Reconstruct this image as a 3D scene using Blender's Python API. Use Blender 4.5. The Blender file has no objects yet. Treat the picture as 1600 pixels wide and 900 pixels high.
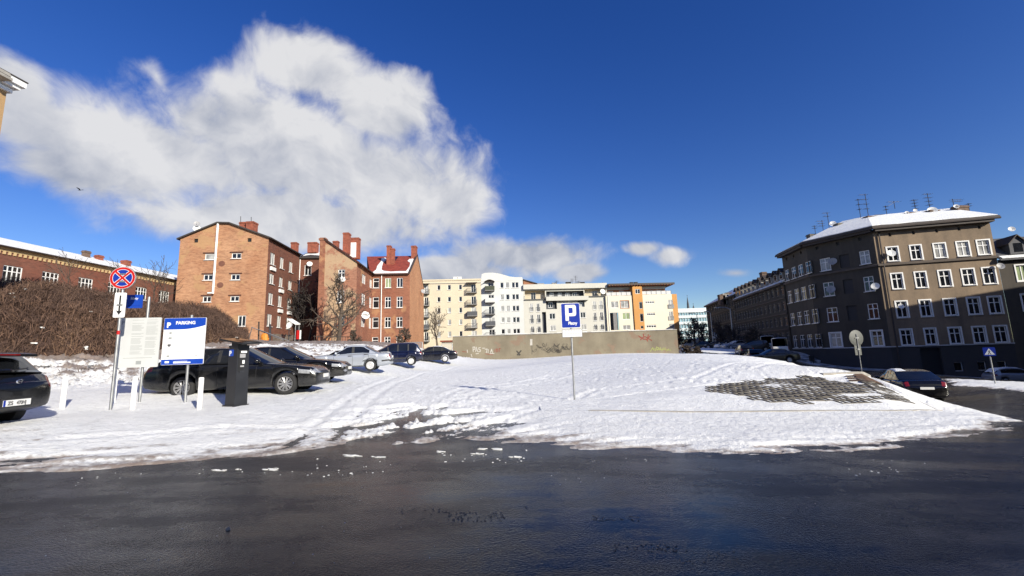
import bpy, math, random
import numpy as np
from mathutils import Vector, Matrix, noise as mnoise
random.seed(7); rng = np.random.default_rng(7)
sc = bpy.context.scene
COL = sc.collection
R = math.radians

# ------------------------------------------------------------------ camera
FPX = 680.0; PITCH = R(8.6); ROLL = R(1.8); CAMZ = 1.6
_F = Vector((0, math.cos(PITCH), math.sin(PITCH)))
_R0 = Vector((1, 0, 0)); _U0 = Vector((0, -math.sin(PITCH), math.cos(PITCH)))
_R = _R0*math.cos(ROLL) - _U0*math.sin(ROLL)
_U = _R0*math.sin(ROLL) + _U0*math.cos(ROLL)
CAM = Vector((0, 0, CAMZ))
cam_d = bpy.data.cameras.new('camera'); cam = bpy.data.objects.new('camera', cam_d); COL.objects.link(cam)
cam_d.sensor_width = 36; cam_d.lens = 36*FPX/1600; cam_d.clip_end = 6000; cam_d.clip_start = .05
cam.matrix_world = Matrix(((_R.x, _U.x, -_F.x, 0), (_R.y, _U.y, -_F.y, 0), (_R.z, _U.z, -_F.z, CAMZ), (0, 0, 0, 1)))
sc.camera = cam

def ray(px, py):
    return (_F*FPX + _R*(px-800) + _U*(450-py)).normalized()
def at(px, py, Y):
    r = ray(px, py); return CAM + r*(Y/r.y)

# ------------------------------------------------------------------ world, sun, exposure
SUN_EL = R(23); SUN_AZ = R(139.5)          # clockwise from +Y
sc.view_settings.view_transform = 'Standard'; sc.view_settings.look = 'None'
sc.view_settings.exposure = 0.47; sc.view_settings.gamma = 1
SUNV = Vector((math.sin(SUN_AZ)*math.cos(SUN_EL), math.cos(SUN_AZ)*math.cos(SUN_EL), math.sin(SUN_EL)))
sd = bpy.data.lights.new('sun', 'SUN'); sd.energy = 5.0; sd.angle = R(.5); sd.color = (1, .93, .79)
so = bpy.data.objects.new('sun', sd); COL.objects.link(so)
so.rotation_euler = (-SUNV).to_track_quat('-Z', 'Y').to_euler(); so.location = (60, -60, 80)

def nd(nt, t, ins=None, **props):
    n = nt.nodes.new(t)
    for k, v in props.items(): setattr(n, k, v)
    for k, v in (ins or {}).items():
        s = n.inputs[k]
        if isinstance(v, bpy.types.NodeSocket): nt.links.new(v, s)
        else: s.default_value = v
    return n
def mth(nt, op, a, b=0.0, c=None, clamp=False):
    ins = {0: a, 1: b}
    if c is not None: ins[2] = c
    return nd(nt, 'ShaderNodeMath', ins, operation=op, use_clamp=clamp).outputs[0]
def mixc(nt, f, a, b, bt='MIX'):
    n = nt.nodes.new('ShaderNodeMix'); n.data_type = 'RGBA'; n.blend_type = bt
    for i, v in ((0, f), (6, a), (7, b)):
        if isinstance(v, bpy.types.NodeSocket): nt.links.new(v, n.inputs[i])
        else: n.inputs[i].default_value = v if i == 0 else (tuple(v)+(1,))[:4]
    return n.outputs[2]
def rng_(nt, v, a, b, c=0.0, d=1.0, smooth=False):
    return nd(nt, 'ShaderNodeMapRange', {0: v, 1: a, 2: b, 3: c, 4: d}, interpolation_type='SMOOTHSTEP' if smooth else 'LINEAR').outputs[0]

world = bpy.data.worlds.new('World'); sc.world = world; world.use_nodes = True
wt = world.node_tree; wt.nodes.clear()
sky = nd(wt, 'ShaderNodeTexSky', sky_type='NISHITA', sun_disc=False, sun_elevation=SUN_EL, sun_rotation=SUN_AZ,
         altitude=0, air_density=1.0, dust_density=.25, ozone_density=3.0)
hsv = nd(wt, 'ShaderNodeHueSaturation', {'Saturation': 1.32, 'Value': 1.12, 'Hue': .524, 'Color': sky.outputs[0]})
SKYC = hsv.outputs[0]
geo = nd(wt, 'ShaderNodeTexCoord').outputs['Generated']
D = nd(wt, 'ShaderNodeVectorMath', {0: geo}, operation='NORMALIZE').outputs[0]
BLOBS = [(50,195,130,62), (250,245,250,95), (430,235,250,100), (600,285,190,85), (500,110,105,62), (590,165,85,70),
         (700,312,86,52), (30,140,70,60), (540,348,200,52), (822,400,118,34), (905,425,50,22), (700,425,150,24), (450,340,250,55), (245,120,50,80),
         (1050,399,52,24), (1150,427,62,18), (345,125,40,40), (110,262,150,52), (1005,388,50,18)]
q = None
for (bx, by, rx, ry) in BLOBS:
    c = ray(bx, by); e1 = ray(bx+rx, by)-ray(bx-rx, by); e2 = ray(bx, by-ry)-ray(bx, by+ry)
    a = e1*(2/e1.length_squared); b = e2*(2/e2.length_squared)
    a = a - c*a.dot(c); b = b - c*b.dot(c)
    da = nd(wt, 'ShaderNodeVectorMath', {0: D, 1: a}, operation='DOT_PRODUCT').outputs['Value']
    db = nd(wt, 'ShaderNodeVectorMath', {0: D, 1: b}, operation='DOT_PRODUCT').outputs['Value']
    l = mth(wt, 'SQRT', mth(wt, 'ADD', mth(wt, 'MULTIPLY', da, da), mth(wt, 'MULTIPLY', db, db)))
    if rx < 63: l = mth(wt, 'ADD', l, .38 if bx > 950 else (.62 if bx < 400 else .1))
    q = l if q is None else nd(wt, 'ShaderNodeMath', {0: q, 1: l, 2: .25}, operation='SMOOTH_MIN').outputs[0]
front = nd(wt, 'ShaderNodeSeparateXYZ', {0: D})
q = mth(wt, 'ADD', q, mth(wt, 'MULTIPLY', mth(wt, 'LESS_THAN', front.outputs[1], .05), 9))
# scattered clouds elsewhere on the sky (behind the camera), same kind as the ones in view
nb = nd(wt, 'ShaderNodeTexNoise', {'Vector': D, 'Scale': 2.2, 'Detail': 2, 'Roughness': .5}).outputs[0]
qb = mth(wt, 'ADD', rng_(wt, nb, .45, .68, 1.8, .5), mth(wt, 'MULTIPLY', mth(wt, 'GREATER_THAN', front.outputs[1], -.15), 9))
qb = mth(wt, 'ADD', qb, mth(wt, 'MULTIPLY', mth(wt, 'LESS_THAN', front.outputs[2], .02), 9))
q = mth(wt, 'MINIMUM', q, qb)
warp = nd(wt, 'ShaderNodeTexNoise', {'Vector': D, 'Scale': 5.0, 'Detail': 3, 'Roughness': .5}).outputs[1]
Dw = nd(wt, 'ShaderNodeVectorMath', {0: warp, 1: (.16, .16, .16), 2: D}, operation='MULTIPLY_ADD').outputs[0]
n1 = nd(wt, 'ShaderNodeTexNoise', {'Vector': Dw, 'Scale': 7.0, 'Detail': 9, 'Roughness': .58}).outputs[0]
dens = mth(wt, 'ADD', q, mth(wt, 'MULTIPLY', mth(wt, 'SUBTRACT', n1, .5), -1.82))
mask = rng_(wt, dens, 1.17, .55, 0, 1, True)
off = nd(wt, 'ShaderNodeVectorMath', {0: Dw, 1: (.025, -.0, .055)}, operation='ADD').outputs[0]
n2 = nd(wt, 'ShaderNodeTexNoise', {'Vector': off, 'Scale': 7.0, 'Detail': 6, 'Roughness': .5}).outputs[0]
n3 = nd(wt, 'ShaderNodeTexNoise', {'Vector': D, 'Scale': 3.0, 'Detail': 4, 'Roughness': .5}).outputs[0]
sh = mth(wt, 'MULTIPLY', mth(wt, 'SUBTRACT', n1, n2), 2.6)
lit = mth(wt, 'ADD', mth(wt, 'ADD', sh, rng_(wt, n3, .35, .65, .0, .35)), rng_(wt, front.outputs[2], .12, .48, .10, .75), clamp=True)
ccol = mixc(wt, lit, (.28, .305, .37), (.56, .56, .57))
STR = .085
skyS = nd(wt, 'ShaderNodeVectorMath', {0: SKYC, 1: (STR,)*3}, operation='MULTIPLY').outputs[0]
mask = mth(wt, 'MULTIPLY', mask, .97)
fin = mixc(wt, mask, skyS, ccol)
bg = nd(wt, 'ShaderNodeBackground', {'Color': fin, 'Strength': 1.0})
nd(wt, 'ShaderNodeOutputWorld', {0: bg.outputs[0]})

# ------------------------------------------------------------------ helpers
ORIG = {}
def tag(o, label=None, cat=None, group=None, kind=None):
    if label: o['label'] = label
    if cat: o['category'] = cat
    if group: o['group'] = group
    if kind: o['kind'] = kind
    return o
def thing(name, loc, label, cat, group=None, rz=0):
    o = bpy.data.objects.new(name, None); COL.objects.link(o); o.location = loc; o.rotation_euler[2] = rz
    o.empty_display_size = .2
    ORIG[o.name] = Vector(loc) if rz == 0 else Vector((0, 0, 0))
    return tag(o, label, cat, group)
def link(name, me, parent=None, loc=(0, 0, 0), rz=0):
    o = bpy.data.objects.new(name, me); COL.objects.link(o); o.location = loc; o.rotation_euler[2] = rz
    if parent is not None:
        o.parent = parent; ORIG[o.name] = ORIG[parent.name]
    else: ORIG[o.name] = Vector(loc)
    return o
class MB:
    def __init__(s): s.v = []; s.f = []
    def poly(s, *pts):
        n = len(s.v); s.v += [tuple(p) for p in pts]; s.f.append(tuple(range(n, n+len(pts)))); return s
    def box(s, c, d, rz=0, m=None):
        cx, cy, cz = c; hx, hy, hz = d[0]/2, d[1]/2, d[2]/2
        ca, sa = math.cos(rz), math.sin(rz); n = len(s.v)
        for z in (-hz, hz):
            for x, y in ((-hx, -hy), (hx, -hy), (hx, hy), (-hx, hy)):
                s.v.append((cx+x*ca-y*sa, cy+x*sa+y*ca, cz+z))
        s.f += [(n+3, n+2, n+1, n), (n+4, n+5, n+6, n+7), (n, n+1, n+5, n+4), (n+1, n+2, n+6, n+5), (n+2, n+3, n+7, n+6), (n+3, n, n+4, n+7)]
        return s
    def tube(s, p0, p1, r0, r1=None, n=8, cap=True):
        r1 = r0 if r1 is None else r1
        p0 = Vector(p0); p1 = Vector(p1); d = (p1-p0)
        if d.length < 1e-6: return s
        d.normalize(); a = d.orthogonal().normalized(); b = d.cross(a); k = len(s.v)
        for p, r in ((p0, r0), (p1, r1)):
            for i in range(n):
                t = 2*math.pi*i/n; w = p + a*(r*math.cos(t)) + b*(r*math.sin(t)); s.v.append((w.x, w.y, w.z))
        for i in range(n): s.f.append((k+i, k+(i+1) % n, k+n+(i+1) % n, k+n+i))
        if cap:
            s.f.append(tuple(range(k+n-1, k-1, -1))); s.f.append(tuple(range(k+n, k+2*n)))
        return s
    def path(s, pts, r, n=6):
        for a, b in zip(pts[:-1], pts[1:]): s.tube(a, b, r, r, n)
        return s
    def prism(s, pts2, z0, z1):            # pts2: ccw XY outline
        k = len(s.v); n = len(pts2)
        s.v += [(p[0], p[1], z0) for p in pts2] + [(p[0], p[1], z1) for p in pts2]
        for i in range(n): s.f.append((k+i, k+(i+1) % n, k+n+(i+1) % n, k+n+i))
        s.f.append(tuple(range(k+n-1, k-1, -1))); s.f.append(tuple(range(k+n, k+2*n))); return s
    def slab(s, pts, t):                   # thick sheet: pts are the top outline, t a Vector to the underside
        k = len(s.v); n = len(pts); t = Vector(t)
        s.v += [tuple(p) for p in pts] + [tuple(Vector(p)+t) for p in pts]
        s.f.append(tuple(range(k, k+n))); s.f.append(tuple(range(k+2*n-1, k+n-1, -1)))
        for i in range(n): s.f.append((k+i, k+n+i, k+n+(i+1) % n, k+(i+1) % n))
        return s
    def lathe(s, prof, c, axis='z', n=16):  # prof: (r, h)
        k = len(s.v); m = len(prof)
        for i in range(n):
            t = 2*math.pi*i/n; ca, sa = math.cos(t), math.sin(t)
            for r, h in prof:
                if axis == 'z': s.v.append((c[0]+r*ca, c[1]+r*sa, c[2]+h))
                else: s.v.append((c[0]+r*ca, c[1]+h, c[2]+r*sa))
        for i in range(n):
            j = (i+1) % n
            for q_ in range(m-1): s.f.append((k+i*m+q_, k+j*m+q_, k+j*m+q_+1, k+i*m+q_+1))
        return s
    def mesh(s, name, mat, o=(0, 0, 0), smooth=False, ang=None):
        me = bpy.data.meshes.new(name)
        ox, oy, oz = o
        me.from_pydata([(x-ox, y-oy, z-oz) for x, y, z in s.v], [], s.f)
        if mat: me.materials.append(mat)
        if smooth:
            me.polygons.foreach_set('use_smooth', [True]*len(me.polygons))
            if ang: me.set_sharp_from_angle(angle=R(ang))
        me.update(); return me
    def build(s, name, mat, parent=None, smooth=False, ang=None, label=None, cat=None, group=None, kind=None):
        o = ORIG[parent.name] if parent is not None else (0, 0, 0)
        ob = link(name, s.mesh(name, mat, o, smooth, ang), parent)
        return tag(ob, label, cat, group, kind)

# ------------------------------------------------------------------ materials
def newmat(name):
    m = bpy.data.materials.new(name); m.use_nodes = True; nt = m.node_tree; nt.nodes.clear()
    b = nt.nodes.new('ShaderNodeBsdfPrincipled'); o = nt.nodes.new('ShaderNodeOutputMaterial'); nt.links.new(b.outputs[0], o.inputs[0])
    return m, nt, b
def setb(nt, b, **kw):
    for k, v in kw.items():
        k = {'col': 'Base Color', 'rough': 'Roughness', 'metal': 'Metallic', 'normal': 'Normal', 'coat': 'Coat Weight', 'spec': 'Specular IOR Level'}.get(k, k)
        if isinstance(v, bpy.types.NodeSocket): nt.links.new(v, b.inputs[k])
        else: b.inputs[k].default_value = (tuple(v)+(1,))[:4] if k == 'Base Color' else v
def pos(nt): return nd(nt, 'ShaderNodeNewGeometry').outputs['Position']
def nz(nt, vec, scale, detail=4, rough=.55, out=0, stretch=None):
    if stretch: vec = nd(nt, 'ShaderNodeVectorMath', {0: vec, 1: stretch}, operation='MULTIPLY').outputs[0]
    return nd(nt, 'ShaderNodeTexNoise', {'Vector': vec, 'Scale': scale, 'Detail': detail, 'Roughness': rough}).outputs[out]
def bump(nt, h, st=.3, dist=.02):
    return nd(nt, 'ShaderNodeBump', {'Height': h, 'Strength': st, 'Distance': dist}).outputs[0]
def mul(c, k): return tuple(min(1, x*k) for x in c)
def mat(name, c, rough=.6, metal=0., var=.12, scale=3., bs=0., bst=.3, coat=0., spec=.5, obj=False):
    m, nt, b = newmat(name)
    p = nd(nt, 'ShaderNodeTexCoord').outputs['Object'] if obj else pos(nt)
    n = nz(nt, p, scale)
    setb(nt, b, col=mixc(nt, rng_(nt, n, .3, .7), mul(c, 1-var), mul(c, 1+var)), rough=rng_(nt, n, .3, .7, max(.02, rough-.06), min(1, rough+.06)), metal=metal, coat=coat, spec=spec)
    if bs: setb(nt, b, normal=bump(nt, nz(nt, p, bs), bst))
    return m
def stucco(name, c, dirt, amt=.6, streak=.5, rough=.9, patch=None, pamt=.62):
    m, nt, b = newmat(name); p = pos(nt)
    n = nz(nt, p, .35, 6, .6); s = nz(nt, p, .8, 5, .6, stretch=(1.4, 1.4, .12))
    f = mth(nt, 'ADD', mth(nt, 'MULTIPLY', rng_(nt, n, .38, .68), 1-streak), mth(nt, 'MULTIPLY', rng_(nt, s, .42, .7), streak))
    c0 = mixc(nt, mth(nt, 'MULTIPLY', f, amt), c, dirt)
    if patch: c0 = mixc(nt, rng_(nt, nz(nt, p, .55, 7, .62), pamt, pamt+.03), c0, patch)
    c0 = mixc(nt, rng_(nt, nz(nt, p, 6, 3), .3, .7, 0, .18), c0, mul(dirt, .8))
    setb(nt, b, col=c0, rough=rough, normal=bump(nt, nz(nt, p, 14, 5), .35, .02))
    return m
def brick(name, c1, c2, mortar, ang, patch=None, pamt=.6, soot=(.1, .06, .045), sa=.4):
    m, nt, b = newmat(name); p = pos(nt)
    u = nd(nt, 'ShaderNodeVectorMath', {0: p, 1: (math.cos(ang), math.sin(ang), 0)}, operation='DOT_PRODUCT').outputs['Value']
    z = nd(nt, 'ShaderNodeSeparateXYZ', {0: p}).outputs[2]
    v = nd(nt, 'ShaderNodeCombineXYZ', {0: u, 1: z}).outputs[0]
    bt = nd(nt, 'ShaderNodeTexBrick', {'Vector': v, 'Color1': tuple(c1)+(1,), 'Color2': tuple(c2)+(1,), 'Mortar': tuple(mortar)+(1,), 'Scale': 1.0, 'Mortar Size': .012, 'Brick Width': .27, 'Row Height': .08, 'Bias': -.1})
    n = nz(nt, p, .4, 6, .62); n2 = nz(nt, p, 2.2, 5, .6, stretch=(1, 1, 2.5))
    c0 = mixc(nt, rng_(nt, n2, .35, .7, 0, .55), bt.outputs[0], mixc(nt, .5, c1, mul(c1, 1.5)))
    c0 = mixc(nt, rng_(nt, nz(nt, p, 1.0, 6, .7, stretch=(1, 1, 5)), .45, .60, 0, .6), c0, mixc(nt, .5, mortar, mul(c1, 1.7)))
    c0 = mixc(nt, rng_(nt, nz(nt, p, 1.6, 7, .7, stretch=(1, 1, 3)), .47, .62, 0, .6), c0, mul(c2, .48))
    c0 = mixc(nt, rng_(nt, nz(nt, p, .22, 5, .65), .35, .65), mixc(nt, .75, c0, mul(c2, .8)) if False else mixc(nt, .35, c0, mul(c2, .7)), mixc(nt, .22, c0, mul(mortar, 1.25)))
    if patch: c0 = mixc(nt, rng_(nt, nz(nt, p, .3, 7, .6), pamt, pamt+.05, 0, .8), c0, patch)
    c0 = mixc(nt, rng_(nt, n, .42, .72, 0, sa), c0, soot)
    setb(nt, b, col=c0, rough=.9, normal=bump(nt, nz(nt, p, 9, 5), .5, .03))
    return m
M = {}
M['metal'] = mat('galvanised_metal', (.36, .37, .38), .45, .75, .12, 5)
M['steel_dark'] = mat('dark_steel', (.03, .032, .038), .5, .2, .15, 4)
M['white_paint'] = mat('white_paint', (.78, .78, .77), .5, 0, .05, 4)
M['frame_white'] = mat('window_frame_white', (.74, .74, .73), .5, 0, .05, 2)
M['frame_grey'] = mat('window_frame_old', (.5, .5, .5), .6, 0, .1, 2)
M['black'] = mat('matt_black', (.012, .012, .013), .6, 0, .1, 5)
M['rubber'] = mat('tyre_rubber', (.018, .018, .019), .85, 0, .2, 20)
M['blue'] = mat('sign_blue', (.007, .030, .30), .4, 0, .05, 3)
M['blue2'] = mat('board_blue', (.010, .055, .38), .35, 0, .05, 3)
M['red'] = mat('sign_red', (.45, .012, .012), .4, 0, .06, 3)
M['signwhite'] = mat('sign_white', (.76, .77, .77), .4, 0, .03, 3)
M['print'] = mat('grey_print', (.42, .43, .45), .6, 0, .05, 3)
M['printdark'] = mat('dark_print', (.08, .08, .09), .6, 0, .05, 3)
M['concrete'] = mat('concrete', (.30, .285, .26), .9, 0, .22, 2.5, 30, .4)
M['concrete_dark'] = mat('lattice_concrete', (.13, .118, .10), .9, 0, .25, 3, 25, .4)
M['soil'] = mat('bare_soil', (.10, .058, .035), .95, 0, .35, 2.2, 20, .8)
M['brickred'] = mat('chimney_brick', (.25, .075, .045), .9, 0, .3, 2.5, 12, .5)
M['chim_dark'] = mat('chimney_sooty_brick', (.12, .08, .06), .9, 0, .35, 2.5, 12, .5)
M['roofdark'] = mat('dark_roofing_felt', (.045, .04, .038), .8, 0, .2, 1.5)
M['gutter'] = mat('dark_gutter_wood', (.05, .038, .033), .7, 0, .25, 1.5)
M['antenna'] = mat('aerial_metal', (.05, .05, .055), .5, .5, .1, 3)
M['dish'] = mat('dish_white', (.72, .72, .70), .45, 0, .08, 3)
M['dish_grey'] = mat('dish_grey', (.30, .30, .31), .5, 0, .1, 3)
M['orange'] = mat('orange_plastic', (.62, .22, .03), .5, 0, .1, 3)
M['twig'] = None
def glass(name, c=(.012, .014, .018), rough=.04, var=.5, spec=.6):
    m, nt, b = newmat(name); p = pos(nt)
    n = nz(nt, p, 1.1, 2)
    setb(nt, b, col=mixc(nt, rng_(nt, n, .35, .65), mul(c, 1-var), mul(c, 1+var)), rough=rough, spec=spec,
         normal=bump(nt, nz(nt, p, 1.4, 1), .05, .05))
    return m
M['pane'] = glass('window_glass')
M['pane_curtain'] = glass('window_glass_with_net_curtain', (.30, .30, .29), .12, .35)
M['pane_green'] = glass('window_glass_green_blind', (.26, .32, .17), .2, .2)
M['pane_pink'] = glass('window_glass_pink_blind', (.45, .30, .25), .2, .2)
M['carglass'] = glass('car_glass', (.008, .009, .011), .03, .3, .7)
M['white_glow'] = mat('lamp_cover_white', (.75, .75, .75), .3, 0, .03)

def snowmat(name, base=(.855, .865, .855), dirt=(.20, .15, .12), attr=True):
    m, nt, b = newmat(name); p = pos(nt)
    c = mixc(nt, rng_(nt, nz(nt, p, 1.3, 6, .65), .3, .72), mul(base, 1.03), mul(base, .90))
    if attr:
        a = nd(nt, 'ShaderNodeAttribute', attribute_name='dirt').outputs['Fac']
        n = nz(nt, p, 5, 7, .7)
        f = rng_(nt, mth(nt, 'ADD', a, mth(nt, 'MULTIPLY', mth(nt, 'SUBTRACT', n, .5), .9)), .35, .75, 0, .92, True)
        c = mixc(nt, f, c, mixc(nt, nz(nt, p, 2.0, 5), mul(dirt, 1.6), mul(dirt, .55)))
    sp = nz(nt, p, 3.2, 8, .75, stretch=(1, 2.2, 1)); c = mixc(nt, rng_(nt, sp, .54, .64, 0, .42), c, mul(base, .5)); sp2 = nz(nt, p, 11, 5, .7, stretch=(1, 1.6, 1)); c = mixc(nt, rng_(nt, sp2, .58, .68, 0, .5), c, mul(base, .4))
    h = mth(nt, 'ADD', nz(nt, p, 7, 6, .65), mth(nt, 'MULTIPLY', nz(nt, p, 26, 5, .7), .55))
    setb(nt, b, col=c, rough=.55, spec=.3, normal=bump(nt, h, .8, .05))
    return m
M['snow'] = snowmat('snow')
M['snow_plain'] = snowmat('clean_snow', attr=False)

def asphalt():
    m, nt, b = newmat('wet_asphalt'); p = pos(nt)
    big = nz(nt, p, .22, 5, .6, stretch=(.55, 1.5, 1)); mid = nz(nt, p, 1.1, 5, .6, stretch=(.6, 1.6, 1)); fine = nz(nt, p, 55, 4, .7)
    wet = rng_(nt, mth(nt, 'ADD', mth(nt, 'ADD', mth(nt, 'MULTIPLY', big, .62), mth(nt, 'MULTIPLY', mid, .26)), mth(nt, 'MULTIPLY', nz(nt, p, 5, 6, .7), .12)), .38, .58, 0, 1, True)
    c = mixc(nt, wet, (.0075, .0072, .0072), (.0045, .0045, .005))
    c = mixc(nt, rng_(nt, nz(nt, p, 85, 2, .6), .56, .72, 0, .8), c, (.042, .040, .039)); trk = nz(nt, p, .9, 6, .65, stretch=(.18, 2.6, 1)); c = mixc(nt, rng_(nt, trk, .52, .66, 0, .6), c, (.030, .028, .028))
    c = mixc(nt, rng_(nt, nz(nt, p, .5, 6, .65), .56, .7, 0, .5), c, (.028, .021, .018))
    wp = nd(nt, 'ShaderNodeVectorMath', {0: nz(nt, p, 1.2, 5, .6, out=1), 1: (.9, .9, .9), 2: p}, operation='MULTIPLY_ADD').outputs[0]
    ck = nd(nt, 'ShaderNodeTexVoronoi', {'Vector': wp, 'Scale': .38}, feature='DISTANCE_TO_EDGE').outputs[0]
    crack = mth(nt, 'MULTIPLY', rng_(nt, ck, .010, .004), rng_(nt, nz(nt, p, .4, 3), .48, .55))
    c = mixc(nt, mth(nt, 'MULTIPLY', crack, .8), c, (.003, .003, .003))
    vor = nd(nt, 'ShaderNodeTexVoronoi', {'Vector': p, 'Scale': 48.0}).outputs[0]
    h = mth(nt, 'ADD', mth(nt, 'MULTIPLY', vor, -.7), fine)
    st = rng_(nt, wet, 0, 1, .7, .14)
    bn = nd(nt, 'ShaderNodeBump', {'Height': h, 'Strength': st, 'Distance': .012}).outputs[0]
    bn2 = nd(nt, 'ShaderNodeBump', {'Height': mid, 'Strength': .12, 'Distance': .05, 'Normal': bn}).outputs[0]
    setb(nt, b, col=c, rough=rng_(nt, wet, 0, 1, .36, .11), spec=.27, normal=bn2)
    return m
M['asphalt'] = asphalt()

# ------------------------------------------------------------------ terrain
CP = []
def cp(px, py, Y): p = at(px, py, Y); CP.append((p.x, p.y, p.z))
for c in [(898,629,13.7),(440,615,14.4),(283,614,13.8),(172,644,11.6),(97,641,11.3),(312,643,11.3),(30,663,9.0),(367,637,11.5),(286,632,12.3),(217,631,12.3),
          (520,601,18),(590,587,24.5),(640,577,33),(690,568,42),(712,559,57),(1060,553.5,57),(900,557,50),(800,575,30),(900,590,22),(760,620,14.5),
          (1170,563,36),(1240,569,28),(1100,557,46),(0,734,6.6),(300,722,7.2),(560,692,8.1),(800,690,8.0),(1000,703,7.6),(1200,707,7.5),(1400,695,8.6),(1595,657,12.0),
          (1100,603,15.6),(1250,591,16.6),(1345,584,17.2),(960,622,14.2),(1250,580,21),
          (1300,649,11.7),(1100,648.5,11.4),(900,645,11.1),(1440,646,12.6),
          (1455,630,21.5),(1440,636,18.5),(1500,641,16.5),(1540,647,14.5),(1410,620,21.5),(1470,645,14.2),(1548,601,28),(1205,566,56),(1238,557,60),(1290,571,57),(1400,582,49),(1580,597,45),
          (1095,541,130),(1150,545,95),
          (250,600,17),(120,585,19),(420,560,24),(560,552,33),(630,550,44),(400,540,30),(540,536,42),(640,541,54)]: cp(*c)
CP += [(21.3,23.5,-1.5),(22.3,25.7,-1.6),(25,22,-1.65),(19.2,19.2,-1.25),(0,0,0),(-5,1,.1),(5,1,-.08),(0,4.5,0),(-6,4,.12),(6,4,-.17),(12,5,-.45),(-14,5,.4),(-20,8,.9),(20,8,-.9),(30,10,-1.5),(0,-20,0),(-30,-10,1),(40,-10,-1.8),
       (-22,26,2.6),(-30,30,4.5),(-36,36,6.2),(-48,44,7.4),(-52,70,7.4),(-40,55,5.2),(-30,50,4.0),(-36,62,4.2),(-20,64,3.0),(-18,80,2.4),(-24,40,3.2),(-30,20,3.6),(-45,20,6.5),
       (0,70,1.3),(0,110,1.6),(40,105,1.6),(60,80,0),(60,40,-3.2),(90,40,-4),(45,30,-2.2),(-60,110,6),(0,250,3),(150,200,2),(-150,200,5),(150,0,-6),(-150,0,7),(0,-150,0),(120,-120,-5),(-120,-120,5),
       (300,500,3),(-300,500,5),(500,0,-6),(-500,0,7),(0,600,4)]
_P = np.array(CP)
def _k(d2): return np.where(d2 > 1e-9, .5*d2*np.log(np.maximum(d2, 1e-9)), 0)
_n = len(_P); _A = np.zeros((_n+3, _n+3))
_d2 = ((_P[:, None, :2]-_P[None, :, :2])**2).sum(-1)
_A[:_n, :_n] = _k(_d2) + np.eye(_n)*.6
_A[:_n, _n] = 1; _A[:_n, _n+1:] = _P[:, :2]; _A[_n:, :_n] = _A[:_n, _n:].T
_W = np.linalg.solve(_A, np.concatenate([_P[:, 2], np.zeros(3)]))
def terr0(X, Y):
    X = np.asarray(X, float); Y = np.asarray(Y, float); sh = X.shape; X = X.ravel(); Y = Y.ravel(); out = np.empty(len(X))
    for i in range(0, len(X), 40000):
        x = X[i:i+40000]; y = Y[i:i+40000]
        d2 = (x[:, None]-_P[None, :, 0])**2 + (y[:, None]-_P[None, :, 1])**2
        out[i:i+40000] = _k(d2) @ _W[:_n] + _W[_n] + _W[_n+1]*x + _W[_n+2]*y
    return out.reshape(sh)
def sdist(X, Y, pts):                       # signed distance, + inside
    X = np.asarray(X, float); Y = np.asarray(Y, float)
    d = np.full(X.shape, 1e9); ins = np.zeros(X.shape, bool); n = len(pts)
    for i in range(n):
        ax, ay = pts[i]; bx, by = pts[(i+1) % n]; ex, ey = bx-ax, by-ay
        t = np.clip(((X-ax)*ex+(Y-ay)*ey)/(ex*ex+ey*ey+1e-12), 0, 1)
        d = np.minimum(d, np.hypot(X-ax-t*ex, Y-ay-t*ey))
        c = ((ay > Y) != (by > Y)) & (X < ex*(Y-ay)/(ey if abs(ey) > 1e-12 else 1e-12)+ax)
        ins ^= c
    return np.where(ins, d, -d)
# embankment: paired top / bottom edge points (measured), a sloping wedge beside the lot
EMB = [((840,628,12.9),(846,644,11.1)),((960,621,14.2),(960,647,11.3)),((1100,604,15.5),(1100,648.5,11.5)),((1180,596,16.1),(1180,649,11.7)),((1250,590,16.6),(1250,649,11.9)),((1345,583.5,17.2),(1400,648,12.4)),((1356,588,17.5),(1440,645.5,13.0)),((1358,590,17.6),(1466,640.5,13.9))]
EMT = [at(*a) for a, b in EMB]; EMBt = [at(*b) for a, b in EMB]
EMPOLY = [(p.x, p.y) for p in EMT] + [(p.x, p.y) for p in reversed(EMBt)]
def terr(X, Y):
    z = terr0(X, Y); s = sdist(X, Y, EMPOLY)
    return z - .35*np.clip((s-.05)/.5, 0, 1)
def gz(x, y): return float(terr0(np.array([x]), np.array([y]))[0])
def ground(px, py):
    r = ray(px, py); s = 3.0
    lo, hi = 2.0, None; prev = None; t = 2.0
    while t < 400:
        p = CAM+r*t
        if p.z < gz(p.x, p.y): hi = t; break
        lo = t; t *= 1.06
    if hi is None: return CAM+r*400
    for _ in range(24):
        m = (lo+hi)/2; p = CAM+r*m
        if p.z < gz(p.x, p.y): hi = m
        else: lo = m
    p = CAM+r*hi; return Vector((p.x, p.y, gz(p.x, p.y)))
def gnd(px, Y):                              # ground point under pixel column px at depth Y
    x = at(px, 570, Y).x
    return Vector((x, Y, gz(x, Y)))

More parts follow.
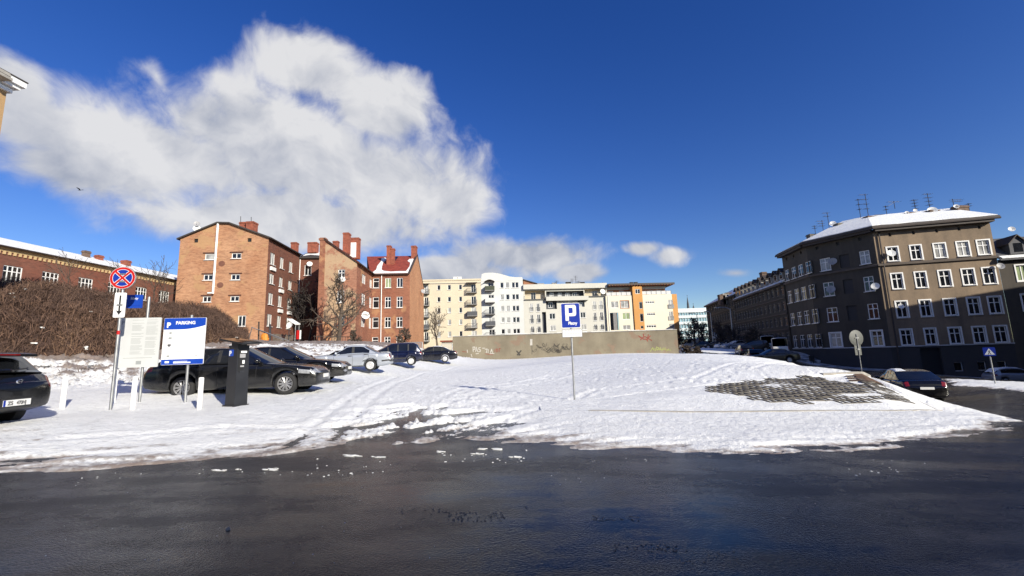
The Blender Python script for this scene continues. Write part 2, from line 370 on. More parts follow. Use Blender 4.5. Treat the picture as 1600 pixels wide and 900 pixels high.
# smooth value noise on arrays
def vnoise(X, Y, seed):
    r = np.random.default_rng(seed); T = r.random((256, 256))
    xi = np.floor(X).astype(int); yi = np.floor(Y).astype(int); fx = X-xi; fy = Y-yi
    fx = fx*fx*(3-2*fx); fy = fy*fy*(3-2*fy)
    g = lambda a, b: T[a & 255, b & 255]
    return (g(xi, yi)*(1-fx)+g(xi+1, yi)*fx)*(1-fy) + (g(xi, yi+1)*(1-fx)+g(xi+1, yi+1)*fx)*fy
def fbm(X, Y, seed, oct=4, g=.5):
    o = 0; a = 1; t = 0
    for i in range(oct): o = o+a*vnoise(X*2**i+i*17.3, Y*2**i+i*9.1, seed+i); t += a; a *= g
    return o/t
def grid_mesh(name, X, Y, Z, m, attr=None, smooth=True):
    nr, nc = X.shape; me = bpy.data.meshes.new(name)
    co = np.stack([X, Y, Z], -1).reshape(-1, 3)
    i = np.arange(nr*nc).reshape(nr, nc); q4 = np.stack([i[:-1, :-1], i[:-1, 1:], i[1:, 1:], i[1:, :-1]], -1).reshape(-1, 4)
    keep = None
    if attr is not None and 'keep' in attr:
        kv = attr['keep'].reshape(-1); q4 = q4[kv[q4].any(1)]
        used = np.zeros(len(co), bool); used[q4.ravel()] = True; remap = np.cumsum(used)-1
        q4 = remap[q4]; co = co[used]; keep = used
    me.vertices.add(len(co)); me.vertices.foreach_set('co', co.astype(np.float32).ravel())
    me.loops.add(q4.size); me.loops.foreach_set('vertex_index', q4.astype(np.int32).ravel())
    me.polygons.add(len(q4)); me.polygons.foreach_set('loop_start', np.arange(0, q4.size, 4, dtype=np.int32))
    if smooth: me.polygons.foreach_set('use_smooth', np.ones(len(q4), bool))
    me.update(calc_edges=True); me.validate()
    if attr:
        for k, v in attr.items():
            if k == 'keep': continue
            a = me.attributes.new(k, 'FLOAT', 'POINT'); v = v.reshape(-1)
            a.data.foreach_set('value', (v[keep] if keep is not None else v).astype(np.float32))
    me.materials.append(m)
    return link(name, me)

# base sheet: asphalt everywhere, out to the horizon
def axis(lo, hi, step, far):
    a = list(np.arange(lo, hi+.01, step)); s = step
    while a[-1] < far: s *= 1.35; a.append(a[-1]+s)
    s = step
    while a[0] > -far: s *= 1.35; a.insert(0, a[0]-s)
    return np.array(a)
gx, gy = np.meshgrid(axis(-30, 40, .5, 3000), axis(-4, 70, .5, 3000))
tag(grid_mesh('road', gx, gy, terr(gx, gy), M['asphalt']), kind='structure')

# snow sheet
def gp(l): return [tuple(ground(*p)[:2]) for p in l]
EDGE = gp([(0,733),(90,736),(190,731),(300,722),(420,711),(500,700),(560,691),(640,683),(720,683),(800,690),(900,697),(1000,703),(1100,706),(1200,706),(1300,702),(1400,694),(1500,680),(1560,669),(1596,657)])
RIGHT = [tuple(gnd(1560,14.5)[:2]), tuple(gnd(1500,17.5)[:2]), tuple(gnd(1462,19.5)[:2]), tuple(gnd(1405,19.8)[:2]), tuple(gnd(1362,19)[:2]), tuple(gnd(1330,21)[:2]), tuple(gnd(1245,29)[:2]), tuple(gnd(1175,37)[:2]), tuple(gnd(1110,47)[:2]), tuple(gnd(1064,58)[:2])]
LOT = EDGE + RIGHT + [(22,62),(22,75),(-120,75),(-120,10),(-14,6.9)]
STRIP = [tuple(gnd(p, y)[:2]) for p, y in ((1470,31.5),(1480,28.5),(1600,25.5),(1720,24.5),(1720,28.5),(1600,29.5))]
FARST = [tuple(gnd(p, y)[:2]) for p, y in ((1062,66),(1150,60),(1185,64),(1232,66),(1200,80),(1190,140),(1060,140))]
tv = np.linspace(-1.75, 1.55, 1050)
ys = [4.6]
while ys[-1] < 150:
    y = ys[-1]; ys.append(y + (min(max(y*y/1100*1.1, .035), .16) if y < 30 else (.3 if y < 62 else 1.2)))
ys = np.array(ys)
TT, YY = np.meshgrid(tv, ys); XX = TT*YY
z0 = terr(XX, YY)
sdl = np.maximum.reduce([sdist(XX, YY, LOT), sdist(XX, YY, STRIP)-.1, sdist(XX, YY, FARST)-.6])
n_big = fbm(XX*.5, YY*.9, 11); n_mid = fbm(XX*1.6, YY*2.6, 23); n_fine = fbm(XX*7, YY*9, 31, 4, .7)
warpx = XX + .8*YY*.15
n_str = fbm((XX*.94+YY*.34)*.55, (YY*.94-XX*.34)*4.0, 47, 4, .55)     # streaks along the way cars turn
edge = sdl - .22 + (n_mid-.5)*.6 + (n_str-.5)*1.3
h = np.clip(edge*.09, -.09, .05) + (n_mid-.5)*.022*np.clip(edge, 0, 1) + (n_fine-.5)*(.012+.085*np.clip(n_big-.3, 0, .6)*np.clip(n_mid*1.6-.2, .1, 1))
# slushy entrance where the wheels have cut through to the asphalt
ex, ey = ground(668, 664)[:2]
g1 = np.exp(-(((XX-ex)/2.0)**2 + ((YY-ey)/1.7)**2))
ex2, ey2 = ground(690, 636)[:2]
g2 = np.exp(-(((XX-ex2)/1.9)**2 + ((YY-ey2)/2.8)**2))
gl = np.exp(-((sdist(XX, YY, LOT)-.5)/.9)**2)*(1/(1+np.exp((XX+1.0)/.8)))
n_tr = fbm((XX*.8+YY*.6)*.7, (YY*.8-XX*.6)*3.2, 61, 4, .6)
wear = 1.0*g1 + .66*g2 + .10*gl
h = h - .16*wear*np.clip((n_tr-.34)*2.6+(n_fine-.5)*1.1, -.15, 1.0)
# wheel ruts and footprints across the lot
RUT = np.zeros_like(h)
def rut(h, pts, w, d):
    global RUT
    for a, b in zip(pts[:-1], pts[1:]):
        exx, eyy = b[0]-a[0], b[1]-a[1]
        t = np.clip(((XX-a[0])*exx+(YY-a[1])*eyy)/(exx*exx+eyy*eyy), 0, 1)
        dd = np.hypot(XX-a[0]-t*exx, YY-a[1]-t*eyy)
        RUT = np.maximum(RUT, np.exp(-(dd/(w*1.1))**2))
        h = h - d*np.exp(-(dd/w)**2) + .5*d*np.exp(-((dd-2.0*w)/w)**2)
    return h
for pts in ([(640,690),(690,640),(760,610),(900,588),(1040,572)],[(600,692),(650,645),(720,610),(860,588),(1000,572)],[(690,688),(800,655),(930,612),(1090,592),(1280,575)],
            [(520,690),(560,650),(590,620),(620,600),(660,585),(720,572)],[(450,700),(500,660),(540,630),(575,608),(620,590)],[(100,690),(350,672),(560,668),(700,675)],
            [(1040,585),(1180,578),(1330,582)]):
    h = rut(h, gp(pts), .12, .024)
fx = rng.random(900)*26-10; fy = 12.5+rng.random(900)**1.2*26
msk = np.zeros_like(h)
for i in range(900):
    if fx[i]/fy[i] < -.5 or fx[i]/fy[i] > 1.0: continue
    j0, j1 = np.searchsorted(ys, [fy[i]-.35, fy[i]+.35]); t0, t1 = np.searchsorted(tv, [(fx[i]-.35)/fy[i], (fx[i]+.35)/fy[i]])
    if j1 <= j0 or t1 <= t0: continue
    a = rng.random()*3.14; dx = XX[j0:j1, t0:t1]-fx[i]; dy = YY[j0:j1, t0:t1]-fy[i]
    u = dx*math.cos(a)+dy*math.sin(a); v = -dx*math.sin(a)+dy*math.cos(a); r2 = (u/.17)**2+(v/.08)**2
    h[j0:j1, t0:t1] += -.038*np.exp(-r2**2) + .010*np.exp(-((np.sqrt(r2)-1.7)/.5)**2)
h = np.where(YY > 12, np.where(sdl > .6, np.maximum(h, -.004+.02*n_fine+.012), h), h)
# hillside on the left: thinner, torn snow over soil
bank = np.clip((-13.5-XX + (YY-16)*.28)/3.0, 0, 1)*np.clip((YY-13)/3, 0, 1)
nb_ = fbm(XX*.9, YY*.9, 71, 5, .6); nb2 = fbm(XX*3.3, YY*3.3, 77, 4, .6)
dirt = np.clip(bank*((nb_*.65+nb2*.35)-.40)*3.6, 0, 1)
upper = np.clip((-19-XX+(YY-22)*.3)/3, 0, 1)*np.clip((YY-19)/3, 0, 1); dirt = np.clip(dirt+upper*.75, 0, 1)
h = np.where(bank > 0, np.maximum(h, .02)+bank*((nb2-.5)*.5+(n_fine-.5)*.12), h)
dirt = np.maximum(dirt, np.clip(1-(h-.0)/.035, 0, 1)*.62*np.clip(1.2-edge*.5, 0, 1)*(1-bank))
dirt = np.maximum(dirt, .8*wear*np.clip(n_tr-.2, 0, 1)*(1-bank))
brown = np.exp(-((sdl-.05)/.22)**2)*np.clip(fbm(XX*.35, YY*.35, 88)*2.6-1.0, 0, 1)
dirt = np.maximum(dirt, brown*.75); dirt = np.maximum(dirt, .62*np.clip((n_str-.47)*5, 0, 1)*np.exp(-np.clip(sdl, 0, 99)**2/9)*np.clip((5-XX)/4, 0, 1)*(1-bank)); dirt = np.maximum(dirt, RUT*(.16+.40*np.clip(n_tr-.25, 0, 1))*(1-bank))
keep = (sdl > -1.2) & (h > -.07)
tag(grid_mesh('snow_cover', XX, YY, z0+h+.012, M['snow'], {'dirt': dirt, 'keep': keep}), kind='structure')
# far ground, snowy yards
# ------------------------------------------------------------------ embankment with openwork pavers
def emb(k, v):
    i = min(int(k), len(EMT)-2); f = k-i
    a = EMT[i].lerp(EMT[i+1], f); b = EMBt[i].lerp(EMBt[i+1], f); p = a.lerp(b, v)
    return p
def embz(p): p = p.copy(); p.z = gz(p.x, p.y); return p
for i in range(len(EMT)): EMT[i] = embz(EMT[i]); EMBt[i] = embz(EMBt[i])
NK = len(EMT)-1
gk, gv = np.meshgrid(np.linspace(0, NK, 260), np.linspace(0, 1, 60))
P3 = np.array([[emb(a, b)[:] for a, b in zip(r1, r2)] for r1, r2 in zip(gk, gv)])
nn = fbm(P3[..., 0]*3, P3[..., 1]*3, 5, 5, .6)-.5; nn2 = fbm(P3[..., 0]*.8, P3[..., 1]*.8, 15, 3, .6)-.5
eo = np.minimum(1, np.minimum(gv, 1-gv)*12)
bank_o = grid_mesh('embankment', P3[..., 0], P3[..., 1], P3[..., 2]+.05+.05*nn2*eo+.03*nn*eo, M['snow'], {'dirt': gv*0})
tag(bank_o, kind='structure')
# skirts: right flank and kerb at the foot
mb = MB()
N_ = 90
for a in range(N_):
    p, q2 = emb(NK*a/N_, 1), emb(NK*(a+1)/N_, 1); p.z -= .12*max(0, 1-a/9); q2.z -= .12*max(0, 1-(a+1)/9)
    d = Vector((q2.x-p.x, q2.y-p.y, 0)).normalized(); nrm = Vector((d.y, -d.x, 0))
    mb.slab([p+nrm*.10+Vector((0, 0, .075)), q2+nrm*.10+Vector((0, 0, .075)), q2-nrm*.02+Vector((0, 0, .075)), p-nrm*.02+Vector((0, 0, .075))], (0, 0, -.3))
mb.build('kerb', M['concrete'], bank_o)
mb = MB()
for v in range(30):
    p, q2 = emb(NK, v/30), emb(NK, (v+1)/30)
    mb.slab([p+Vector((-.02, 0, .02)), p+Vector((.12, .03, .02)), q2+Vector((.12, .03, .02)), q2+Vector((-.02, 0, .02))], (0, 0, -1.3))
mb.build('edge_beam', M['concrete'], bank_o)
mb = MB()
for a in range(14):
    k0, k1 = 4.35+(NK-4.35)*a/14, 4.35+(NK-4.35)*(a+1)/14; p, q2 = emb(k0, 0), emb(k1, 0)
    mb.slab([p+Vector((0, -.10, .14)), q2+Vector((0, -.10, .14)), q2+Vector((0, .12, .14)), p+Vector((0, .12, .14))], (0, 0, -.4))
mb.build('top_beam', M['concrete'], bank_o)
# bare brown soil near the top right
mb = MB(); sk = np.linspace(4.72, NK-.05, 15); sv = np.linspace(.03, .30, 8)
for a in range(14):
    for b in range(7):
        if (b == 6 and a % 3 == 0) or (a == 0 and b % 2 == 0): continue
        pts = [emb(sk[a], sv[b]), emb(sk[a], sv[b+1]), emb(sk[a+1], sv[b+1]), emb(sk[a+1], sv[b])]
        mb.poly(*[p+Vector((0, 0, .085+.02*mnoise.noise(p*3))) for p in pts])
mb.build('bare_soil', M['soil'], bank_o, smooth=True)
# one openwork slab, .58 x .38 m, 3 x 2 cells
def paver_mesh():
    mb = MB(); L, Wd, t = .467, .31, .045
    for i in range(3): mb.box((-L/2+.028+i*(L-.056)/2, 0, 0), (.05, Wd-.008, t))
    for j in range(2):
        for i in range(2): mb.box((-L/2+.028+(i+.5)*(L-.056)/2, -Wd/2+.03+j*(Wd-.06), -.003), ((L-.056)/2-.05, .05, t-.006))
    return mb.mesh('paver', M['concrete_dark'])
pm = paver_mesh()
LAT = [(1100,603),(1180,599),(1204,597),(1225,593.5),(1252,590),(1280,591.5),(1292,596),(1310,602),(1340,605),(1366,600),(1400,620),(1412,627),(1370,629),(1335,631),(1296,629),(1268,631),(1240,630.5),(1190,629),(1160,621),(1120,612)]
LATp = [tuple((lambda r_: None)(0) or (a, b)) for a, b in LAT]
def proj(p):
    d = p-CAM; w = d.dot(_F); return 800+FPX*d.dot(_R)/w, 450-FPX*d.dot(_U)/w
LATW = []
for a, b in LAT:                               # outline of the bare lattice on the slope itself
    r = ray(a, b); best = None
    for k in np.linspace(1.2, NK, 160):
        for v in np.linspace(0, 1, 40):
            p = emb(k, v); d = (p-CAM); e = (d - r*d.dot(r)).length
            if best is None or e < best[0]: best = (e, p.x, p.y)
    LATW.append((best[1], best[2]))
pa, pb = emb(2.2, .5), emb(5.2, .5); dirx = Vector((pb.x-pa.x, pb.y-pa.y, 0)).normalized()
np_ = 0
eg = [(emb(k, v), k, v) for k in np.linspace(1.0, NK, 200) for v in np.linspace(0, 1, 50)]
egx = np.array([[e[0].x, e[0].y, e[0].z] for e in eg])
for j in range(-26, 27):
    for i in range(-26, 34):
        x = pa.x + dirx.x*(i*.475 + (.237 if j % 2 else 0)) - dirx.y*j*.316; y = pa.y + dirx.y*(i*.475+(.237 if j % 2 else 0)) + dirx.x*j*.316
        s = sdist(np.array([x]), np.array([y]), LATW)[0]
        if s < -.10+.28*mnoise.noise(Vector((x*1.5, y*1.5, 0))): continue
        if mnoise.noise(Vector((x*1.1+5, y*1.1, 3))) > .5 and s < .8: continue
        d2 = (egx[:, 0]-x)**2+(egx[:, 1]-y)**2; m = np.argsort(d2)[:40]
        if d2[m[0]] > .05: continue
        A_ = np.c_[egx[m, 0], egx[m, 1], np.ones(len(m))]; co, *_ = np.linalg.lstsq(A_, egx[m, 2], rcond=None)
        n = Vector((-co[0], -co[1], 1)).normalized()
        xa = (dirx - n*dirx.dot(n)).normalized(); ya = n.cross(xa)
        o = link('paver', pm, bank_o)
        zz = co[0]*x+co[1]*y+co[2]
        o.matrix_world = Matrix(((xa.x, ya.x, n.x, x), (xa.y, ya.y, n.y, y), (xa.z, ya.z, n.z, zz+.053+random.uniform(-.01, .012)), (0, 0, 0, 1)))
        np_ += 1
PAV = np_

# ------------------------------------------------------------------ facades
class Fac:
    def __init__(s, A, B=None, ang=None):
        s.A = Vector((A[0], A[1], 0)); 
        s.d = Vector((B[0]-A[0], B[1]-A[1], 0)).normalized() if B is not None else Vector((math.cos(ang), math.sin(ang), 0))
        s.n = Vector((s.d.y, -s.d.x, 0)); s.ang = math.atan2(s.d.y, s.d.x)
        if B is not None: s.W = math.hypot(B[0]-A[0], B[1]-A[1])
    def uz(s, px, py):
        r = ray(px, py); t = (s.A-CAM).dot(s.n)/r.dot(s.n); p = CAM+r*t
        return (p-s.A).dot(s.d), p.z
    def P(s, u, z, o=0.): p = s.A+s.d*u+s.n*o; return Vector((p.x, p.y, z))
    def rect(s, x0, y0, x1, y1):
        xm, ym = (x0+x1)/2, (y0+y1)/2
        return [s.uz(x0, ym)[0], s.uz(x1, ym)[0], s.uz(xm, y1)[1], s.uz(xm, y0)[1]]
    def grid(s, cols, rows):           # cols [(x0,x1,y)], rows [(x,y0,y1)] -> rects[row][col]
        us = [(s.uz(a, y)[0], s.uz(b, y)[0]) for a, b, y in cols]; zs = [(s.uz(x, y1)[1], s.uz(x, y0)[1]) for x, y0, y1 in rows]
        return [[[u[0], u[1], z[0], z[1]] for u in us] for z in zs]
def wall(mb, fac, u0, u1, z0, z1, ops, depth=.18):
    us = sorted({round(x, 4) for x in [u0, u1]+[o[i] for o in ops for i in (0, 1)] if u0 <= x <= u1})
    zs = sorted({round(x, 4) for x in [z0, z1]+[o[i] for o in ops for i in (2, 3)] if z0 <= x <= z1})
    for a, b in zip(us[:-1], us[1:]):
        zrun = None
        for c, d in zip(zs[:-1], zs[1:]):
            um, zm = (a+b)/2, (c+d)/2
            hole = any(o[0] < um < o[1] and o[2] < zm < o[3] for o in ops)
            if hole:
                if zrun is not None: mb.poly(fac.P(a, zrun), fac.P(b, zrun), fac.P(b, c), fac.P(a, c)); zrun = None
            elif zrun is None: zrun = c
        if zrun is not None: mb.poly(fac.P(a, zrun), fac.P(b, zrun), fac.P(b, zs[-1]), fac.P(a, zs[-1]))
    for o in ops:
        a, b, c, d = o[:4]
        q_ = [fac.P(a, c), fac.P(b, c), fac.P(b, d), fac.P(a, d)]; k = [fac.P(a, c, -depth), fac.P(b, c, -depth), fac.P(b, d, -depth), fac.P(a, d, -depth)]
        for i in range(4): j = (i+1) % 4; mb.poly(q_[i], k[i], k[j], q_[j])
_WC = {}
def win_meshes(w, h, style, fm, pmat):
    key = (round(w, 1), round(h, 1), style, fm, pmat)
    if key in _WC: return _WC[key]
    w, h = max(.3, key[0]), max(.3, key[1]); f = MB(); t = .09 if w > .8 else .075; dp = .07
    def bar(x0, x1, z0, z1, y=0): f.box(((x0+x1)/2, y, (z0+z1)/2), (x1-x0, dp, z1-z0))
    bar(-w/2, -w/2+t, 0, h); bar(w/2-t, w/2, 0, h); bar(-w/2+t, w/2-t, h-t, h); bar(-w/2+t, w/2-t, 0, t)
    if style in ('cross', 'double', 'quad'):
        nc = {'cross': 2, 'double': 2, 'quad': 4}[style]
        for i in range(1, nc): x = -w/2+w*i/nc; bar(x-.045, x+.045, t, h-t, -.003)
    if style in ('cross', 'quad', 'tee'):
        zt = h*.66
        bar(-w/2+t, w/2-t, zt-.04, zt+.04, -.006)
    p = MB(); p.box((0, .012, h/2), (w-.06, .02, h-.06))
    _WC[key] = (f.mesh('window', M[fm]), p.mesh('pane', M[pmat])); return _WC[key]
def window(root, fac, r_, style='double', fm='frame_white', pmat='pane', rec=.12, sill=None, trim=None):
    u0, u1, z0, z1 = r_; w, h = u1-u0, z1-z0; fme, pme = win_meshes(w, h, style, fm, pmat)
    O = ORIG[root.name]; kw, kh = w/max(.3, round(w, 1)), h/max(.3, round(h, 1))
    o = link('window', fme, root, fac.P((u0+u1)/2, z0, -rec)-O, fac.ang); o.scale = (kw, 1, kh)
    p = bpy.data.objects.new('pane', pme); COL.objects.link(p); p.parent = o
    if sill is not None:
        s = MB(); s.box((0, -rec-.06, -.04), (w+.16, .2, .06)); so_ = link('sill', s.mesh('sill', sill), o); so_.scale = (1/kw, 1, 1/kh)
    if trim is not None:
        s = MB(); t = .13; y = -rec-.02
        for c, d in (((-w/2-t/2, y, h/2), (t, .08, h+2*t)), ((w/2+t/2, y, h/2), (t, .08, h+2*t)), ((0, y-.002, h+t/2), (w, .08, t)), ((0, y-.002, -t/2), (w, .08, t))): s.box(c, d)
        t_ = link('window_surround', s.mesh('window_surround', trim), o); t_.scale = (1/kw, 1, 1/kh)
    return o
def dish(root, p, aim, r=.42, m='dish', rod=None):
    mb = MB(); a = Vector(aim).normalized(); u = a.orthogonal().normalized(); v = a.cross(u); p = Vector(p); n = 14; rings = [(0, -.22*r), (.5*r, -.15*r), (.85*r, -.04*r), (r, 0), (.97*r, -.03*r), (.5*r, -.19*r), (0, -.26*r)]
    for i in range(n):
        t = 2*math.pi*i/n; t2 = 2*math.pi*(i+1)/n
        for (ra, ha), (rb, hb) in zip(rings[:-1], rings[1:]):
            g = lambda r_, h_, tt: p + u*(r_*math.cos(tt))+v*(r_*math.sin(tt))+a*h_
            mb.poly(g(ra, ha, t), g(rb, hb, t), g(rb, hb, t2), g(ra, ha, t2))
    mb.tube(p-a*.2*r+Vector((0, 0, -r)), p+a*.8*r, .02, n=5); mb.tube(p-a*.2*r, (rod if rod is not None else p-a*.8*r), .03, n=5)
    return mb.build('satellite_dish', M[m], root)
def chimney(root, c, w, d, z0, z1, m='brickred', rz=0, cap=True, name='chimney'):
    mb = MB(); mb.box((c[0], c[1], (z0+z1)/2), (w, d, z1-z0), rz)
    if cap: mb.box((c[0], c[1], z1-.12), (w+.14, d+.14, .14), rz); mb.box((c[0], c[1], z1+.035), (w+.05, d+.05, .07), rz)
    return mb.build(name, M[m], root)
def chim_px(root, Y, x0, y0, x1, y1, m='brickred', d=None, cap=True):
    a = at(x0, y0, Y); b = at(x1, y0, Y); c = at((x0+x1)/2, y1, Y); w = b.x-a.x
    return chimney(root, ((a.x+b.x)/2, Y+(d or w)/2), w, d or w, c.z, a.z, m, 0, cap)
def xz_at(px, Y, z=None): p = at(px, 500, Y); return p.x
def col_at(px, py, Y): p = at(px, py, Y); return (p.x, Y)

# --- 1: long brick barrack building on the hill, left
BR1 = brick('barracks_brick', (.20, .062, .036), (.15, .045, .03), (.13, .07, .05), math.pi/2, sa=.5)
YEL = mat('cream_cornice_brick', (.50, .36, .19), .9, 0, .12, 3, 12, .4)
LA = 3.4
A = at(0, 400, 43); fl = Fac((A.x, A.y), ang=R(90-LA)); fl.A -= fl.d*14
e0 = fl.uz(0, 381.5)[1]; e1 = fl.uz(255, 437)[1]; ez = (e0+e1)/2
Wb = fl.uz(279, 470)[0]+6
root = thing('barracks_building', fl.P(Wb/2, 7, -5), 'long low red brick building with cream cornice and snowy roof above the bramble slope', 'building')
wpx = [(3.5,34,19),(64,92,78),(121,144.5,133),(170,188,178),(212,228,220),(248,264,256)]
zt = fl.uz(19, 415.5)[1]; zb_ = fl.uz(19, 442)[1]
ops = []
uc = [fl.uz(c, 430+.15*c)[0] for a, b, c in wpx]
uc = uc + [uc[0]-4.6]
for u in uc: ops.append([u-.85, u+.85, zb_, zt])
mb = MB(); wall(mb, fl, 0, Wb, 3, ez-.75, ops); mb.build('wall', BR1, root)
for o in ops: window(root, fl, o, 'quad', sill=M['frame_white'])
mb = MB()
mb.slab([fl.P(0, ez-.45, .12), fl.P(Wb, ez-.45, .12), fl.P(Wb, ez, .22), fl.P(0, ez, .22)], -fl.n*.4)
mb.build('cornice', YEL, root)
mb = MB()
u = 0
while u < Wb: mb.box(fl.P(u, ez-.6, .05), (.22, .14, .30), fl.ang); u += .46
mb.build('dentils', YEL, root, kind='stuff')
mb = MB(); mb.slab([fl.P(0, ez-.75, .02), fl.P(Wb, ez-.75, .02), fl.P(Wb, ez-.44, .02), fl.P(0, ez-.44, .02)], -fl.n*.1); mb.build('frieze', BR1, root)
rd = 5.5; rz_ = ez+2.15
mb = MB(); mb.slab([fl.P(-.2, ez+.02, .5), fl.P(Wb+.2, ez+.02, .5), fl.P(Wb+.2, rz_, -rd), fl.P(-.2, rz_, -rd)], (0, 0, -.12)); mb.slab([fl.P(Wb+.2, rz_, -rd), fl.P(Wb+.2, ez, -2*rd), fl.P(-.2, ez, -2*rd), fl.P(-.2, rz_, -rd)], (0, 0, -.12))
rf = mb.build('roof', M['roofdark'], root)
mb = MB(); nS = 60
for i in range(nS):
    a0, a1 = Wb*i/nS, Wb*(i+1)/nS; e_ = .42-.35*abs(mnoise.noise(Vector((i*.33, 2, 0)))); e2_ = .42-.35*abs(mnoise.noise(Vector(((i+1)*.33, 2, 0))))
    f0, f1 = (.5-e_)/(rd+.5), (.5-e2_)/(rd+.5)
    mb.slab([fl.P(a0, ez+.07+f0*2.13, e_), fl.P(a1, ez+.07+f1*2.13, e2_), fl.P(a1, rz_+.08, -rd), fl.P(a0, rz_+.08, -rd)], (0, 0, -.05))
mb.build('roof_snow', M['snow_plain'], rf)
mb = MB(); mb.tube(fl.P(-.2, ez-.02, .56), fl.P(Wb+.2, ez-.02, .56), .09, n=6); mb.build('gutter', M['gutter'], root)
mb = MB()
for uu in (0, Wb): mb.poly(fl.P(uu, 3), fl.P(uu, ez), fl.P(uu, rz_-.1, -rd), fl.P(uu, ez, -2*rd), fl.P(uu, 3, -2*rd))
mb.build('end_wall', BR1, root)
for px, w_, y0, m_ in ((135,6,393,'chim_dark'),(155,13,400,'brickred'),(197,17,408,'brickred')):
    u, z = fl.uz(px, y0); p = fl.P(u, 0, -4.4); u2 = fl.uz(px+w_/2, y0)[0]-fl.uz(px-w_/2, y0)[0]
    # farther back along the roof: keep the bearing
    k = (p.x*0+1); b = ray(px, y0); t = (fl.A-fl.n*4.4-CAM).dot(fl.n)/b.dot(fl.n); q3 = CAM+b*t
    chimney(root, (q3.x, q3.y), .7, max(.5, u2*.6), rz_-.6, q3.z, m_, fl.ang)

# --- 2: brick gable tenement
a5 = R(4.0)
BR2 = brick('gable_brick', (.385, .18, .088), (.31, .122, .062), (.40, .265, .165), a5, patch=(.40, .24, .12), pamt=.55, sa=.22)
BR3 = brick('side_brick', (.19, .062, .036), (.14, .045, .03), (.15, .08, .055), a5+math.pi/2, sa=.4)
BARM = mat('dark_brown_bar', (.09, .04, .028), .9, 0, .2, 4)
B = at(415, 465, 60); fg = Fac((B.x, B.y), ang=a5)
uL = fg.uz(274.5, 460)[0]; fg.A = fg.P(uL, 0); Wg = -uL
fs = Fac((B.x, B.y), ang=a5+math.pi/2)
ezR = fg.uz(417.5, 371)[1]; ezL = fg.uz(277.5, 371)[1]; uA, zA = fg.uz(341, 348); eG = (ezR+ezL)/2
Ls = fs.uz(466, 465)[0]
root = thing('brick_tenement', (fg.P(Wg/2, 0).x, fg.P(Wg/2, 0).y+5, 3), 'orange brick gable house with a white pipe up its blank end wall', 'building')
gr = [(320.4,396.5,335.3,406),(362,395.5,377,404),(318,429,332.6,438),(361,428.5,375,437.5),(316.7,463,330,472),(359.7,462.7,373.7,471),(371.7,493,384,510),(303,373,309.5,379),(386.5,372,393,378)]
ops = [fg.rect(*g_) for g_ in gr]
mb = MB(); wall(mb, fg, 0, Wg, 1, eG, ops); mb.poly(fg.P(0, eG), fg.P(Wg, eG), fg.P(uA+1.6, zA-.06), fg.P(uA, zA)); wl = mb.build('gable_wall', BR2, root)
for i, o in enumerate(ops[:7]): window(root, fg, o, 'single' if i == 0 else 'double', sill=M['frame_white'], pmat='pane_curtain' if i == 0 else 'pane', rec=.1)
mb = MB()
for o in ops[:6]: mb.box(fg.P((o[0]+o[1])/2, o[3]+.12, .03), (o[1]-o[0]+.5, .12, .16), fg.ang)  # dark brown bar above each of the upper gable windows
mb.build('lintel', BARM, root)
mb = MB()
for o in ops[7:]: mb.poly(fg.P(o[0], o[2], -.16), fg.P(o[1], o[2], -.16), fg.P(o[1], o[3], -.16), fg.P(o[0], o[3], -.16))
mb.build('attic_vent', M['black'], root)
mb = MB(); t0, t1 = fg.uz(341.5, 347), fg.uz(337, 459); mb.tube(fg.P(*t0, .12), fg.P(t0[0], t1[1], .12), .14, n=10)
mb.tube(fg.P(t0[0], t1[1]+.1, .12), fg.P(t0[0]-.7, t1[1]+.1, .12), .11, n=8)
for zz in np.linspace(t1[1]+1, t0[1]-1, 5): mb.box(fg.P(t0[0], zz, .08), (.34, .16, .06), fg.ang)
mb.build('vent_pipe', M['white_paint'], root)
mb = MB()
for cx_, cy_ in ((346.5,412),(344,445.5)):
    u, z = fg.uz(cx_, cy_); prof = [fg.P(u+.45*math.cos(t), z+.42*math.sin(t), .012) for t in np.linspace(0, 2*math.pi, 13)[:-1]]; mb.poly(*prof)
mb.build('brick_patch', BR3, root)
cols = [(422.6,429.8,400),(437.3,443.2,412),(451.6,457.2,416)]
rows = [(426,395.3,414),(426,428.4,444.4),(424.5,458.3,476.6),(424,491.3,510.4)]
sg = fs.grid(cols, rows); ops = [o for r_ in sg for o in r_]
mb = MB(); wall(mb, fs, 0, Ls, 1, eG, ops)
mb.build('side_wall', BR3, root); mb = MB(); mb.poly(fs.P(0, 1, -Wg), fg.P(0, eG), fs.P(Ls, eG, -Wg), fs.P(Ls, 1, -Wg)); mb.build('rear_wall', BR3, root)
for o in ops: window(root, fs, o, 'double', pmat='pane_curtain', sill=M['frame_white'])
mb = MB()
for r_, c_ in ((0, 0), (1, 1), (2, 1), (2, 2)):
    o = sg[r_][c_]; mb.box(fs.P((o[0]+o[1])/2, o[2]-.62, .14), (o[1]-o[0], .26, .5), fs.ang)
mb.build('planter_box', M['white_paint'], root)
ov = .35
mb = MB(); D_ = fs.d*(Ls+.3); uA2 = uA
t1, t2, t3 = fg.P(-.3, eG-.1, ov), fg.P(uA2, zA+.06, ov), fg.P(Wg+.45, eG-.12, ov)
mb.slab([t1, t2, t2+D_, t1+D_], (0, 0, -.2)); t2b = fg.P(uA+1.65, zA, ov); mb.slab([t2, t2b, t2b+D_, t2+D_], (0, 0, -.2)); mb.slab([t2b, t3, t3+D_, t2b+D_], (0, 0, -.2)); rf = mb.build('roof', M['roofdark'], root)
mb = MB(); mb.tube(t3+Vector((0, 0, -.12)), t3+D_+Vector((0, 0, -.12)), .1, n=6); mb.build('gutter', M['gutter'], root)
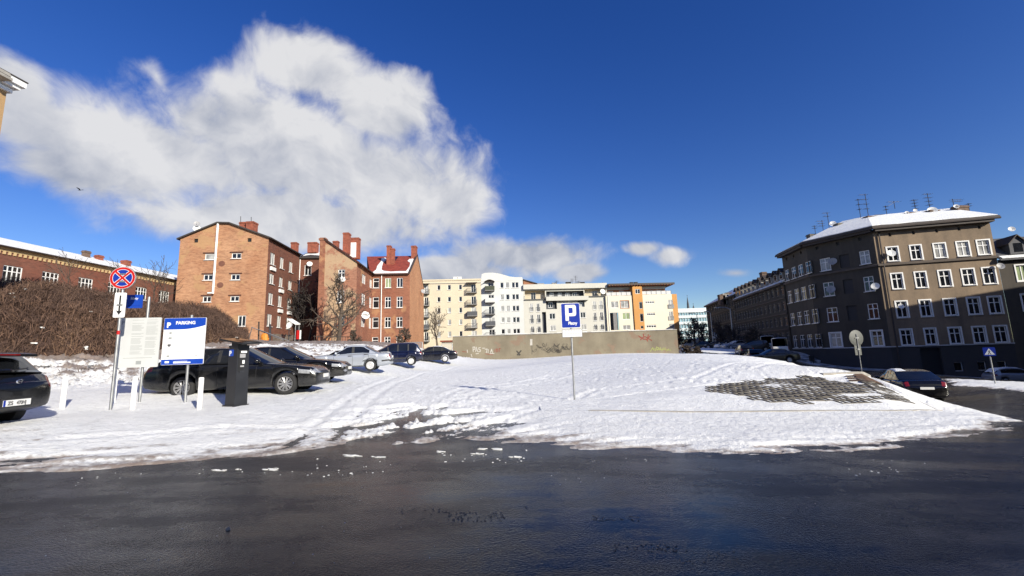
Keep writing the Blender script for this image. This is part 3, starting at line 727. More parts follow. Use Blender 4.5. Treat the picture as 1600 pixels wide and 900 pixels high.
chim_px(root, 62.5, 374, 347.5, 384, 362, d=1); chim_px(root, 62, 384.6, 346.6, 396, 364, d=1.2)
mb = MB()
for px, y0, y1 in ((376,338,347),(392.5,339,346)):
    a = at(px, y0, 62.6); b = at(px, y1+2, 62.6); mb.tube(b, a, .05, n=5)
mb.build('antenna', M['antenna'], root)
p = at(307.5, 357, 60.8); dish(root, p, (.5, -1, .4), .48, 'dish', Vector((p.x, p.y+.3, p.z-1.2))); p = at(307.5, 349.5, 60.8); dish(root, p, (.5, -1, .4), .42, 'dish_grey', Vector((p.x, p.y+.3, p.z-1.5)))
mb = MB(); mb.tube(fs.P(Ls-.1, 2, .1), fs.P(Ls-.1, eG-.2, .1), .07, n=6); mb.build('downpipe', M['white_paint'], root)

# --- 3: rear block joining the courtyard
P0 = fs.P(Ls, 0); fr = Fac((P0.x+.02, P0.y), ang=a5); Wr = fr.uz(503, 450)[0]; zr = fr.uz(480, 402.5)[1]
root = thing('rear_tenement', (P0.x+Wr/2, P0.y+3, 3), 'dark brick courtyard block with snowy roof between the two orange brick tenements', 'building')
o1 = fr.rect(475.6,414,486.6,430.5); mb = MB(); wall(mb, fr, 0, Wr, 1, zr, [o1]); mb.build('wall', BR3, root); window(root, fr, o1, 'double', sill=M['frame_white'])
mb = MB(); zk = fr.uz(480, 389.5)[1]; mb.slab([fr.P(-.2, zr, .4), fr.P(Wr, zr, .4), fr.P(Wr, zr+1.9, -4), fr.P(-.2, zr+1.9, -4)], (0, 0, -.2)); rf = mb.build('roof', M['roofdark'], root)
mb = MB(); mb.slab([fr.P(.1, zr+.12, .1), fr.P(1.4, zr+.5, -.8), fr.P(2.2, zr+.2, -.1), fr.P(Wr, zr+.16, 0), fr.P(Wr, zr+1.95, -4), fr.P(0, zr+1.95, -4)], (0, 0, -.06)); mb.build('roof_snow', M['snow_plain'], rf)
chim_px(root, P0.y+2.0, 454.5, 379, 463, 394, d=.9); chim_px(root, P0.y+2.2, 480.6, 379, 494.4, 394, d=1)
p = fr.P((o1[0]+o1[1])/2+.4, o1[3]+.1, .4); dish(root, p, (.4, -1, .4), .45)

# --- 4: red-roofed tenement
BR4 = brick('tenement_brick', (.30, .11, .065), (.25, .085, .05), (.32, .21, .14), a5, patch=(.40, .29, .18), pamt=.5, sa=.2)
BR5 = brick('tenement_red_brick', (.27, .085, .045), (.21, .062, .036), (.27, .16, .1), a5, patch=(.38, .20, .10), pamt=.57, sa=.3)
BR6 = brick('firewall_brick', (.44, .20, .095), (.38, .16, .075), (.42, .24, .13), a5+math.pi/2, sa=.15)
TILE = mat('red_roof_tile', (.225, .042, .026), .75, 0, .3, 1.6, 8, .6)
q0 = at(497.3, 460, 62); f1 = Fac((q0.x, q0.y), ang=a5); W1 = f1.uz(556.7, 460)[0]
eE = f1.uz(556.7, 409.5)[1]; zT = f1.uz(509, 374)[1]; uT = f1.uz(509, 374)[0]; zPil = f1.uz(503, 371.5)[1]; uP = f1.uz(506.5, 440)[0]
q1 = f1.P(W1, 0); f2 = Fac((q1.x, q1.y), ang=a5+math.pi/2); L2 = f2.uz(581.6, 470)[0]
q2_ = f2.P(L2, 0); f3 = Fac((q2_.x, q2_.y), ang=a5); W3 = f3.uz(640, 470)[0]
q3 = f3.P(W3, 0); f4 = Fac((q3.x, q3.y), ang=a5+math.pi/2); L4 = min(18, f4.uz(662, 470)[0])
root = thing('red_roofed_tenement', (f3.P(0, 0).x, f3.P(0, 0).y, 2.5), 'brick tenement with steep red tiled roof, patchy snow and tall chimneys', 'building')
w1 = [f1.rect(528.4,421,538.9,436.7), f1.rect(527,454,537.8,473), f1.rect(529,491,538,508)]
mb = MB(); wall(mb, f1, uP, W1, 1, eE, w1); mb.poly(f1.P(uP, eE), f1.P(W1, eE), f1.P(uT, zT), f1.P(uP, zT)); mb.poly(f1.P(0, 1, .0), f1.P(0, zT), f1.P(0, zT, -8), f1.P(0, 1, -8)); mb.build('end_wall', BR4, root)
mb = MB(); mb.slab([f1.P(0, 1, .12), f1.P(uP, 1, .12), f1.P(uP, zPil, .12), f1.P(0, zPil, .12)], -f1.n*.7); mb.box(f1.P(uP*.5, zPil-.25, -.2), (uP+.3, .8, .3), a5); mb.build('pilaster', BR5, root)
for o in w1: window(root, f1, o, 'cross', sill=M['frame_white'])
ua, za = f1.uz(496+.5, 525)[0]+.1, 0; ub = f1.uz(518, 520)[0]; zt_ = f1.uz(508, 503)[1]
mb = MB(); n = 10; pts = [f1.P(ua, 1, .02)]+[f1.P(ub, 1, .02)]+[f1.P((ua+ub)/2+(ub-ua)/2*math.cos(t), zt_-1+1*math.sin(t), .02) for t in np.linspace(0, math.pi, n)]; mb.poly(*pts); mb.build('arched_panel', BR6, root)
c2 = [(565.4,571.2,440),(577.6,581.2,445)]; r2 = [(568.5,429,443.5),(568.2,459,477),(567.7,492.3,511)]
g2_ = f2.grid(c2, r2); ops = [o for r_ in g2_ for o in r_]
mb = MB(); wall(mb, f2, 0, L2, 1, eE, ops); mb.build('side_wall', BR5, root)
for o in ops: window(root, f2, o, 'double', pmat='pane_curtain')
c3 = [(583,592.6,440),(601.8,611.2,441),(620.2,629.4,441)]; r3 = [(625,434,449.2),(625,463.4,480.6),(625,495,511.6),(625,525.5,541)]
g3 = f3.grid(c3, r3); ops = [o for r_ in g3 for o in r_ if o[2] > .8]
mb = MB(); wall(mb, f3, 0, W3, .5, eE, ops); mb.build('courtyard_wall', BR5, root)
for i, o in enumerate(ops): window(root, f3, o, 'tee' if i % 3 == 0 else ('double' if i in (1, 2) else 'cross'), pmat='pane_green' if i == 1 else 'pane', sill=M['frame_white'])
hd = L4/2; zR = f4.uz(650, 396)[1]; pk = f4.P(hd, zR); zR2 = eE+hd*math.tan(R(34))
mb = MB(); mb.poly(f4.P(0, .5), f4.P(L4, .5), f4.P(L4, eE), f4.P(hd, zR), f4.P(0, eE)); mb.build('gable_wall', BR6, root)
f5 = Fac((q2_.x-18*f3.d.x, q2_.y-18*f3.d.y), ang=a5)
mb = MB()   # front slope of the wing (valley side clipped by the left wing's own slope), rear slope
A0, A1, A2, A3 = f3.P(-W1-.5, eE-.15, .0), f3.P(W3-.05, eE-.12, .35), f4.P(hd, zR-.02, -.05), f4.P(hd, zR-.02, -.05)-f3.d*(W3+W1*.6)
A0 = f3.P(-.3, eE-.12, .35)
mb.slab([A0, A1, A2, A3], (0, 0, -.18)); B1 = f4.P(L4+.3, eE-.2, -.05); mb.slab([A2, B1, B1-f3.d*(W3+W1), A3], (0, 0, -.18)); 
# left wing: one slope falling to the right
l0, l1 = f1.P(uT-.1, zT+.1, .25), f1.P(W1+.4, eE-.12, .25); dd_ = f2.d*(L2+hd+1.0)
mb.slab([l0, l1, l1+f2.d*(L2+.1), l0+dd_], (0, 0, -.18)); rf = mb.build('roof', TILE, root)
mb = MB()
def onroof(c, pts, up=.07): 
    o_, ex_, ey_ = c; return [o_+ex_*a+ey_*b+Vector((0, 0, up)) for a, b in pts]
fr_ = (A0, (A1-A0), (A3-A0)); 
def patch(c, pts): mb.slab(onroof(c, pts), (0, 0, -.06))
ctr = (A0, A1-A0, f4.P(hd, zR-.02, -.05)-A1)
patch(ctr, [(.02,.02),(1,.02),(1,.09),(.72,.10),(.5,.085),(.3,.13),(.22,.2),(.17,.4),(.13,.62),(.17,.80),(.10,.90),(.0,.86),(.05,.66),(.04,.4),(.08,.2)])
patch(ctr, [(.90,.10),(1,.10),(1,.62),(.93,.80),(.82,.78),(.80,.66),(.90,.56),(.93,.35)])
cl = (l1, l1+f2.d*(L2+.1)-l1, l0-l1)
patch(cl, [(.1,.03),(.97,.02),(.96,.12),(.55,.2),(.1,.42),(0,.3)])
patch(cl, [(.2,.5),(.5,.4),(.35,.8),(.2,.9)])
mb.build('roof_snow', M['snow_plain'], rf)
mb = MB(); mb.slab([l0+Vector((0,0,.12))-f1.d*.1, l1+Vector((0,0,.1)), l1+f2.d*.35+Vector((0,0,.1)), l0+f2.d*.35+Vector((0,0,.12))-f1.d*.1], (0, 0, -.28)); mb.build('verge_board', M['gutter'], root)
mb = MB(); g0 = f4.P(-.3, eE-.2, .06); g1_ = f4.P(hd, zR+.12, .06); g2v = f4.P(L4+.3, eE-.2, .06)
mb.slab([g0, g1_, g1_+Vector((0,0,.22)), g0+Vector((0,0,.22))], -f4.n*.3); mb.slab([g1_, g2v, g2v+Vector((0,0,.22)), g1_+Vector((0,0,.22))], -f4.n*.3); mb.build('verge_board', M['gutter'], root)
mb = MB(); mb.tube(l1+Vector((.05,0,-.1)), l1+f2.d*L2+Vector((.05,0,-.1)), .1, n=6); mb.tube(A0+Vector((0,-.08,-.1)), A1+Vector((0,-.08,-.1)), .1, n=6); mb.build('gutter', M['gutter'], root)
mb = MB(); u_ = f3.uz(596, 470)[0]; mb.tube(f3.P(u_, .5, .12), f3.P(u_, eE-.2, .12), .07, n=6); mb.build('downpipe', M['white_paint'], root)
ych = f2.A.y+L2*.45
chim_px(root, 69, 536, 364, 544.6, 396, d=1.1); chim_px(root, 72.5, 546.5, 372, 560.5, 404, d=1.0)
mb = MB(); a = at(545.8, 379, 72.3); b = at(556.3, 379, 72.3); c = at(551, 402, 72.3); mb.box(((a.x+b.x)/2, 72.4, (a.z+c.z)/2), (b.x-a.x, .1, a.z-c.z)); mb.build('whitewashed_face', M['white_paint'], root)
chim_px(root, 74, 520, 377, 528, 392, d=.7); ym = f4.A.y+hd*.55
chim_px(root, ym-1, 604.2, 384, 610.3, 414, d=.8); chim_px(root, ym-1, 610.4, 388.5, 615.7, 414, d=.8); chim_px(root, ym+2.5, 642.4, 384.4, 650, 404, d=1.2)
mb = MB(); mb.slab(onroof(ctr, [(.3,.62),(.44,.6),(.46,.93),(.28,.93)], .09), (0, 0, -.1)); mb.build('roof_window', M['pane'], rf)
u, z = f2.uz(566, 492.5); dish(root, f2.P(u, z, .5), (.6, -1, .4), .62, 'dish')
u, z = f1.uz(536.5, 437); dish(root, f1.P(u, z, .4), (.4, -1, .3), .42, 'dish')
u, z = f4.uz(657, 455); dish(root, f4.P(u, z, .5), (.8, -1, .3), .42, 'dish_grey')
# --- 5/6/7/8: the row of modern blocks behind the concrete wall
def c6(x0, y0, x1, y1): return (640+x0/5.627, 410+y0/5.627, 640+x1/5.627, 410+y1/5.627)
def c7(x0, y0, x1, y1): return (820+x0/6, 420+y0/6, 820+x1/6, 420+y1/6)
CREAM = stucco('cream_render', (.62, .54, .40), (.46, .40, .31), .45, .3)
WHT = stucco('white_render', (.60, .61, .59), (.42, .43, .42), .4, .3)
GRY = stucco('pale_grey_render', (.56, .55, .49), (.40, .39, .36), .4, .3)
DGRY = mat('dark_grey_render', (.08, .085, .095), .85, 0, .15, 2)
YELR = stucco('pale_yellow_render', (.72, .66, .52), (.58, .53, .42), .35, .3)
ORR = stucco('orange_render', (.55, .28, .09), (.42, .2, .06), .35, .3)
TERR = stucco('terracotta_render', (.40, .15, .06), (.3, .11, .05), .35, .3)
RAIL = mat('balcony_rail_grey', (.10, .105, .11), .5, .2, .15, 4)
RAILG = mat('balcony_green_panel', (.045, .055, .03), .7, 0, .2, 4)
SLABM = mat('balcony_slab', (.2, .195, .19), .85, 0, .2, 3)
a = at(654, 500, 105); fb = Fac((a.x, a.y), ang=R(4.0))
def block(name, label, u0, u1, zt, ops, wm, dep=11, z0=.5, doffs=0.):
    root = thing(name, (fb.P((u0+u1)/2, 0).x, fb.P((u0+u1)/2, 0).y+5, z0), label, 'building')
    mb = MB(); wall(mb, fb, u0, u1, z0, zt, ops, .22)
    mb.poly(fb.P(u1, z0), fb.P(u1, z0, -dep), fb.P(u1, zt, -dep), fb.P(u1, zt)); mb.poly(fb.P(u0, z0, -dep), fb.P(u0, z0), fb.P(u0, zt), fb.P(u0, zt, -dep))
    mb.poly(fb.P(u0, zt), fb.P(u1, zt), fb.P(u1, zt, -dep), fb.P(u0, zt, -dep)); mb.build('wall', wm, root); return root
def balcony(root, u0, u1, zs, panel='RAIL', out=1.1, h=1.0, solid=False, door=True, f=None):
    f = f or fb
    m_ = {'RAIL': RAIL, 'GREEN': RAILG, 'WHITE': WHT, 'DARK': DGRY}[panel]
    mb = MB(); mb.box(f.P((u0+u1)/2, zs, out/2), (u1-u0, out, .18), f.ang); b = mb.build('balcony_slab', SLABM, root)
    mb = MB()
    if solid:
        mb.box(f.P((u0+u1)/2, zs+.09+h/2, out-.04), (u1-u0, .07, h), f.ang)
        mb.box(f.P(u0+.035, zs+.09+h/2, out/2-.04), (.07, out-.08, h), f.ang); mb.box(f.P(u1-.035, zs+.09+h/2, out/2-.04), (.07, out-.08, h), f.ang)
    else:
        mb.box(f.P((u0+u1)/2, zs+.09+h, out-.04), (u1-u0, .06, .06), f.ang)
        n = max(4, int((u1-u0)/.16))
        for i in range(n+1): mb.box(f.P(u0+.03+(u1-u0-.06)*i/n, zs+.09+h/2, out-.04), (.035, .035, h-.06), f.ang)
        for uu in (u0+.03, u1-.03):
            mb.box(f.P(uu, zs+.09+h, out/2), (.06, out-.1, .06), f.ang)
            for i in range(1, 6): mb.box(f.P(uu, zs+.09+h/2, out*i/6), (.035, .035, h-.06), f.ang)
    mb.build('balcony_railing', m_, b)
# cream block
uC0 = 0; uC1 = fb.uz(752.3, 480)[0]; zC = fb.uz(710, 438)[1]
cols = [c6(243,0,270,0)[::2]+(448,), c6(335,0,362,0)[::2]+(448,), c6(433,0,459,0)[::2]+(448,), c6(540,0,583,0)[::2]+(452,), c6(130,0,165,0)[::2]+(452,)]
rws = [(448,)+c6(0,197,0,241)[1::2], (448,)+c6(0,302,0,345)[1::2], (448,)+c6(0,398,0,445)[1::2], (448,)+c6(0,502,0,549)[1::2], (448,)+c6(0,606,0,655)[1::2]]
rws = [(708,)+r_[1:] for r_ in rws]
G = fb.grid(cols, rws)
for r_ in G:
    for k in (3, 4): r_[k][2] -= .75
ops = [o for r_ in G for o in r_]
root = block('cream_apartment_block', 'cream rendered five storey block with balconies behind a bare tree and concrete wall', uC0-2, uC1, zC, ops, CREAM)
for i, o in enumerate(ops): window(root, fb, o, 'double' if i % 5 > 2 else 'single', pmat='pane_curtain' if random.random() < .35 else 'pane', sill=M['frame_white'])
mb = MB(); mb.box(fb.P((uC1-2)/2, zC+.12, -.1), (uC1+2, .5, .35), fb.ang); mb.build('parapet', CREAM, root)
mb = MB(); mb.box(fb.P((uC1-2)/2, zC-.75, .05), (uC1+2, .1, .12), fb.ang); mb.build('string_course', SLABM, root)
for k, r_ in enumerate(G):
    z = r_[3][2]-.15
    balcony(root, r_[3][0]-1.0, r_[3][1]+.25, z, 'DARK' if k == 2 else 'RAIL', solid=(k == 2))
    balcony(root, r_[4][0]-.2, r_[4][1]+.3, z, 'DARK' if k == 3 else 'RAIL', solid=(k == 3))
mb = MB(); o = G[0][3]; mb.slab([fb.P(o[0]-1.1, o[3]+.2, 1.3), fb.P(o[1]+.3, o[3]+.2, 1.3), fb.P(o[1]+.3, o[3]+.55, 0), fb.P(o[0]-1.1, o[3]+.55, 0)], (0, 0, -.1)); o = G[0][4]
mb.slab([fb.P(o[0]-.4, o[3]+.2, 1.3), fb.P(o[1]+.3, o[3]+.2, 1.3), fb.P(o[1]+.3, o[3]+.5, 0), fb.P(o[0]-.4, o[3]+.5, 0)], (0, 0, -.1)); mb.build('canopy', M['gutter'], root)
for px in (710, 717): 
    u, z = fb.uz(px, 434.5); mb = MB(); mb.box(fb.P(u, zC+.7, -4), (.9, .9, 1.4), fb.ang); mb.box(fb.P(u, zC+1.45, -4), (1.1, 1.1, .1), fb.ang); mb.build('roof_vent', M['white_paint'], root)
# white block, wavy parapet
uW1 = fb.uz(818.2, 480)[0]
cols = [c6(*(797,0,826,0))[::2]+(448,), c6(845,0,875,0)[::2]+(448,), c6(899,0,925,0)[::2]+(448,), c6(930,0,957,0)[::2]+(448,), c6(690,0,740,0)[::2]+(450,)]
rws = [(790,)+c6(0,176,0,224)[1::2], (790,)+c6(0,281,0,328)[1::2], (790,)+c6(0,382,0,430)[1::2], (790,)+c6(0,483,0,530)[1::2], (790,)+c6(0,586,0,628)[1::2]]
G = fb.grid(cols, rws)
for r_ in G: r_[4][2] -= .6
ops = [o for r_ in G for o in r_]; zW = fb.uz(790, 433.5)[1]-.3
root = block('white_apartment_block', 'white rendered block with wavy parapet and dark sided balconies', uC1+.01, uW1, zW, ops, WHT)
mb = MB(); pr = [fb.uz(640+x/5.627, 410+y/5.627) for x, y in ((634,104),(655,95),(690,90),(735,91),(790,99),(835,111),(880,124),(930,130),(990,130))]
top = [fb.P(min(max(u, uC1+.01), uW1), z, .04) for u, z in pr]; bot = [fb.P(uW1, zW-.6, .04), fb.P(uC1+.01, zW-.6, .04)]
pts = bot[::-1]+top[::-1]; mb.slab([bot[1]]+[bot[0]]+top[::-1], -fb.n*.4); mb.build('parapet', WHT, root)
for i, o in enumerate(ops): window(root, fb, o, 'double' if i % 5 == 4 else 'single', pmat='pane_curtain' if random.random() < .25 else 'pane', sill=M['frame_white'])
for k, r_ in enumerate(G):
    z = r_[4][2]-.12; balcony(root, r_[4][0]-.8, r_[4][1]+.15, z, ['GREEN', 'WHITE', 'RAIL', 'DARK', 'RAIL'][k], out=1.3, solid=k in (0, 1, 3))
o = G[0][4]; mb = MB(); n = 8
for i in range(n):
    f0, f1_ = i/n, (i+1)/n; zz = lambda f_: o[3]+.15+.45*math.sin(f_*math.pi)
    ua_, ub_ = o[0]-.9+(o[1]-o[0]+1.1)*f0, o[0]-.9+(o[1]-o[0]+1.1)*f1_
    mb.slab([fb.P(ua_, zz(f0), 1.4), fb.P(ub_, zz(f1_), 1.4), fb.P(ub_, zz(f1_), 0), fb.P(ua_, zz(f0), 0)], (0, 0, -.12))
mb.build('canopy', M['gutter'], root)
# orange brick house behind
pb = at(826, 445, 122); root = thing('brick_house', (pb.x, 127, 1), 'orange brick upper storey peeping over between the white and grey blocks', 'building')
BRB = brick('rear_brick', (.36, .15, .07), (.3, .11, .055), (.34, .2, .12), R(4), sa=.2)
a_, b_ = at(818, 448, 122), at(841, 448, 122); mb = MB(); w = b_.x-a_.x
mb.box(((a_.x+b_.x)/2, 126, (a_.z+.5)/2+.8), (w, 8, a_.z-1)); mb.build('wall', BRB, root)
t0 = at(818, 436, 122).z; t1 = at(841, 443.5, 122).z; mb = MB(); mb.slab([(a_.x-.2, 121.7, t0), (b_.x+.3, 121.7, t1), (b_.x+.3, 130.3, t1), (a_.x-.2, 130.3, t0)], (0, 0, -.25)); mb.build('roof', M['roofdark'], root)
mb = MB(); mb.poly((a_.x, 122, a_.z+.3), (b_.x, 122, a_.z+.3), (b_.x, 122, t1-.2), (a_.x, 122, t0-.2)); mb.build('gable', BRB, root)
# grey block
uG1 = fb.uz(949.5, 480)[0]; zG = fb.uz(880, 444)[1]; zG1 = fb.uz(880, 451.5)[1]
gr = {k: fb.rect(*c7(*v)) for k, v in dict(
 t1=(62,215,108,285), w1=(48,325,75,402), w2=(110,325,138,402), w3=(52,430,80,510), w4=(115,428,145,508), w5=(58,540,86,600), w6=(118,538,148,598),
 m1=(240,218,282,262), m2=(318,218,356,260), m3=(388,218,432,258), m4=(458,215,500,255), l1=(222,310,266,362), s1=(352,303,376,325), s2=(414,302,440,324), l2=(503,308,556,352),
 k1=(230,416,286,472), k2=(520,405,570,460), j1=(238,528,292,582), j2=(528,518,578,572), r1=(642,200,692,258), r2=(640,303,667,382), r3=(700,300,728,380), r4=(646,410,672,488), r5=(706,405,734,485), r6=(650,520,678,574), r7=(712,518,742,572)).items()}
rec1 = fb.rect(*c7(0,205,190,292)); rec2 = fb.rect(*c7(200,208,552,262)); rec3 = fb.rect(*c7(560,190,760,262)); sl = fb.rect(*c7(165,405,202,600)); rl = fb.rect(*c7(200,303,300,378)); rr_ = fb.rect(*c7(495,300,560,356))
flat = [v for k, v in gr.items() if k not in ('t1', 'm1', 'm2', 'm3', 'm4', 'r1', 'l1', 'l2')]
root = block('grey_apartment_block', 'long pale grey block with a recessed top storey behind the blue parking sign', uW1+.01, uG1, zG, flat+[rec1, rec2, rec3, sl, rl, rr_], GRY)
mb = MB()
for q_, mm in ((rec1, 1), (rec2, 1), (rec3, 1), (sl, 1), (rl, 1), (rr_, 1)): pass
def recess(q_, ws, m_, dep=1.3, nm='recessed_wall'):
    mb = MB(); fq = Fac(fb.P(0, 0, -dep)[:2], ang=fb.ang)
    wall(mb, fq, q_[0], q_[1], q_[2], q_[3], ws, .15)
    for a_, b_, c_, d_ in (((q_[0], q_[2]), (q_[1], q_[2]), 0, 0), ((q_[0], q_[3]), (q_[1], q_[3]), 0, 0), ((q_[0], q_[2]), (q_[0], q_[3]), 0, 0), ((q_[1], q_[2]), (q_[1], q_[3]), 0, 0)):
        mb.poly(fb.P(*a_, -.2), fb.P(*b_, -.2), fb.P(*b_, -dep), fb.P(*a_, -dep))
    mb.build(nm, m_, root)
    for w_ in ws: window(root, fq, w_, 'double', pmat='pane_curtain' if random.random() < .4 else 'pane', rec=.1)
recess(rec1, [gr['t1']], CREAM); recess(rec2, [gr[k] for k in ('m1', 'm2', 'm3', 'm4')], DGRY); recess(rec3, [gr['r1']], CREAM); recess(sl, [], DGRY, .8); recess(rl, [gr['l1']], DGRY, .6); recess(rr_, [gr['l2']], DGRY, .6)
for i, o in enumerate(flat): window(root, fb, o, 'double', pmat='pane_curtain' if random.random() < .3 else 'pane', rec=.08, sill=M['frame_white'])
mb = MB(); mb.box(fb.P((uW1+uG1)/2, (zG+zG1)/2, .25), (uG1-uW1-.05, .9, zG-zG1), fb.ang); mb.build('parapet', GRY, root)
pw = fb.rect(*c7(195,262,590,300)); mb = MB(); mb.box(fb.P((pw[0]+pw[1])/2, (pw[2]+pw[3])/2, .5), (pw[1]-pw[0], 1.0, pw[3]-pw[2]), fb.ang); mb.build('loggia_parapet', GRY, root)
for q_ in (rec1, rec3): 
    mb = MB(); mb.box(fb.P((q_[0]+q_[1])/2, q_[2]+.1, .15), (q_[1]-q_[0]+.2, .5, .16), fb.ang); n = int((q_[1]-q_[0])/.25)
    mb.box(fb.P((q_[0]+q_[1])/2, q_[2]+1.1, .3), (q_[1]-q_[0], .05, .05), fb.ang)
    for i in range(n+1): mb.box(fb.P(q_[0]+(q_[1]-q_[0])*i/n, q_[2]+.62, .3), (.035, .035, .92), fb.ang)
    mb.build('terrace_railing', RAIL, root)
for ks in (('w1','w2'),('w3','w4'),('w5','w6'),('r2','r3'),('r4','r5'),('r6','r7')):
    o0, o1 = gr[ks[0]], gr[ks[1]]; z = o0[2]+.1
    for uu in (o0, o1):
        mb = MB()
        mb.box(fb.P((uu[0]+uu[1])/2, z+.9, .1), (uu[1]-uu[0]+.3, .05, .05), fb.ang)
        for i in range(6): mb.box(fb.P(uu[0]-.12+(uu[1]-uu[0]+.24)*i/5, z+.45, .1), (.03, .03, .9), fb.ang)
        mb.build('window_guard', RAIL, root)
for px, ht in ((873,9),(862,4),(889,4),(898,12),(904,17),(908,8),(947,5),(852,2.5),(842,3)):
    u, z = fb.uz(px, 444); k = ht*105/680; mb = MB(); mb.tube(fb.P(u, zG, -3), fb.P(u, zG+k, -3), .05, n=5)
    if ht > 6:
        for j in range(3): mb.box(fb.P(u, zG+k*(.65+.15*j), -3), (1.0, .05, .05), fb.ang)
    mb.build('antenna', M['antenna'], root)
for px, w_, h_ in ((848,1.6,.8),(870,1,.9),(893,1.2,1.0),(906,1.8,.7),(915,1.2,.9),(790,.6,.5)):
    u, z = fb.uz(px, 444); mb = MB(); mb.box(fb.P(u, zG+h_/2, -4), (w_, 1, h_), fb.ang); mb.box(fb.P(u, zG+h_+.05, -4), (w_+.2, 1.2, .1), fb.ang); mb.build('roof_vent', M['roofdark'] if px % 2 else M['dish_grey'], root)
p = fb.P(*fb.uz(941, 456), .6); dish(root, p, (.3, -1, .3), .7)
# orange and cream block
uO0 = uG1+.05; uO1 = fb.uz(1056, 490)[0]; fe = Fac(fb.P(uO0, 0, .6)[:2], ang=fb.ang)
def ru(*v): r_ = fe.rect(*c7(*v)); return r_
zL = fe.uz(960, 462)[1]; zRr = fe.uz(1040, 459.5)[1]; zTt = fe.uz(995, 447.5)[1]
root = thing('orange_apartment_block', (fe.P(8, 0).x, fe.P(8, 0).y+5, 1), 'cream and orange modern block with overhanging flat roof at the right end of the row', 'building')
lb = ru(775,252,1018,600); tb = ru(1018,165,1108,600); rb = ru(1108,240,1392,600); eb = ru(1392,235,1443,600)
wl_ = [ru(808,305,876,366), ru(898,300,975,368), ru(915,412,985,474), ru(920,528,990,572)]; nich = ru(802,410,882,575)
mb = MB(); wall(mb, fe, lb[0]-.2, lb[1], .5, lb[3], wl_+[nich]); mb.poly(*[fe.P(lb[0], lb[3]), fe.P(lb[1], lb[3]), fe.P(lb[1], lb[3], -6), fe.P(lb[0], lb[3], -6)]); mb.build('left_wing_wall', YELR, root)
for i, o in enumerate(wl_): window(root, fe, o, 'double', pmat=['pane_curtain', 'pane_curtain', 'pane_green', 'pane_curtain'][i], trim=TERR if i == 1 else None)
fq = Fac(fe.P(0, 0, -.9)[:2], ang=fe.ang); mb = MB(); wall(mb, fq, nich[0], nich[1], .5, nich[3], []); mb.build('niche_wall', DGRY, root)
mb = MB(); mb.box(fe.P((nich[0]+nich[1])/2+.2, nich[3]/2, -.3), (.9, .5, nich[3]-.1), fe.ang); mb.build('column', SLABM, root)
wst = [ru(1068,312,1100,376), ru(1076,422,1108,496), ru(1082,535,1108,562)]; wst = [[o[0], min(o[1], tb[1]-.05), o[2], o[3]] for o in wst]; ar = ru(1030,192,1076,236)
mb = MB(); ft = Fac(fe.P(0, 0, .35)[:2], ang=fe.ang); wall(mb, ft, tb[0], tb[1], .5, tb[3], wst+[ar]); 
mb.poly(ft.P(tb[0], .5), ft.P(tb[0], tb[3]), ft.P(tb[0], tb[3], -6), ft.P(tb[0], .5, -6)); mb.poly(ft.P(tb[1], .5), ft.P(tb[1], tb[3]), ft.P(tb[1], tb[3], -6), ft.P(tb[1], .5, -6)); mb.poly(ft.P(tb[0], tb[3]), ft.P(tb[1], tb[3]), ft.P(tb[1], tb[3], -6), ft.P(tb[0], tb[3], -6))
mb.build('stair_tower', ORR, root)
for o in wst: window(root, ft, o, 'single', 'frame_grey')
window(root, ft, ar, 'double')
wr_ = [ru(1128,301,1214,325), ru(1145,412,1221,437), ru(1140,525,1232,552)]; wc = [ru(1345,290,1390,372), ru(1350,400,1390,482), ru(1366,516,1391,552)]
mb = MB(); wall(mb, fe, rb[0], rb[1], .5, rb[3], wr_+wc); mb.poly(*[fe.P(rb[0], rb[3]), fe.P(rb[1], rb[3]), fe.P(rb[1], rb[3], -9), fe.P(rb[0], rb[3], -9)]); mb.build('right_wing_wall', YELR, root)
for o in wr_+wc: window(root, fe, o, 'quad' if o in wr_ else 'double', pmat='pane' if o in wr_ else 'pane_curtain')
for o in wc: 
    mb = MB(); mb.box(fe.P((o[0]+o[1])/2, o[2]+.5, .12), (o[1]-o[0]+.3, .04, 1.0), fe.ang); mb.build('balcony_glass', M['pane_curtain'], root)
mb = MB(); fx = Fac(fe.P(eb[0], 0, -.2)[:2], ang=fe.ang); mb.poly(fx.P(0, .5), fx.P(eb[1]-eb[0], .5), fx.P(eb[1]-eb[0], eb[3]), fx.P(0, eb[3])); mb.poly(fx.P(eb[1]-eb[0], .5), fx.P(eb[1]-eb[0], .5, -9), fx.P(eb[1]-eb[0], eb[3], -9), fx.P(eb[1]-eb[0], eb[3])); mb.poly(fx.P(0, eb[3]), fx.P(eb[1]-eb[0], eb[3]), fx.P(eb[1]-eb[0], eb[3], -9), fx.P(0, eb[3], -9)); mb.build('end_wall', ORR, root)
pz = ru(775,150,1340,250); tw = [ru(795,200,848,250), ru(902,197,952,247), ru(1186,194,1228,244), ru(1258,190,1308,242)]
fp = Fac(fe.P(0, 0, -1.6)[:2], ang=fe.ang); zP = pz[3]-.25; zb2 = min(lb[3], rb[3])-.4
tw = [[o[0], o[1], max(o[2], zb2+.05), o[3]] for o in tw]
mb = MB(); wall(mb, fp, pz[0], pz[1], zb2, zP-.75, tw); mb.poly(fp.P(pz[1], zb2), fp.P(pz[1], zb2, -7), fp.P(pz[1], zP-.75, -7), fp.P(pz[1], zP-.75)); mb.build('penthouse_wall', TERR, root)
for o in tw: window(root, fp, o, 'double', pmat='pane_curtain')
mb = MB(); mb.box(fp.P((pz[0]+pz[1])/2, zP-.37, -3.4), (pz[1]-pz[0]+.1, 7.1, .75), fe.ang); mb.build('eaves_band', WHT, root)
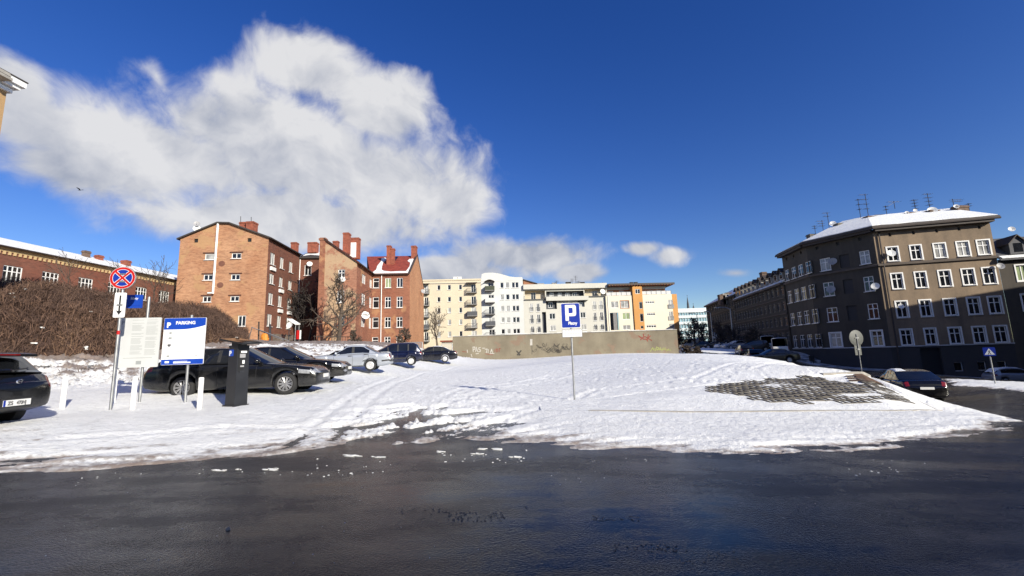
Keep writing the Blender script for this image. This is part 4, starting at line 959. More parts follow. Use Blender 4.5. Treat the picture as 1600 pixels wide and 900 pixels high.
rl0, rl1 = ru(770,114,1390,150)[:2]; zr0 = fe.uz(955, 440)[1]; zr1 = fe.uz(1048, 438.5)[1]; zrm = fp.uz(1000, 442)[1]+.15
mb = MB(); mb.slab([fe.P(rl0, zP+.55, .9), fe.P(rl1, zP+.55, .9), fe.P(rl1, zP+.4, -9), fe.P(rl0, zP+.4, -9)], (0, 0, -.45)); rf = mb.build('roof', M['gutter'], root)
mb = MB()
for i in range(24): uu = rl0+.4+(rl1-rl0-.8)*i/23; mb.box(fe.P(uu, zP+.05, -.1), (.16, 2.0, .14), fe.ang)
mb.build('rafter', TERR, rf)
for px in (995, 1002): 
    u, z = fe.uz(px, 438); mb = MB(); mb.box(fe.P(u, zP+1.0, -4), (.7, .7, .9), fe.ang); mb.box(fe.P(u, zP+1.5, -4), (.9, .9, .1), fe.ang); mb.build('roof_vent', M['roofdark'], root)
for q_ in (lb, rb):
    mb = MB(); z = q_[3]
    mb.box(fe.P((q_[0]+q_[1])/2, z+.95, -.1), (q_[1]-q_[0], .05, .05), fe.ang); n = int((q_[1]-q_[0])/1.2)
    for i in range(n+1): mb.box(fe.P(q_[0]+.05+(q_[1]-q_[0]-.1)*i/n, z+.48, -.1), (.05, .05, .92), fe.ang)
    r_ = mb.build('terrace_railing', RAIL, root)
    mb = MB(); mb.box(fe.P((q_[0]+q_[1])/2, z+.48, -.15), (q_[1]-q_[0]-.1, .02, .8), fe.ang); mb.build('rail_glass', M['frame_grey'], r_)
mb = MB(); mb.tube(fe.P(lb[0]+.3, 1, .1), fe.P(lb[0]+.3, lb[3], .1), .06, n=6); mb.build('downpipe', M['white_paint'], root)

# --- glass office and spire far behind
OFF = mat('office_cladding', (.55, .60, .62), .3, 0, .06, 2); OFG = glass('office_glass', (.18, .30, .36), .1, .3)
a = at(1052, 500, 230); b = at(1110, 500, 230); zt = at(1080, 482, 230).z
root = thing('glass_office', ((a.x+b.x)/2, 236, 2), 'distant glass office building with pale horizontal bands', 'building')
mb = MB(); mb.box(((a.x+b.x)/2, 238, zt/2), (b.x-a.x, 16, zt)); mb.build('glazing', OFG, root)
for i in range(5):
    z = zt-1.0-i*3.3
    mb = MB(); mb.box(((a.x+b.x)/2, 229.7, z), (b.x-a.x+.4, .5, 1.4 if i else 2.2)); mb.build('floor_band', OFF, root)
for i in range(14):
    x = a.x+(b.x-a.x)*(i+.5)/14; mb = MB(); mb.box((x, 229.8, zt/2), (.18, .25, zt-1.5)); mb.build('mullion', OFF, root)
SP = mat('spire_copper_dark', (.06, .065, .075), .6, 0, .2, .5)
for px, y0, y1, w, lab in ((1073.5, 461, 492, 3.6, 'tall thin dark church spire beside the glass office'), (1083, 474, 492, 3.2, 'short faint church spire right of the taller one')):
    a = at(px, y0, 380); b = at(px, y1, 380); root = thing('church_spire', (a.x, 380, 0), lab, 'church spire')
    mb = MB(); mb.lathe([(w/2*1.1, b.z-12), (w/2*1.1, b.z), (w/2*.75, b.z+.5), (w/4, (a.z+b.z)/2+1), (.12, a.z-1.5), (.05, a.z)], (a.x, 380, 0), n=8); mb.build('spire', SP, root)
    mb = MB(); mb.box((a.x, 380, b.z/2-1), (w*1.7, w*1.7, b.z)); mb.build('tower', SP, root)
    mb = MB(); mb.lathe([(.3, a.z-.6), (.3, a.z-.1), (0, a.z)], (a.x, 380, 0), n=6); mb.build('finial', M['antenna'], root)

# --- concrete boundary wall with graffiti
A = at(707.5, 555, 57.5); Bw = at(1061, 555, 57.5); fw = Fac((A.x, A.y), (Bw.x, Bw.y)); z1, z2 = fw.uz(709, 526.5)[1], fw.uz(1058, 515)[1]; zw = (z1+z2)/2
WALLM = stucco('old_concrete_wall', (.235, .205, .145), (.125, .105, .075), .95, .25, patch=(.21, .15, .105), pamt=.60)
root = thing('boundary_wall', (A.x, A.y, 1), 'long weathered concrete wall with graffiti along the back of the snowy lot', 'wall')
mb = MB(); fwi = fw
mb.slab([fw.P(0, -.5), fw.P(fw.W, -.5), fw.P(fw.W, zw), fw.P(0, zw)], -fw.n*.35); mb.build('wall', WALLM, root)
mb = MB()
for i in range(22): mb.box(fw.P(fw.W*(i+.5)/22, zw+.04, -.17), (fw.W/22-.03, .5, .09), fw.ang)
mb.build('coping', M['concrete'], root)
mb = MB()
for i in range(60):
    u = fw.W*i/60; hh = .03+.06*abs(mnoise.noise(Vector((i*.3, 9, 1)))); 
    if mnoise.noise(Vector((i*.21, 4, 1))) > -.25: mb.box(fw.P(u+fw.W/120, zw+.085+hh/2, -.2), (fw.W/60, .42, hh), fw.ang)
mb.build('coping_snow', M['snow_plain'], root)
def stroke(pts, w, m_, name='graffiti', o=.008):
    mb = MB()
    for line in pts:
        P_ = [fw.uz(x, y) for x, y in line]
        for (u0, z0_), (u1, z1_) in zip(P_[:-1], P_[1:]):
            L = math.hypot(u1-u0, z1_-z0_) or 1; nx, nz_ = -(z1_-z0_)/L*w/2, (u1-u0)/L*w/2; ex_, ez_ = (u1-u0)/L*w*.4, (z1_-z0_)/L*w*.4
            mb.poly(fw.P(u0-ex_-nx, z0_-ez_-nz_, o), fw.P(u1+ex_-nx, z1_+ez_-nz_, o), fw.P(u1+ex_+nx, z1_+ez_+nz_, o), fw.P(u0-ex_+nx, z0_-ez_+nz_, o)); o += .0004
    return mb.build(name, m_, root)
GW = mat('white_spray', (.42, .40, .36), .8, 0, .2, 2); GR = mat('red_spray', (.20, .045, .03), .8, 0, .2, 2); GG = mat('yellow_green_spray', (.25, .27, .09), .8, 0, .25, 2); GB = mat('black_spray', (.045, .04, .035), .8, 0, .2, 2)
def w6(l): return [(700+x/8, 520+y/8) for x, y in l]
stroke([w6([(315,235),(312,178),(335,178),(338,205),(316,208)]), w6([(345,235),(355,180),(370,235)]), w6([(350,215),(368,215)]), w6([(405,185),(385,187),(384,205),(404,212),(402,234),(382,236)]), w6([(432,192),(455,192)]), w6([(465,205),(490,203),(478,250)]), w6([(500,250),(505,210)]), w6([(530,250),(545,205),(556,248)]), w6([(240,215),(242,245)]), w6([(290,270),(300,300)]), w6([(350,262),(380,258)]), w6([(525,262),(575,258)])], .10, GW)
stroke([w6([(585,240),(588,205)]), w6([(605,242),(606,200),(622,204),(622,240)]), w6([(470,262),(560,275)]), w6([(180,235),(235,240)]), w6([(640,235),(640,195),(660,200)])], .08, GR)
stroke([w6([(860,230),(900,275)]), w6([(912,225),(868,275)]), w6([(880,250),(890,278)])], .17, GB)
gbx = []
rg = random.Random(3)
for i in range(26):
    x = 1075+rg.random()*440; y = 150+rg.random()*85; gbx.append(w6([(x+28*math.cos(t*1.3+i), y+22*math.sin(t*1.7+i*2)) for t in np.linspace(0, 4.2, 7)]))
stroke(gbx, .035, GB)
stroke([w6([(1040,90),(1040,145)])], .30, GW, 'paper_notice'); stroke([w6([(1050,160),(1049,270)])], .06, GB)
stroke([[(998,525),(1003,528),(1008,526),(1013,529),(1018,532)], [(1000,527),(1006,530),(1012,530)], [(1003,528),(1001,531)], [(1010,530),(1012,533)], [(1006,526),(1005,522)], [(1013,528),(1016,525)], [(1012,529),(1013,523)]], .13, GR)
stroke([[(1016,549),(1020,543),(1022,548)], [(1024,548),(1026,542),(1030,544),(1027,547)], [(1031,547),(1032,543)], [(1034,548),(1036,544),(1040,544)], [(1041,549),(1045,545)], [(1018,545),(1048,547)]], .09, GG)
# ------------------------------------------------------------------ corner tenement on the right
def r2(x0, y0, x1, y1): k = 4.1026; return (1210+x0/k, 290+y0/k, 1210+x1/k, 290+y1/k)
def r3(x0, y0, x1, y1): k = 4.1026; return (1210+x0/k, 440+y0/k, 1210+x1/k, 440+y1/k)
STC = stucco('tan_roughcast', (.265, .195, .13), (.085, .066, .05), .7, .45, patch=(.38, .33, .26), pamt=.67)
STD = stucco('shaded_sooty_render', (.078, .066, .053), (.03, .027, .024), .75, .5)  # shade of the unlit walls darkened into the render colour, beside soot
PLN = stucco('dark_plinth', (.05, .048, .05), (.03, .03, .033), .5, .3)
STF = stucco('shade_dark_render', (.06, .05, .042), (.025, .022, .02), .75, .5); M['frame_dark'] = mat('window_frame_shade_dark', (.16, .16, .16), .7, 0, .15, 2)  # the far row's shade is put into these wall and frame colours
STRIPM = mat('weathered_ledge', (.10, .08, .065), .9, 0, .2, 2)
GREYW = M['frame_grey']
Y0 = 50.0
c0 = at(1392, 540, Y0)                     # the lit corner, taken near the ground
cc = (c0.x, c0.y)
def vpdir(px):                             # horizontal direction whose vanishing point is on pixel column px
    r = ray(px, 553-(px-800)*.0314); return Vector((r.x, r.y, 0)).normalized()
dC = -vpdir(-1860); dC = dC if dC.x > 0 else -dC
dB = vpdir(440); dA = vpdir(905)
fC = Fac(cc, (cc[0]+dC.x, cc[1]+dC.y)); LC = fC.uz(1577, 500)[0]
tmpB = Fac(cc, (cc[0]-dB.x, cc[1]-dB.y)); LB = -tmpB.uz(1277, 520)[0]
bB = (cc[0]+dB.x*LB, cc[1]+dB.y*LB); fB = Fac(bB, cc)
tmpA = Fac(bB, (bB[0]-dA.x, bB[1]-dA.y)); LAa = -tmpA.uz(1236.5, 520)[0]
aA = (bB[0]+dA.x*LAa, bB[1]+dA.y*LAa); fA = Fac(aA, bB)
zE = fC.uz(1375, 357.5)[1]
zE = (zE+fC.uz(1558, 343)[1])/2
zPl = fC.uz(1435, 540.5)[1]
root = thing('corner_tenement', (cc[0]+4, cc[1]+6, -2), 'large sooty corner tenement, side walls coloured dark for shade, white windows and aerials on its snowy roof', 'building')
# facade C : 5 columns x 4 rows
colC = [tuple(r2(724,430,792,430)[i] for i in (0, 2, 1)), tuple(r2(876,430,942,430)[i] for i in (0, 2, 1)), tuple(r2(1026,420,1098,420)[i] for i in (0, 2, 1)), tuple(r2(1172,400,1246,400)[i] for i in (0, 2, 1)), tuple(r2(1304,395,1380,395)[i] for i in (0, 2, 1))]
xr = [r2(1063,0,0,0)[0], r2(1095,0,0,0)[0], r3(1125,0,0,0)[0], r3(1160,0,0,0)[0]]
rowC = [(xr[0],)+r2(0,372,0,462)[1::2], (xr[1],)+r2(0,545,0,645)[1::2], (xr[2],)+r3(0,112,0,216)[1::2], (xr[3],)+r3(0,296,0,398)[1::2]]
GC = fC.grid(colC, rowC)
opsC = [o for r_ in GC for o in r_]
base = [fC.rect(*r3(1155,517,1212,575)), fC.rect(*r3(1305,512,1362,570)), fC.rect(*r3(1432,508,1492,562))]
door = fC.rect(*r3(945,425,1080,610)); door[2] = -3.4
vents = [fC.rect(*r2(x-9,y-11,x+9,y+11)) for x, y in ((740,315),(891,302),(1040,290),(1183,277),(1313,266))]
# facade B
colB = [(1284.5,1295.5,437), (1317,1330,437), (1349.5,1361,437)]
colB = [tuple(r2(292,500,360,500)[i] for i in (0, 2, 1)), tuple(r2(418,485,482,485)[i] for i in (0, 2, 1)), tuple(r2(547,465,614,465)[i] for i in (0, 2, 1))]
rowB = [(r2(580,0,0,0)[0],)+r2(0,424,0,508)[1::2], (r2(600,0,0,0)[0],)+r2(0,585,0,682)[1::2], (r3(632,0,0,0)[0],)+r3(0,143,0,247)[1::2], (r3(657,0,0,0)[0],)+r3(0,316,0,420)[1::2]]
GBb = fB.grid(colB, rowB)
for k in range(4):
    for c in range(3): GBb[k][c][2:] = GC[k][0][2:]
opsB = [o for r_ in GBb for o in r_]
# facade A: four narrow windows
colA = [tuple(r3(x0,70,x1,70)[i] for i in (0, 2, 1)) for x0, x1 in ((82,108),(126,155),(170,203),(220,256))]
GA = fA.grid(colA, [(r3(188,0,0,0)[0],)+r3(0,38,0,130)[1::2]])
us = [(o[0], o[1]) for o in GA[0]]
GA = [[[u[0], u[1], GC[k][0][2], GC[k][0][3]] for u in us] for k in range(4)]; opsA = [o for r_ in GA for o in r_]
nB = [GBb[k][1] for k in range(4)]
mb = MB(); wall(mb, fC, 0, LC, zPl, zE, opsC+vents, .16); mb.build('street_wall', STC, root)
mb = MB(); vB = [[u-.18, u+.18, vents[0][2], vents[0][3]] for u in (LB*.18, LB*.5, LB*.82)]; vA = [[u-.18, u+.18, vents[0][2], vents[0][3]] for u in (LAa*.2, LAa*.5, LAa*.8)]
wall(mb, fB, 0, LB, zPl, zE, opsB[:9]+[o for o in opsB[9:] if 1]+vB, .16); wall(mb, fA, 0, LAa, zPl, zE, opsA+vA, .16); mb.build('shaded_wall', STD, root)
mb = MB(); wall(mb, fC, -.03, LC+.03, -4.5, zPl, base+[door], .3); 
for f_, L_ in ((fB, LB), (fA, LAa)): mb.poly(f_.P(-.02, -4.5, .05), f_.P(L_+.02, -4.5, .05), f_.P(L_+.02, zPl, .05), f_.P(-.02, zPl, .05))
mb.build('plinth', PLN, root)
mb = MB()
for f_, L_ in ((fC, LC), (fB, LB), (fA, LAa)): mb.slab([f_.P(-.03, zPl+.06, .1), f_.P(L_+.03, zPl+.06, .1), f_.P(L_+.03, zPl+.06, -.03), f_.P(-.03, zPl+.06, -.03)], (0, 0, -.12))
mb.build('plinth_ledge', GREYW, root)
zl1 = GC[0][0][2]-.28
mb = MB()
for f_, L_ in ((fC, LC), (fB, LB), (fA, LAa)): mb.slab([f_.P(-.08, zl1, .22), f_.P(L_+.05, zl1, .22), f_.P(L_+.05, zl1+.1, -.02), f_.P(-.08, zl1+.1, -.02)], (0, 0, -.22))
mb.build('string_course', STRIPM, root)
for f_, gl, st_ in ((fC, GC, 'C'), (fB, GBb, 'B'), (fA, GA, 'A')):
    for k in range(4):
        for c, o in enumerate(gl[k]):
            if st_ == 'B' and c == 1:
                if k == 3: continue
                mb = MB(); mb.poly(f_.P(o[0], o[2], -.16), f_.P(o[1], o[2], -.16), f_.P(o[1], o[3], -.16), f_.P(o[0], o[3], -.16)); mb.build('bricked_up_window', PLN, root); continue
            light = st_ == 'C' and (k, c) in ((0, 0), (0, 1), (0, 2), (0, 3), (0, 4)) or (st_ == 'B' and k in (0, 3))
            window(root, f_, o, 'cross', 'frame_white', pmat='pane_curtain' if light and random.random() < .8 else 'pane', rec=.1, sill=M['frame_white'], trim=M['frame_white'] if st_ == 'C' or (st_ == 'B' and k == 3) else None)
o = GBb[3][1]; mb = MB(); mb.poly(fB.P(o[0], o[2], -.155), fB.P(o[1], o[2], -.155), fB.P(o[1], o[3], -.155), fB.P(o[0], o[3], -.155)); mb.build('bricked_up_window', STD, root)
for o in base: window(root, fC, o, 'single', 'frame_grey', rec=.2)
mb = MB(); mb.poly(fC.P(door[0], door[2], -.28), fC.P(door[1], door[2], -.28), fC.P(door[1], door[3], -.28), fC.P(door[0], door[3], -.28)); mb.build('gateway_door', M['black'], root)
mb = MB()
for f_, vs in ((fC, vents), (fB, vB), (fA, vA)):
    for o in vs: mb.poly(f_.P(o[0], o[2], -.15), f_.P(o[1], o[2], -.15), f_.P(o[1], o[3], -.15), f_.P(o[0], o[3], -.15))
mb.build('attic_vent', M['black'], root)
# eaves, roof
ov = .75
def corner(fa, La, fb_, ovv, z):            # where the two overhang lines meet
    p, d1 = fa.P(La, z, ovv), fa.d; q_, d2 = fb_.P(0, z, ovv), fb_.d
    den = d1.x*d2.y-d1.y*d2.x; t = ((q_.x-p.x)*d2.y-(q_.y-p.y)*d2.x)/den; return p+d1*t
e0_ = fA.P(-.3, zE, ov); e1_ = corner(fA, LAa, fB, ov, zE); e2_ = corner(fB, LB, fC, ov, zE); e3_ = fC.P(LC+.55, zE, ov)
i0 = fA.P(-.3, zE, -6); i1 = corner(fA, LAa, fB, -6, zE); i2 = corner(fB, LB, fC, -6.5, zE); i3 = fC.P(LC+.55, zE, -6.5)
up = Vector((0, 0, 3.3))
mb = MB()
for a_, b_, c_, d_ in ((e0_, e1_, i1, i0), (e1_, e2_, i2, i1), (e2_, e3_, i3, i2)):
    mb.slab([a_+Vector((0,0,.25)), b_+Vector((0,0,.25)), c_+up, d_+up], (0, 0, -.25))
mb.slab([i3+up, i2+up, i1+up, i0+up][::-1], (0, 0, -.25)); rf = mb.build('roof', M['gutter'], root)
mb = MB()
for a_, b_, c_, d_ in ((e0_, e1_, i1, i0), (e1_, e2_, i2, i1), (e2_, e3_, i3, i2)):
    n = 14
    for i in range(n):
        p, q_ = a_.lerp(b_, i/n), a_.lerp(b_, (i+1)/n); r_, s_ = d_.lerp(c_, i/n), d_.lerp(c_, (i+1)/n)
        g0, g1_ = .03+.03*mnoise.noise(p*.9), .03+.03*mnoise.noise(q_*.9)
        zz = Vector((0, 0, .31)); zg = Vector((0, 0, 3.05)); u2 = up+Vector((0, 0, .08))
        mb.slab([p.lerp(r_, g0+.015)+zz+zg*(g0+.015), q_.lerp(s_, g1_+.015)+zz+zg*(g1_+.015), s_+u2, r_+u2], (0, 0, -.06))
mb.build('roof_snow', M['snow_plain'], rf)
mb = MB()
for f_, L_ in ((fC, LC), (fB, LB), (fA, LAa)): mb.slab([f_.P(-.05, zE-.02, ov-.08), f_.P(L_+.05, zE-.02, ov-.08), f_.P(L_+.05, zE-.02, .02), f_.P(-.05, zE-.02, .02)], (0, 0, -.32))
mb.build('eaves_soffit', M['gutter'], root)
mb = MB(); mb.path([e0_, e1_, e2_, e3_], .11, 6); mb.tube(fC.P(.5, -2.5, .16), fC.P(.5, zE-.4, .16), .08, n=6); mb.build('gutter', M['gutter'], root)
mb = MB(); bk = -12
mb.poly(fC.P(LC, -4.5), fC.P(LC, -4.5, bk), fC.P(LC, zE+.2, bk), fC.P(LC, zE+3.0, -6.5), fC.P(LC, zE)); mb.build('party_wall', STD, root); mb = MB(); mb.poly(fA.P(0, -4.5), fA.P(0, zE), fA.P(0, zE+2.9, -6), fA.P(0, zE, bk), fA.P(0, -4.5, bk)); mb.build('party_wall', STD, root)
# chimneys and aerials
def roofpx(x, y, Y): k = 4.1026; return at(1210+x/k, 290+y/k, Y)
for x0, y0, x1, y1, Y, cm in ((212,318,305,360,60,'concrete_dark'),(390,248,440,290,57,'concrete_dark'),(580,203,655,245,55,'chim_dark'),(775,203,830,222,55,'chim_dark'),(833,180,912,215,54,'chim_dark'),(975,165,1045,210,53,'chim_dark'),(1147,137,1228,188,52,'chim_dark')):
    a_, b_ = roofpx(x0, y0, Y), roofpx(x1, y0, Y); zb__ = roofpx(x0, y1, Y).z-.6; chimney(root, ((a_.x+b_.x)/2, Y), b_.x-a_.x, .7, zb__, a_.z, cm, .1)
def aerial(x, y0, y1, Y, bars=3, w=.9, side=0):
    a_, b_ = roofpx(x, y0, Y), roofpx(x, y1, Y); mb = MB(); mb.tube((b_.x, b_.y, b_.z-.4), (b_.x, b_.y, a_.z), .035, n=5); H = a_.z-b_.z
    for j in range(bars):
        z = a_.z-.12-j*H*.2; L = w*(1-.12*j)
        mb.tube((b_.x-L*(.5-side*.4), b_.y-.1*j, z), (b_.x+L*(.5+side*.4), b_.y+.1, z), .02, n=4)
        for k in range(5): xx = b_.x+L*(-.5+side*.4+k/4); mb.tube((xx, b_.y-.25, z), (xx, b_.y+.25, z), .014, n=4)
    mb.build('antenna', M['antenna'], root)
for a_ in ((265,255,320,61,2,.6),(315,222,300,60,3,1.0,-.6),(352,170,275,59,2,.9,-.5),(558,85,238,56,3,.5),(604,52,205,55,4,1.0,-.6),(728,128,228,55,2,.5),(770,98,130,55,1,1.6),(909,88,180,54,4,.7),(1000,48,165,53,4,1.0),(1152,85,140,52,2,1.4,.8),(1255,112,182,52,2,.5)): aerial(*a_)
mb = MB(); a_, b_ = roofpx(640, 188, 55), roofpx(730, 200, 55); mb.tube(a_, (b_.x, b_.y, a_.z), .03, n=5); c_, d_ = roofpx(728, 132, 55), roofpx(770, 105, 55); mb.tube(c_, d_, .025, n=4); mb.build('antenna', M['antenna'], root)
for x, y, Y, r_ in ((375,243,58,.42),(1013,158,52.6,.52),(1167,132,51.6,.28),(850,172,53.6,.22),(903,158,53.6,.22)): p = roofpx(x, y, Y); dish(root, p, (-.5, -1, .5), r_)
for f_, x, y, m_, r_, cr in ((fB, 386, 487, 'dish_grey', .48, r2), (fB, 375, 665, 'dish_grey', .5, r2), (fB, 660, 645, 'dish', .42, r2), (fC, 735, 438, 'dish', .42, r2), (fC, 1428, 520, 'dish_grey', .36, r2), (fC, 795, 160, 'dish', .3, r3)):
    px, py = cr(x, y, x, y)[:2]; u, z = f_.uz(px, py); dish(root, f_.P(u, z, .5), (f_.n.x*.7-.2, f_.n.y*.7-.5, .4), r_, m_)

# --- neighbour farther right with a dark mansard roof
q0 = fC.P(LC+.012, 0); fN = Fac((q0.x, q0.y), (q0.x+dC.x, q0.y+dC.y)); LN = 12; zN = fN.uz(1590, 404)[1]; zNr = fN.uz(1590, 372)[1]
root = thing('mansard_house', (fN.P(LN/2, 0).x, fN.P(LN/2, 0).y+5, -3), 'lower grey house with a dark slate roof and dormer at the right edge', 'building')
wn = fN.rect(*r2(1552,510,1625,610)); wn2 = [wn[0], wn[1], wn[2]-3.2, wn[3]-3.2]; wn3 = [wn[0]+3, wn[1]+3, wn[2], wn[3]]; wn4 = [wn[0]+3, wn[1]+3, wn[2]-3.2, wn[3]-3.2]
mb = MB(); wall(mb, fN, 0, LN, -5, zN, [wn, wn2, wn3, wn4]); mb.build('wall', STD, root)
for i, o in enumerate((wn, wn2, wn3, wn4)): window(root, fN, o, 'double', pmat='pane_green' if i == 0 else 'pane', trim=M['frame_white'])
SLATE = mat('grey_slate', (.07, .072, .08), .7, 0, .25, 2, 10, .5)
mb = MB(); mb.slab([fN.P(-.05, zN+.05, .5), fN.P(LN, zN+.05, .5), fN.P(LN, zNr+.6, -2.6), fN.P(-.05, zNr+.6, -2.6)], (0, 0, -.2)); mb.slab([fN.P(-.05, zNr+.6, -2.6), fN.P(LN, zNr+.6, -2.6), fN.P(LN, zNr+1, -8), fN.P(-.05, zNr+1, -8)], (0, 0, -.2)); rf = mb.build('roof', SLATE, root)
mb = MB(); mb.slab([fN.P(.1, zN+.13, .55), fN.P(LN, zN+.13, .55), fN.P(LN, zN+.42, .1), fN.P(.1, zN+.42, .1)], (0, 0, -.08)); mb.build('eaves_snow', M['snow_plain'], rf)
u_, z_ = fN.uz(*r2(1545,0,0,375)[::3]); u_ = fN.uz(r2(1548,0,0,0)[0], r2(0,380,0,0)[1])[0]
mb = MB(); zb_ = zN+.5; w_ = 1.5; h_ = 1.2; f_ = .2; bk = -2.5
a_ = [fN.P(u_-w_/2, zb_, f_), fN.P(u_+w_/2, zb_, f_), fN.P(u_+w_/2, zb_+h_, f_), fN.P(u_, zb_+h_+.8, f_), fN.P(u_-w_/2, zb_+h_, f_)]; mb.slab(a_, -fN.n*2.6); dm = mb.build('dormer', SLATE, root)
mb = MB(); mb.slab([fN.P(u_-w_/2-.15, zb_+h_-.05, f_+.2), fN.P(u_, zb_+h_+.95, f_+.2), fN.P(u_, zb_+h_+.95, bk), fN.P(u_-w_/2-.15, zb_+h_-.05, bk)], (0, 0, -.12)); mb.slab([fN.P(u_, zb_+h_+.95, f_+.2), fN.P(u_+w_/2+.15, zb_+h_-.05, f_+.2), fN.P(u_+w_/2+.15, zb_+h_-.05, bk), fN.P(u_, zb_+h_+.95, bk)], (0, 0, -.12)); mb.build('dormer_roof', M['gutter'], dm)
mb = MB(); mb.poly(fN.P(u_-.4, zb_+.2, f_+.01), fN.P(u_+.4, zb_+.2, f_+.01), fN.P(u_+.4, zb_+h_, f_+.01), fN.P(u_-.4, zb_+h_, f_+.01)); mb.build('pane', M['pane'], dm)
p = fN.P(u_-.2, zb_+h_+1.6, .2); dish(root, p, (-.5, -1, .4), .3)

# --- far row of tenements along the street, shade darkened into walls and frames
aF = (aA[0]+dA.x*.3, aA[1]+dA.y*.3); dR = vpdir(925)
far_rows = []
def rowhouse(name, label, s0, s1, ze, nwin, nrow, mansard, mz):
    P0 = Vector((aF[0], aF[1], 0))+dR*s0; P1 = Vector((aF[0], aF[1], 0))+dR*s1
    f = Fac((P1.x, P1.y), (P0.x, P0.y)); L = f.W
    zb0 = 0.0
    root = thing(name, ((P0.x+P1.x)/2+3, (P0.y+P1.y)/2, 0), label, 'building')
    ops = []; fh = (ze-1.6)/nrow
    for k in range(nrow):
        for i in range(nwin):
            u = L*(i+.5)/nwin; ops.append([u-.5, u+.5, 2.2+k*fh, 2.2+k*fh+min(1.9, fh-1.0)])
    mb = MB(); wall(mb, f, 0, L, -2, ze, ops, .2); mb.build('wall', STF, root)
    for o in ops: window(root, f, o, 'cross', 'frame_dark', rec=.12)
    mb = MB()
    for k in range(1, nrow): z = 1.75+k*fh; mb.slab([f.P(0, z, .14), f.P(L, z, .14), f.P(L, z, -.02), f.P(0, z, -.02)], (0, 0, -.14))
    mb.build('string_course', STRIPM, root)
    mb = MB(); mb.slab([f.P(0, ze+.1, .5), f.P(L, ze+.1, .5), f.P(L, ze+.1, 0), f.P(0, ze+.1, 0)], (0, 0, -.3)); mb.build('cornice', STRIPM, root)
    mb = MB(); mb.poly(f.P(0, -2), f.P(0, ze), f.P(0, ze+mz, -6), f.P(0, ze, -12), f.P(0, -2, -12)); mb.build('party_wall', STD, root); mb = MB(); mb.poly(f.P(L, -2, 0), f.P(L, -2, -12), f.P(L, ze, -12), f.P(L, ze+mz, -6), f.P(L, ze)); mb.build('party_wall', STD, root)
    mb = MB(); mb.slab([f.P(0, ze+.12, .4), f.P(L, ze+.12, .4), f.P(L, ze+mz, -6), f.P(0, ze+mz, -6)], (0, 0, -.2)); mb.slab([f.P(0, ze+mz, -6), f.P(L, ze+mz, -6), f.P(L, ze, -12), f.P(0, ze, -12)], (0, 0, -.2)); rf = mb.build('roof', M['snow_plain'], root)
    if mansard:
        nD = mansard
        for i in range(nD):
            u = L*(i+.5)/nD; z = ze+.7; mb = MB(); pts = [f.P(u-.55, z, -.2), f.P(u+.55, z, -.2), f.P(u+.55, z+1.1, -.2), f.P(u-.55, z+1.1, -.2)]
            mb.slab(pts, -f.n*3.0); dm = mb.build('dormer', M['concrete'], root)
            mb = MB(); mb.slab([f.P(u-.75, z+1.12, .1), f.P(u, z+1.75, .1), f.P(u, z+1.75, -3.2), f.P(u-.75, z+1.12, -3.2)], (0, 0, -.14)); mb.slab([f.P(u, z+1.75, .1), f.P(u+.75, z+1.12, .1), f.P(u+.75, z+1.12, -3.2), f.P(u, z+1.75, -3.2)], (0, 0, -.14)); mb.build('dormer_roof', M['gutter'], dm)
            mb = MB(); mb.poly(f.P(u-.35, z+.15, -.185), f.P(u+.35, z+.15, -.185), f.P(u+.35, z+1.0, -.185), f.P(u-.35, z+1.0, -.185)); mb.build('pane', M['pane'], dm)
    return root, f, L, ze
s_a = 0.2
Pz = Vector((aF[0], aF[1], 0)); _f = Fac((Pz+dR*40)[:2], Pz[:2]); zr1 = (_f.uz(1220, 444)[1]+_f.uz(1160, 465)[1])/2; zr2 = _f.uz(1125, 470)[1]
tmp = Fac(aF, (aF[0]-dR.x, aF[1]-dR.y))
s_b = -tmp.uz(1188, 500)[0]; s_c = -tmp.uz(1150.5, 500)[0]; s_d = -tmp.uz(1105, 500)[0]
r1_, f_, L_, ze_ = rowhouse('terraced_tenement', 'grey terraced tenement with tall chimney and dark dormers next to the corner tenement', s_a, s_b, zr1, 6, 4, 5, 4.2)
p = at(1192.5, 426, (aA[1]+6)); chimney(r1_, (at(1192.5, 430, 74).x, 74), .8, .8, at(1192, 426, 74).z-3, at(1192, 426, 74).z, 'chim_dark', 0); chimney(r1_, (at(1200, 433, 73).x, 73), .7, .7, at(1200, 433, 73).z-2.2, at(1200, 432, 73).z, 'concrete_dark', 0)
r2_, f_, L_, ze_ = rowhouse('terraced_tenement', 'dark terraced tenement with a row of small dormers in a snowy mansard roof', s_b+.1, s_c, zr1, 9, 4, 6, 4.2)
r3_, f_, L_, ze_ = rowhouse('terraced_tenement', 'farthest dark tenement of the street with plain snowy roof and stubby chimneys', s_c+.1, s_d, zr2, 12, 4, 0, 3.6)
for px, y in ((1127,461),(1132,459.5),(1137.5,458)): Yq = f_.A.y-(px-1105)/45*20-3; a_ = at(px, y, 92); chimney(r3_, (a_.x, 92), 1.2, 1.0, a_.z-2.2, a_.z, 'concrete' if px == 1132 else 'chim_dark')

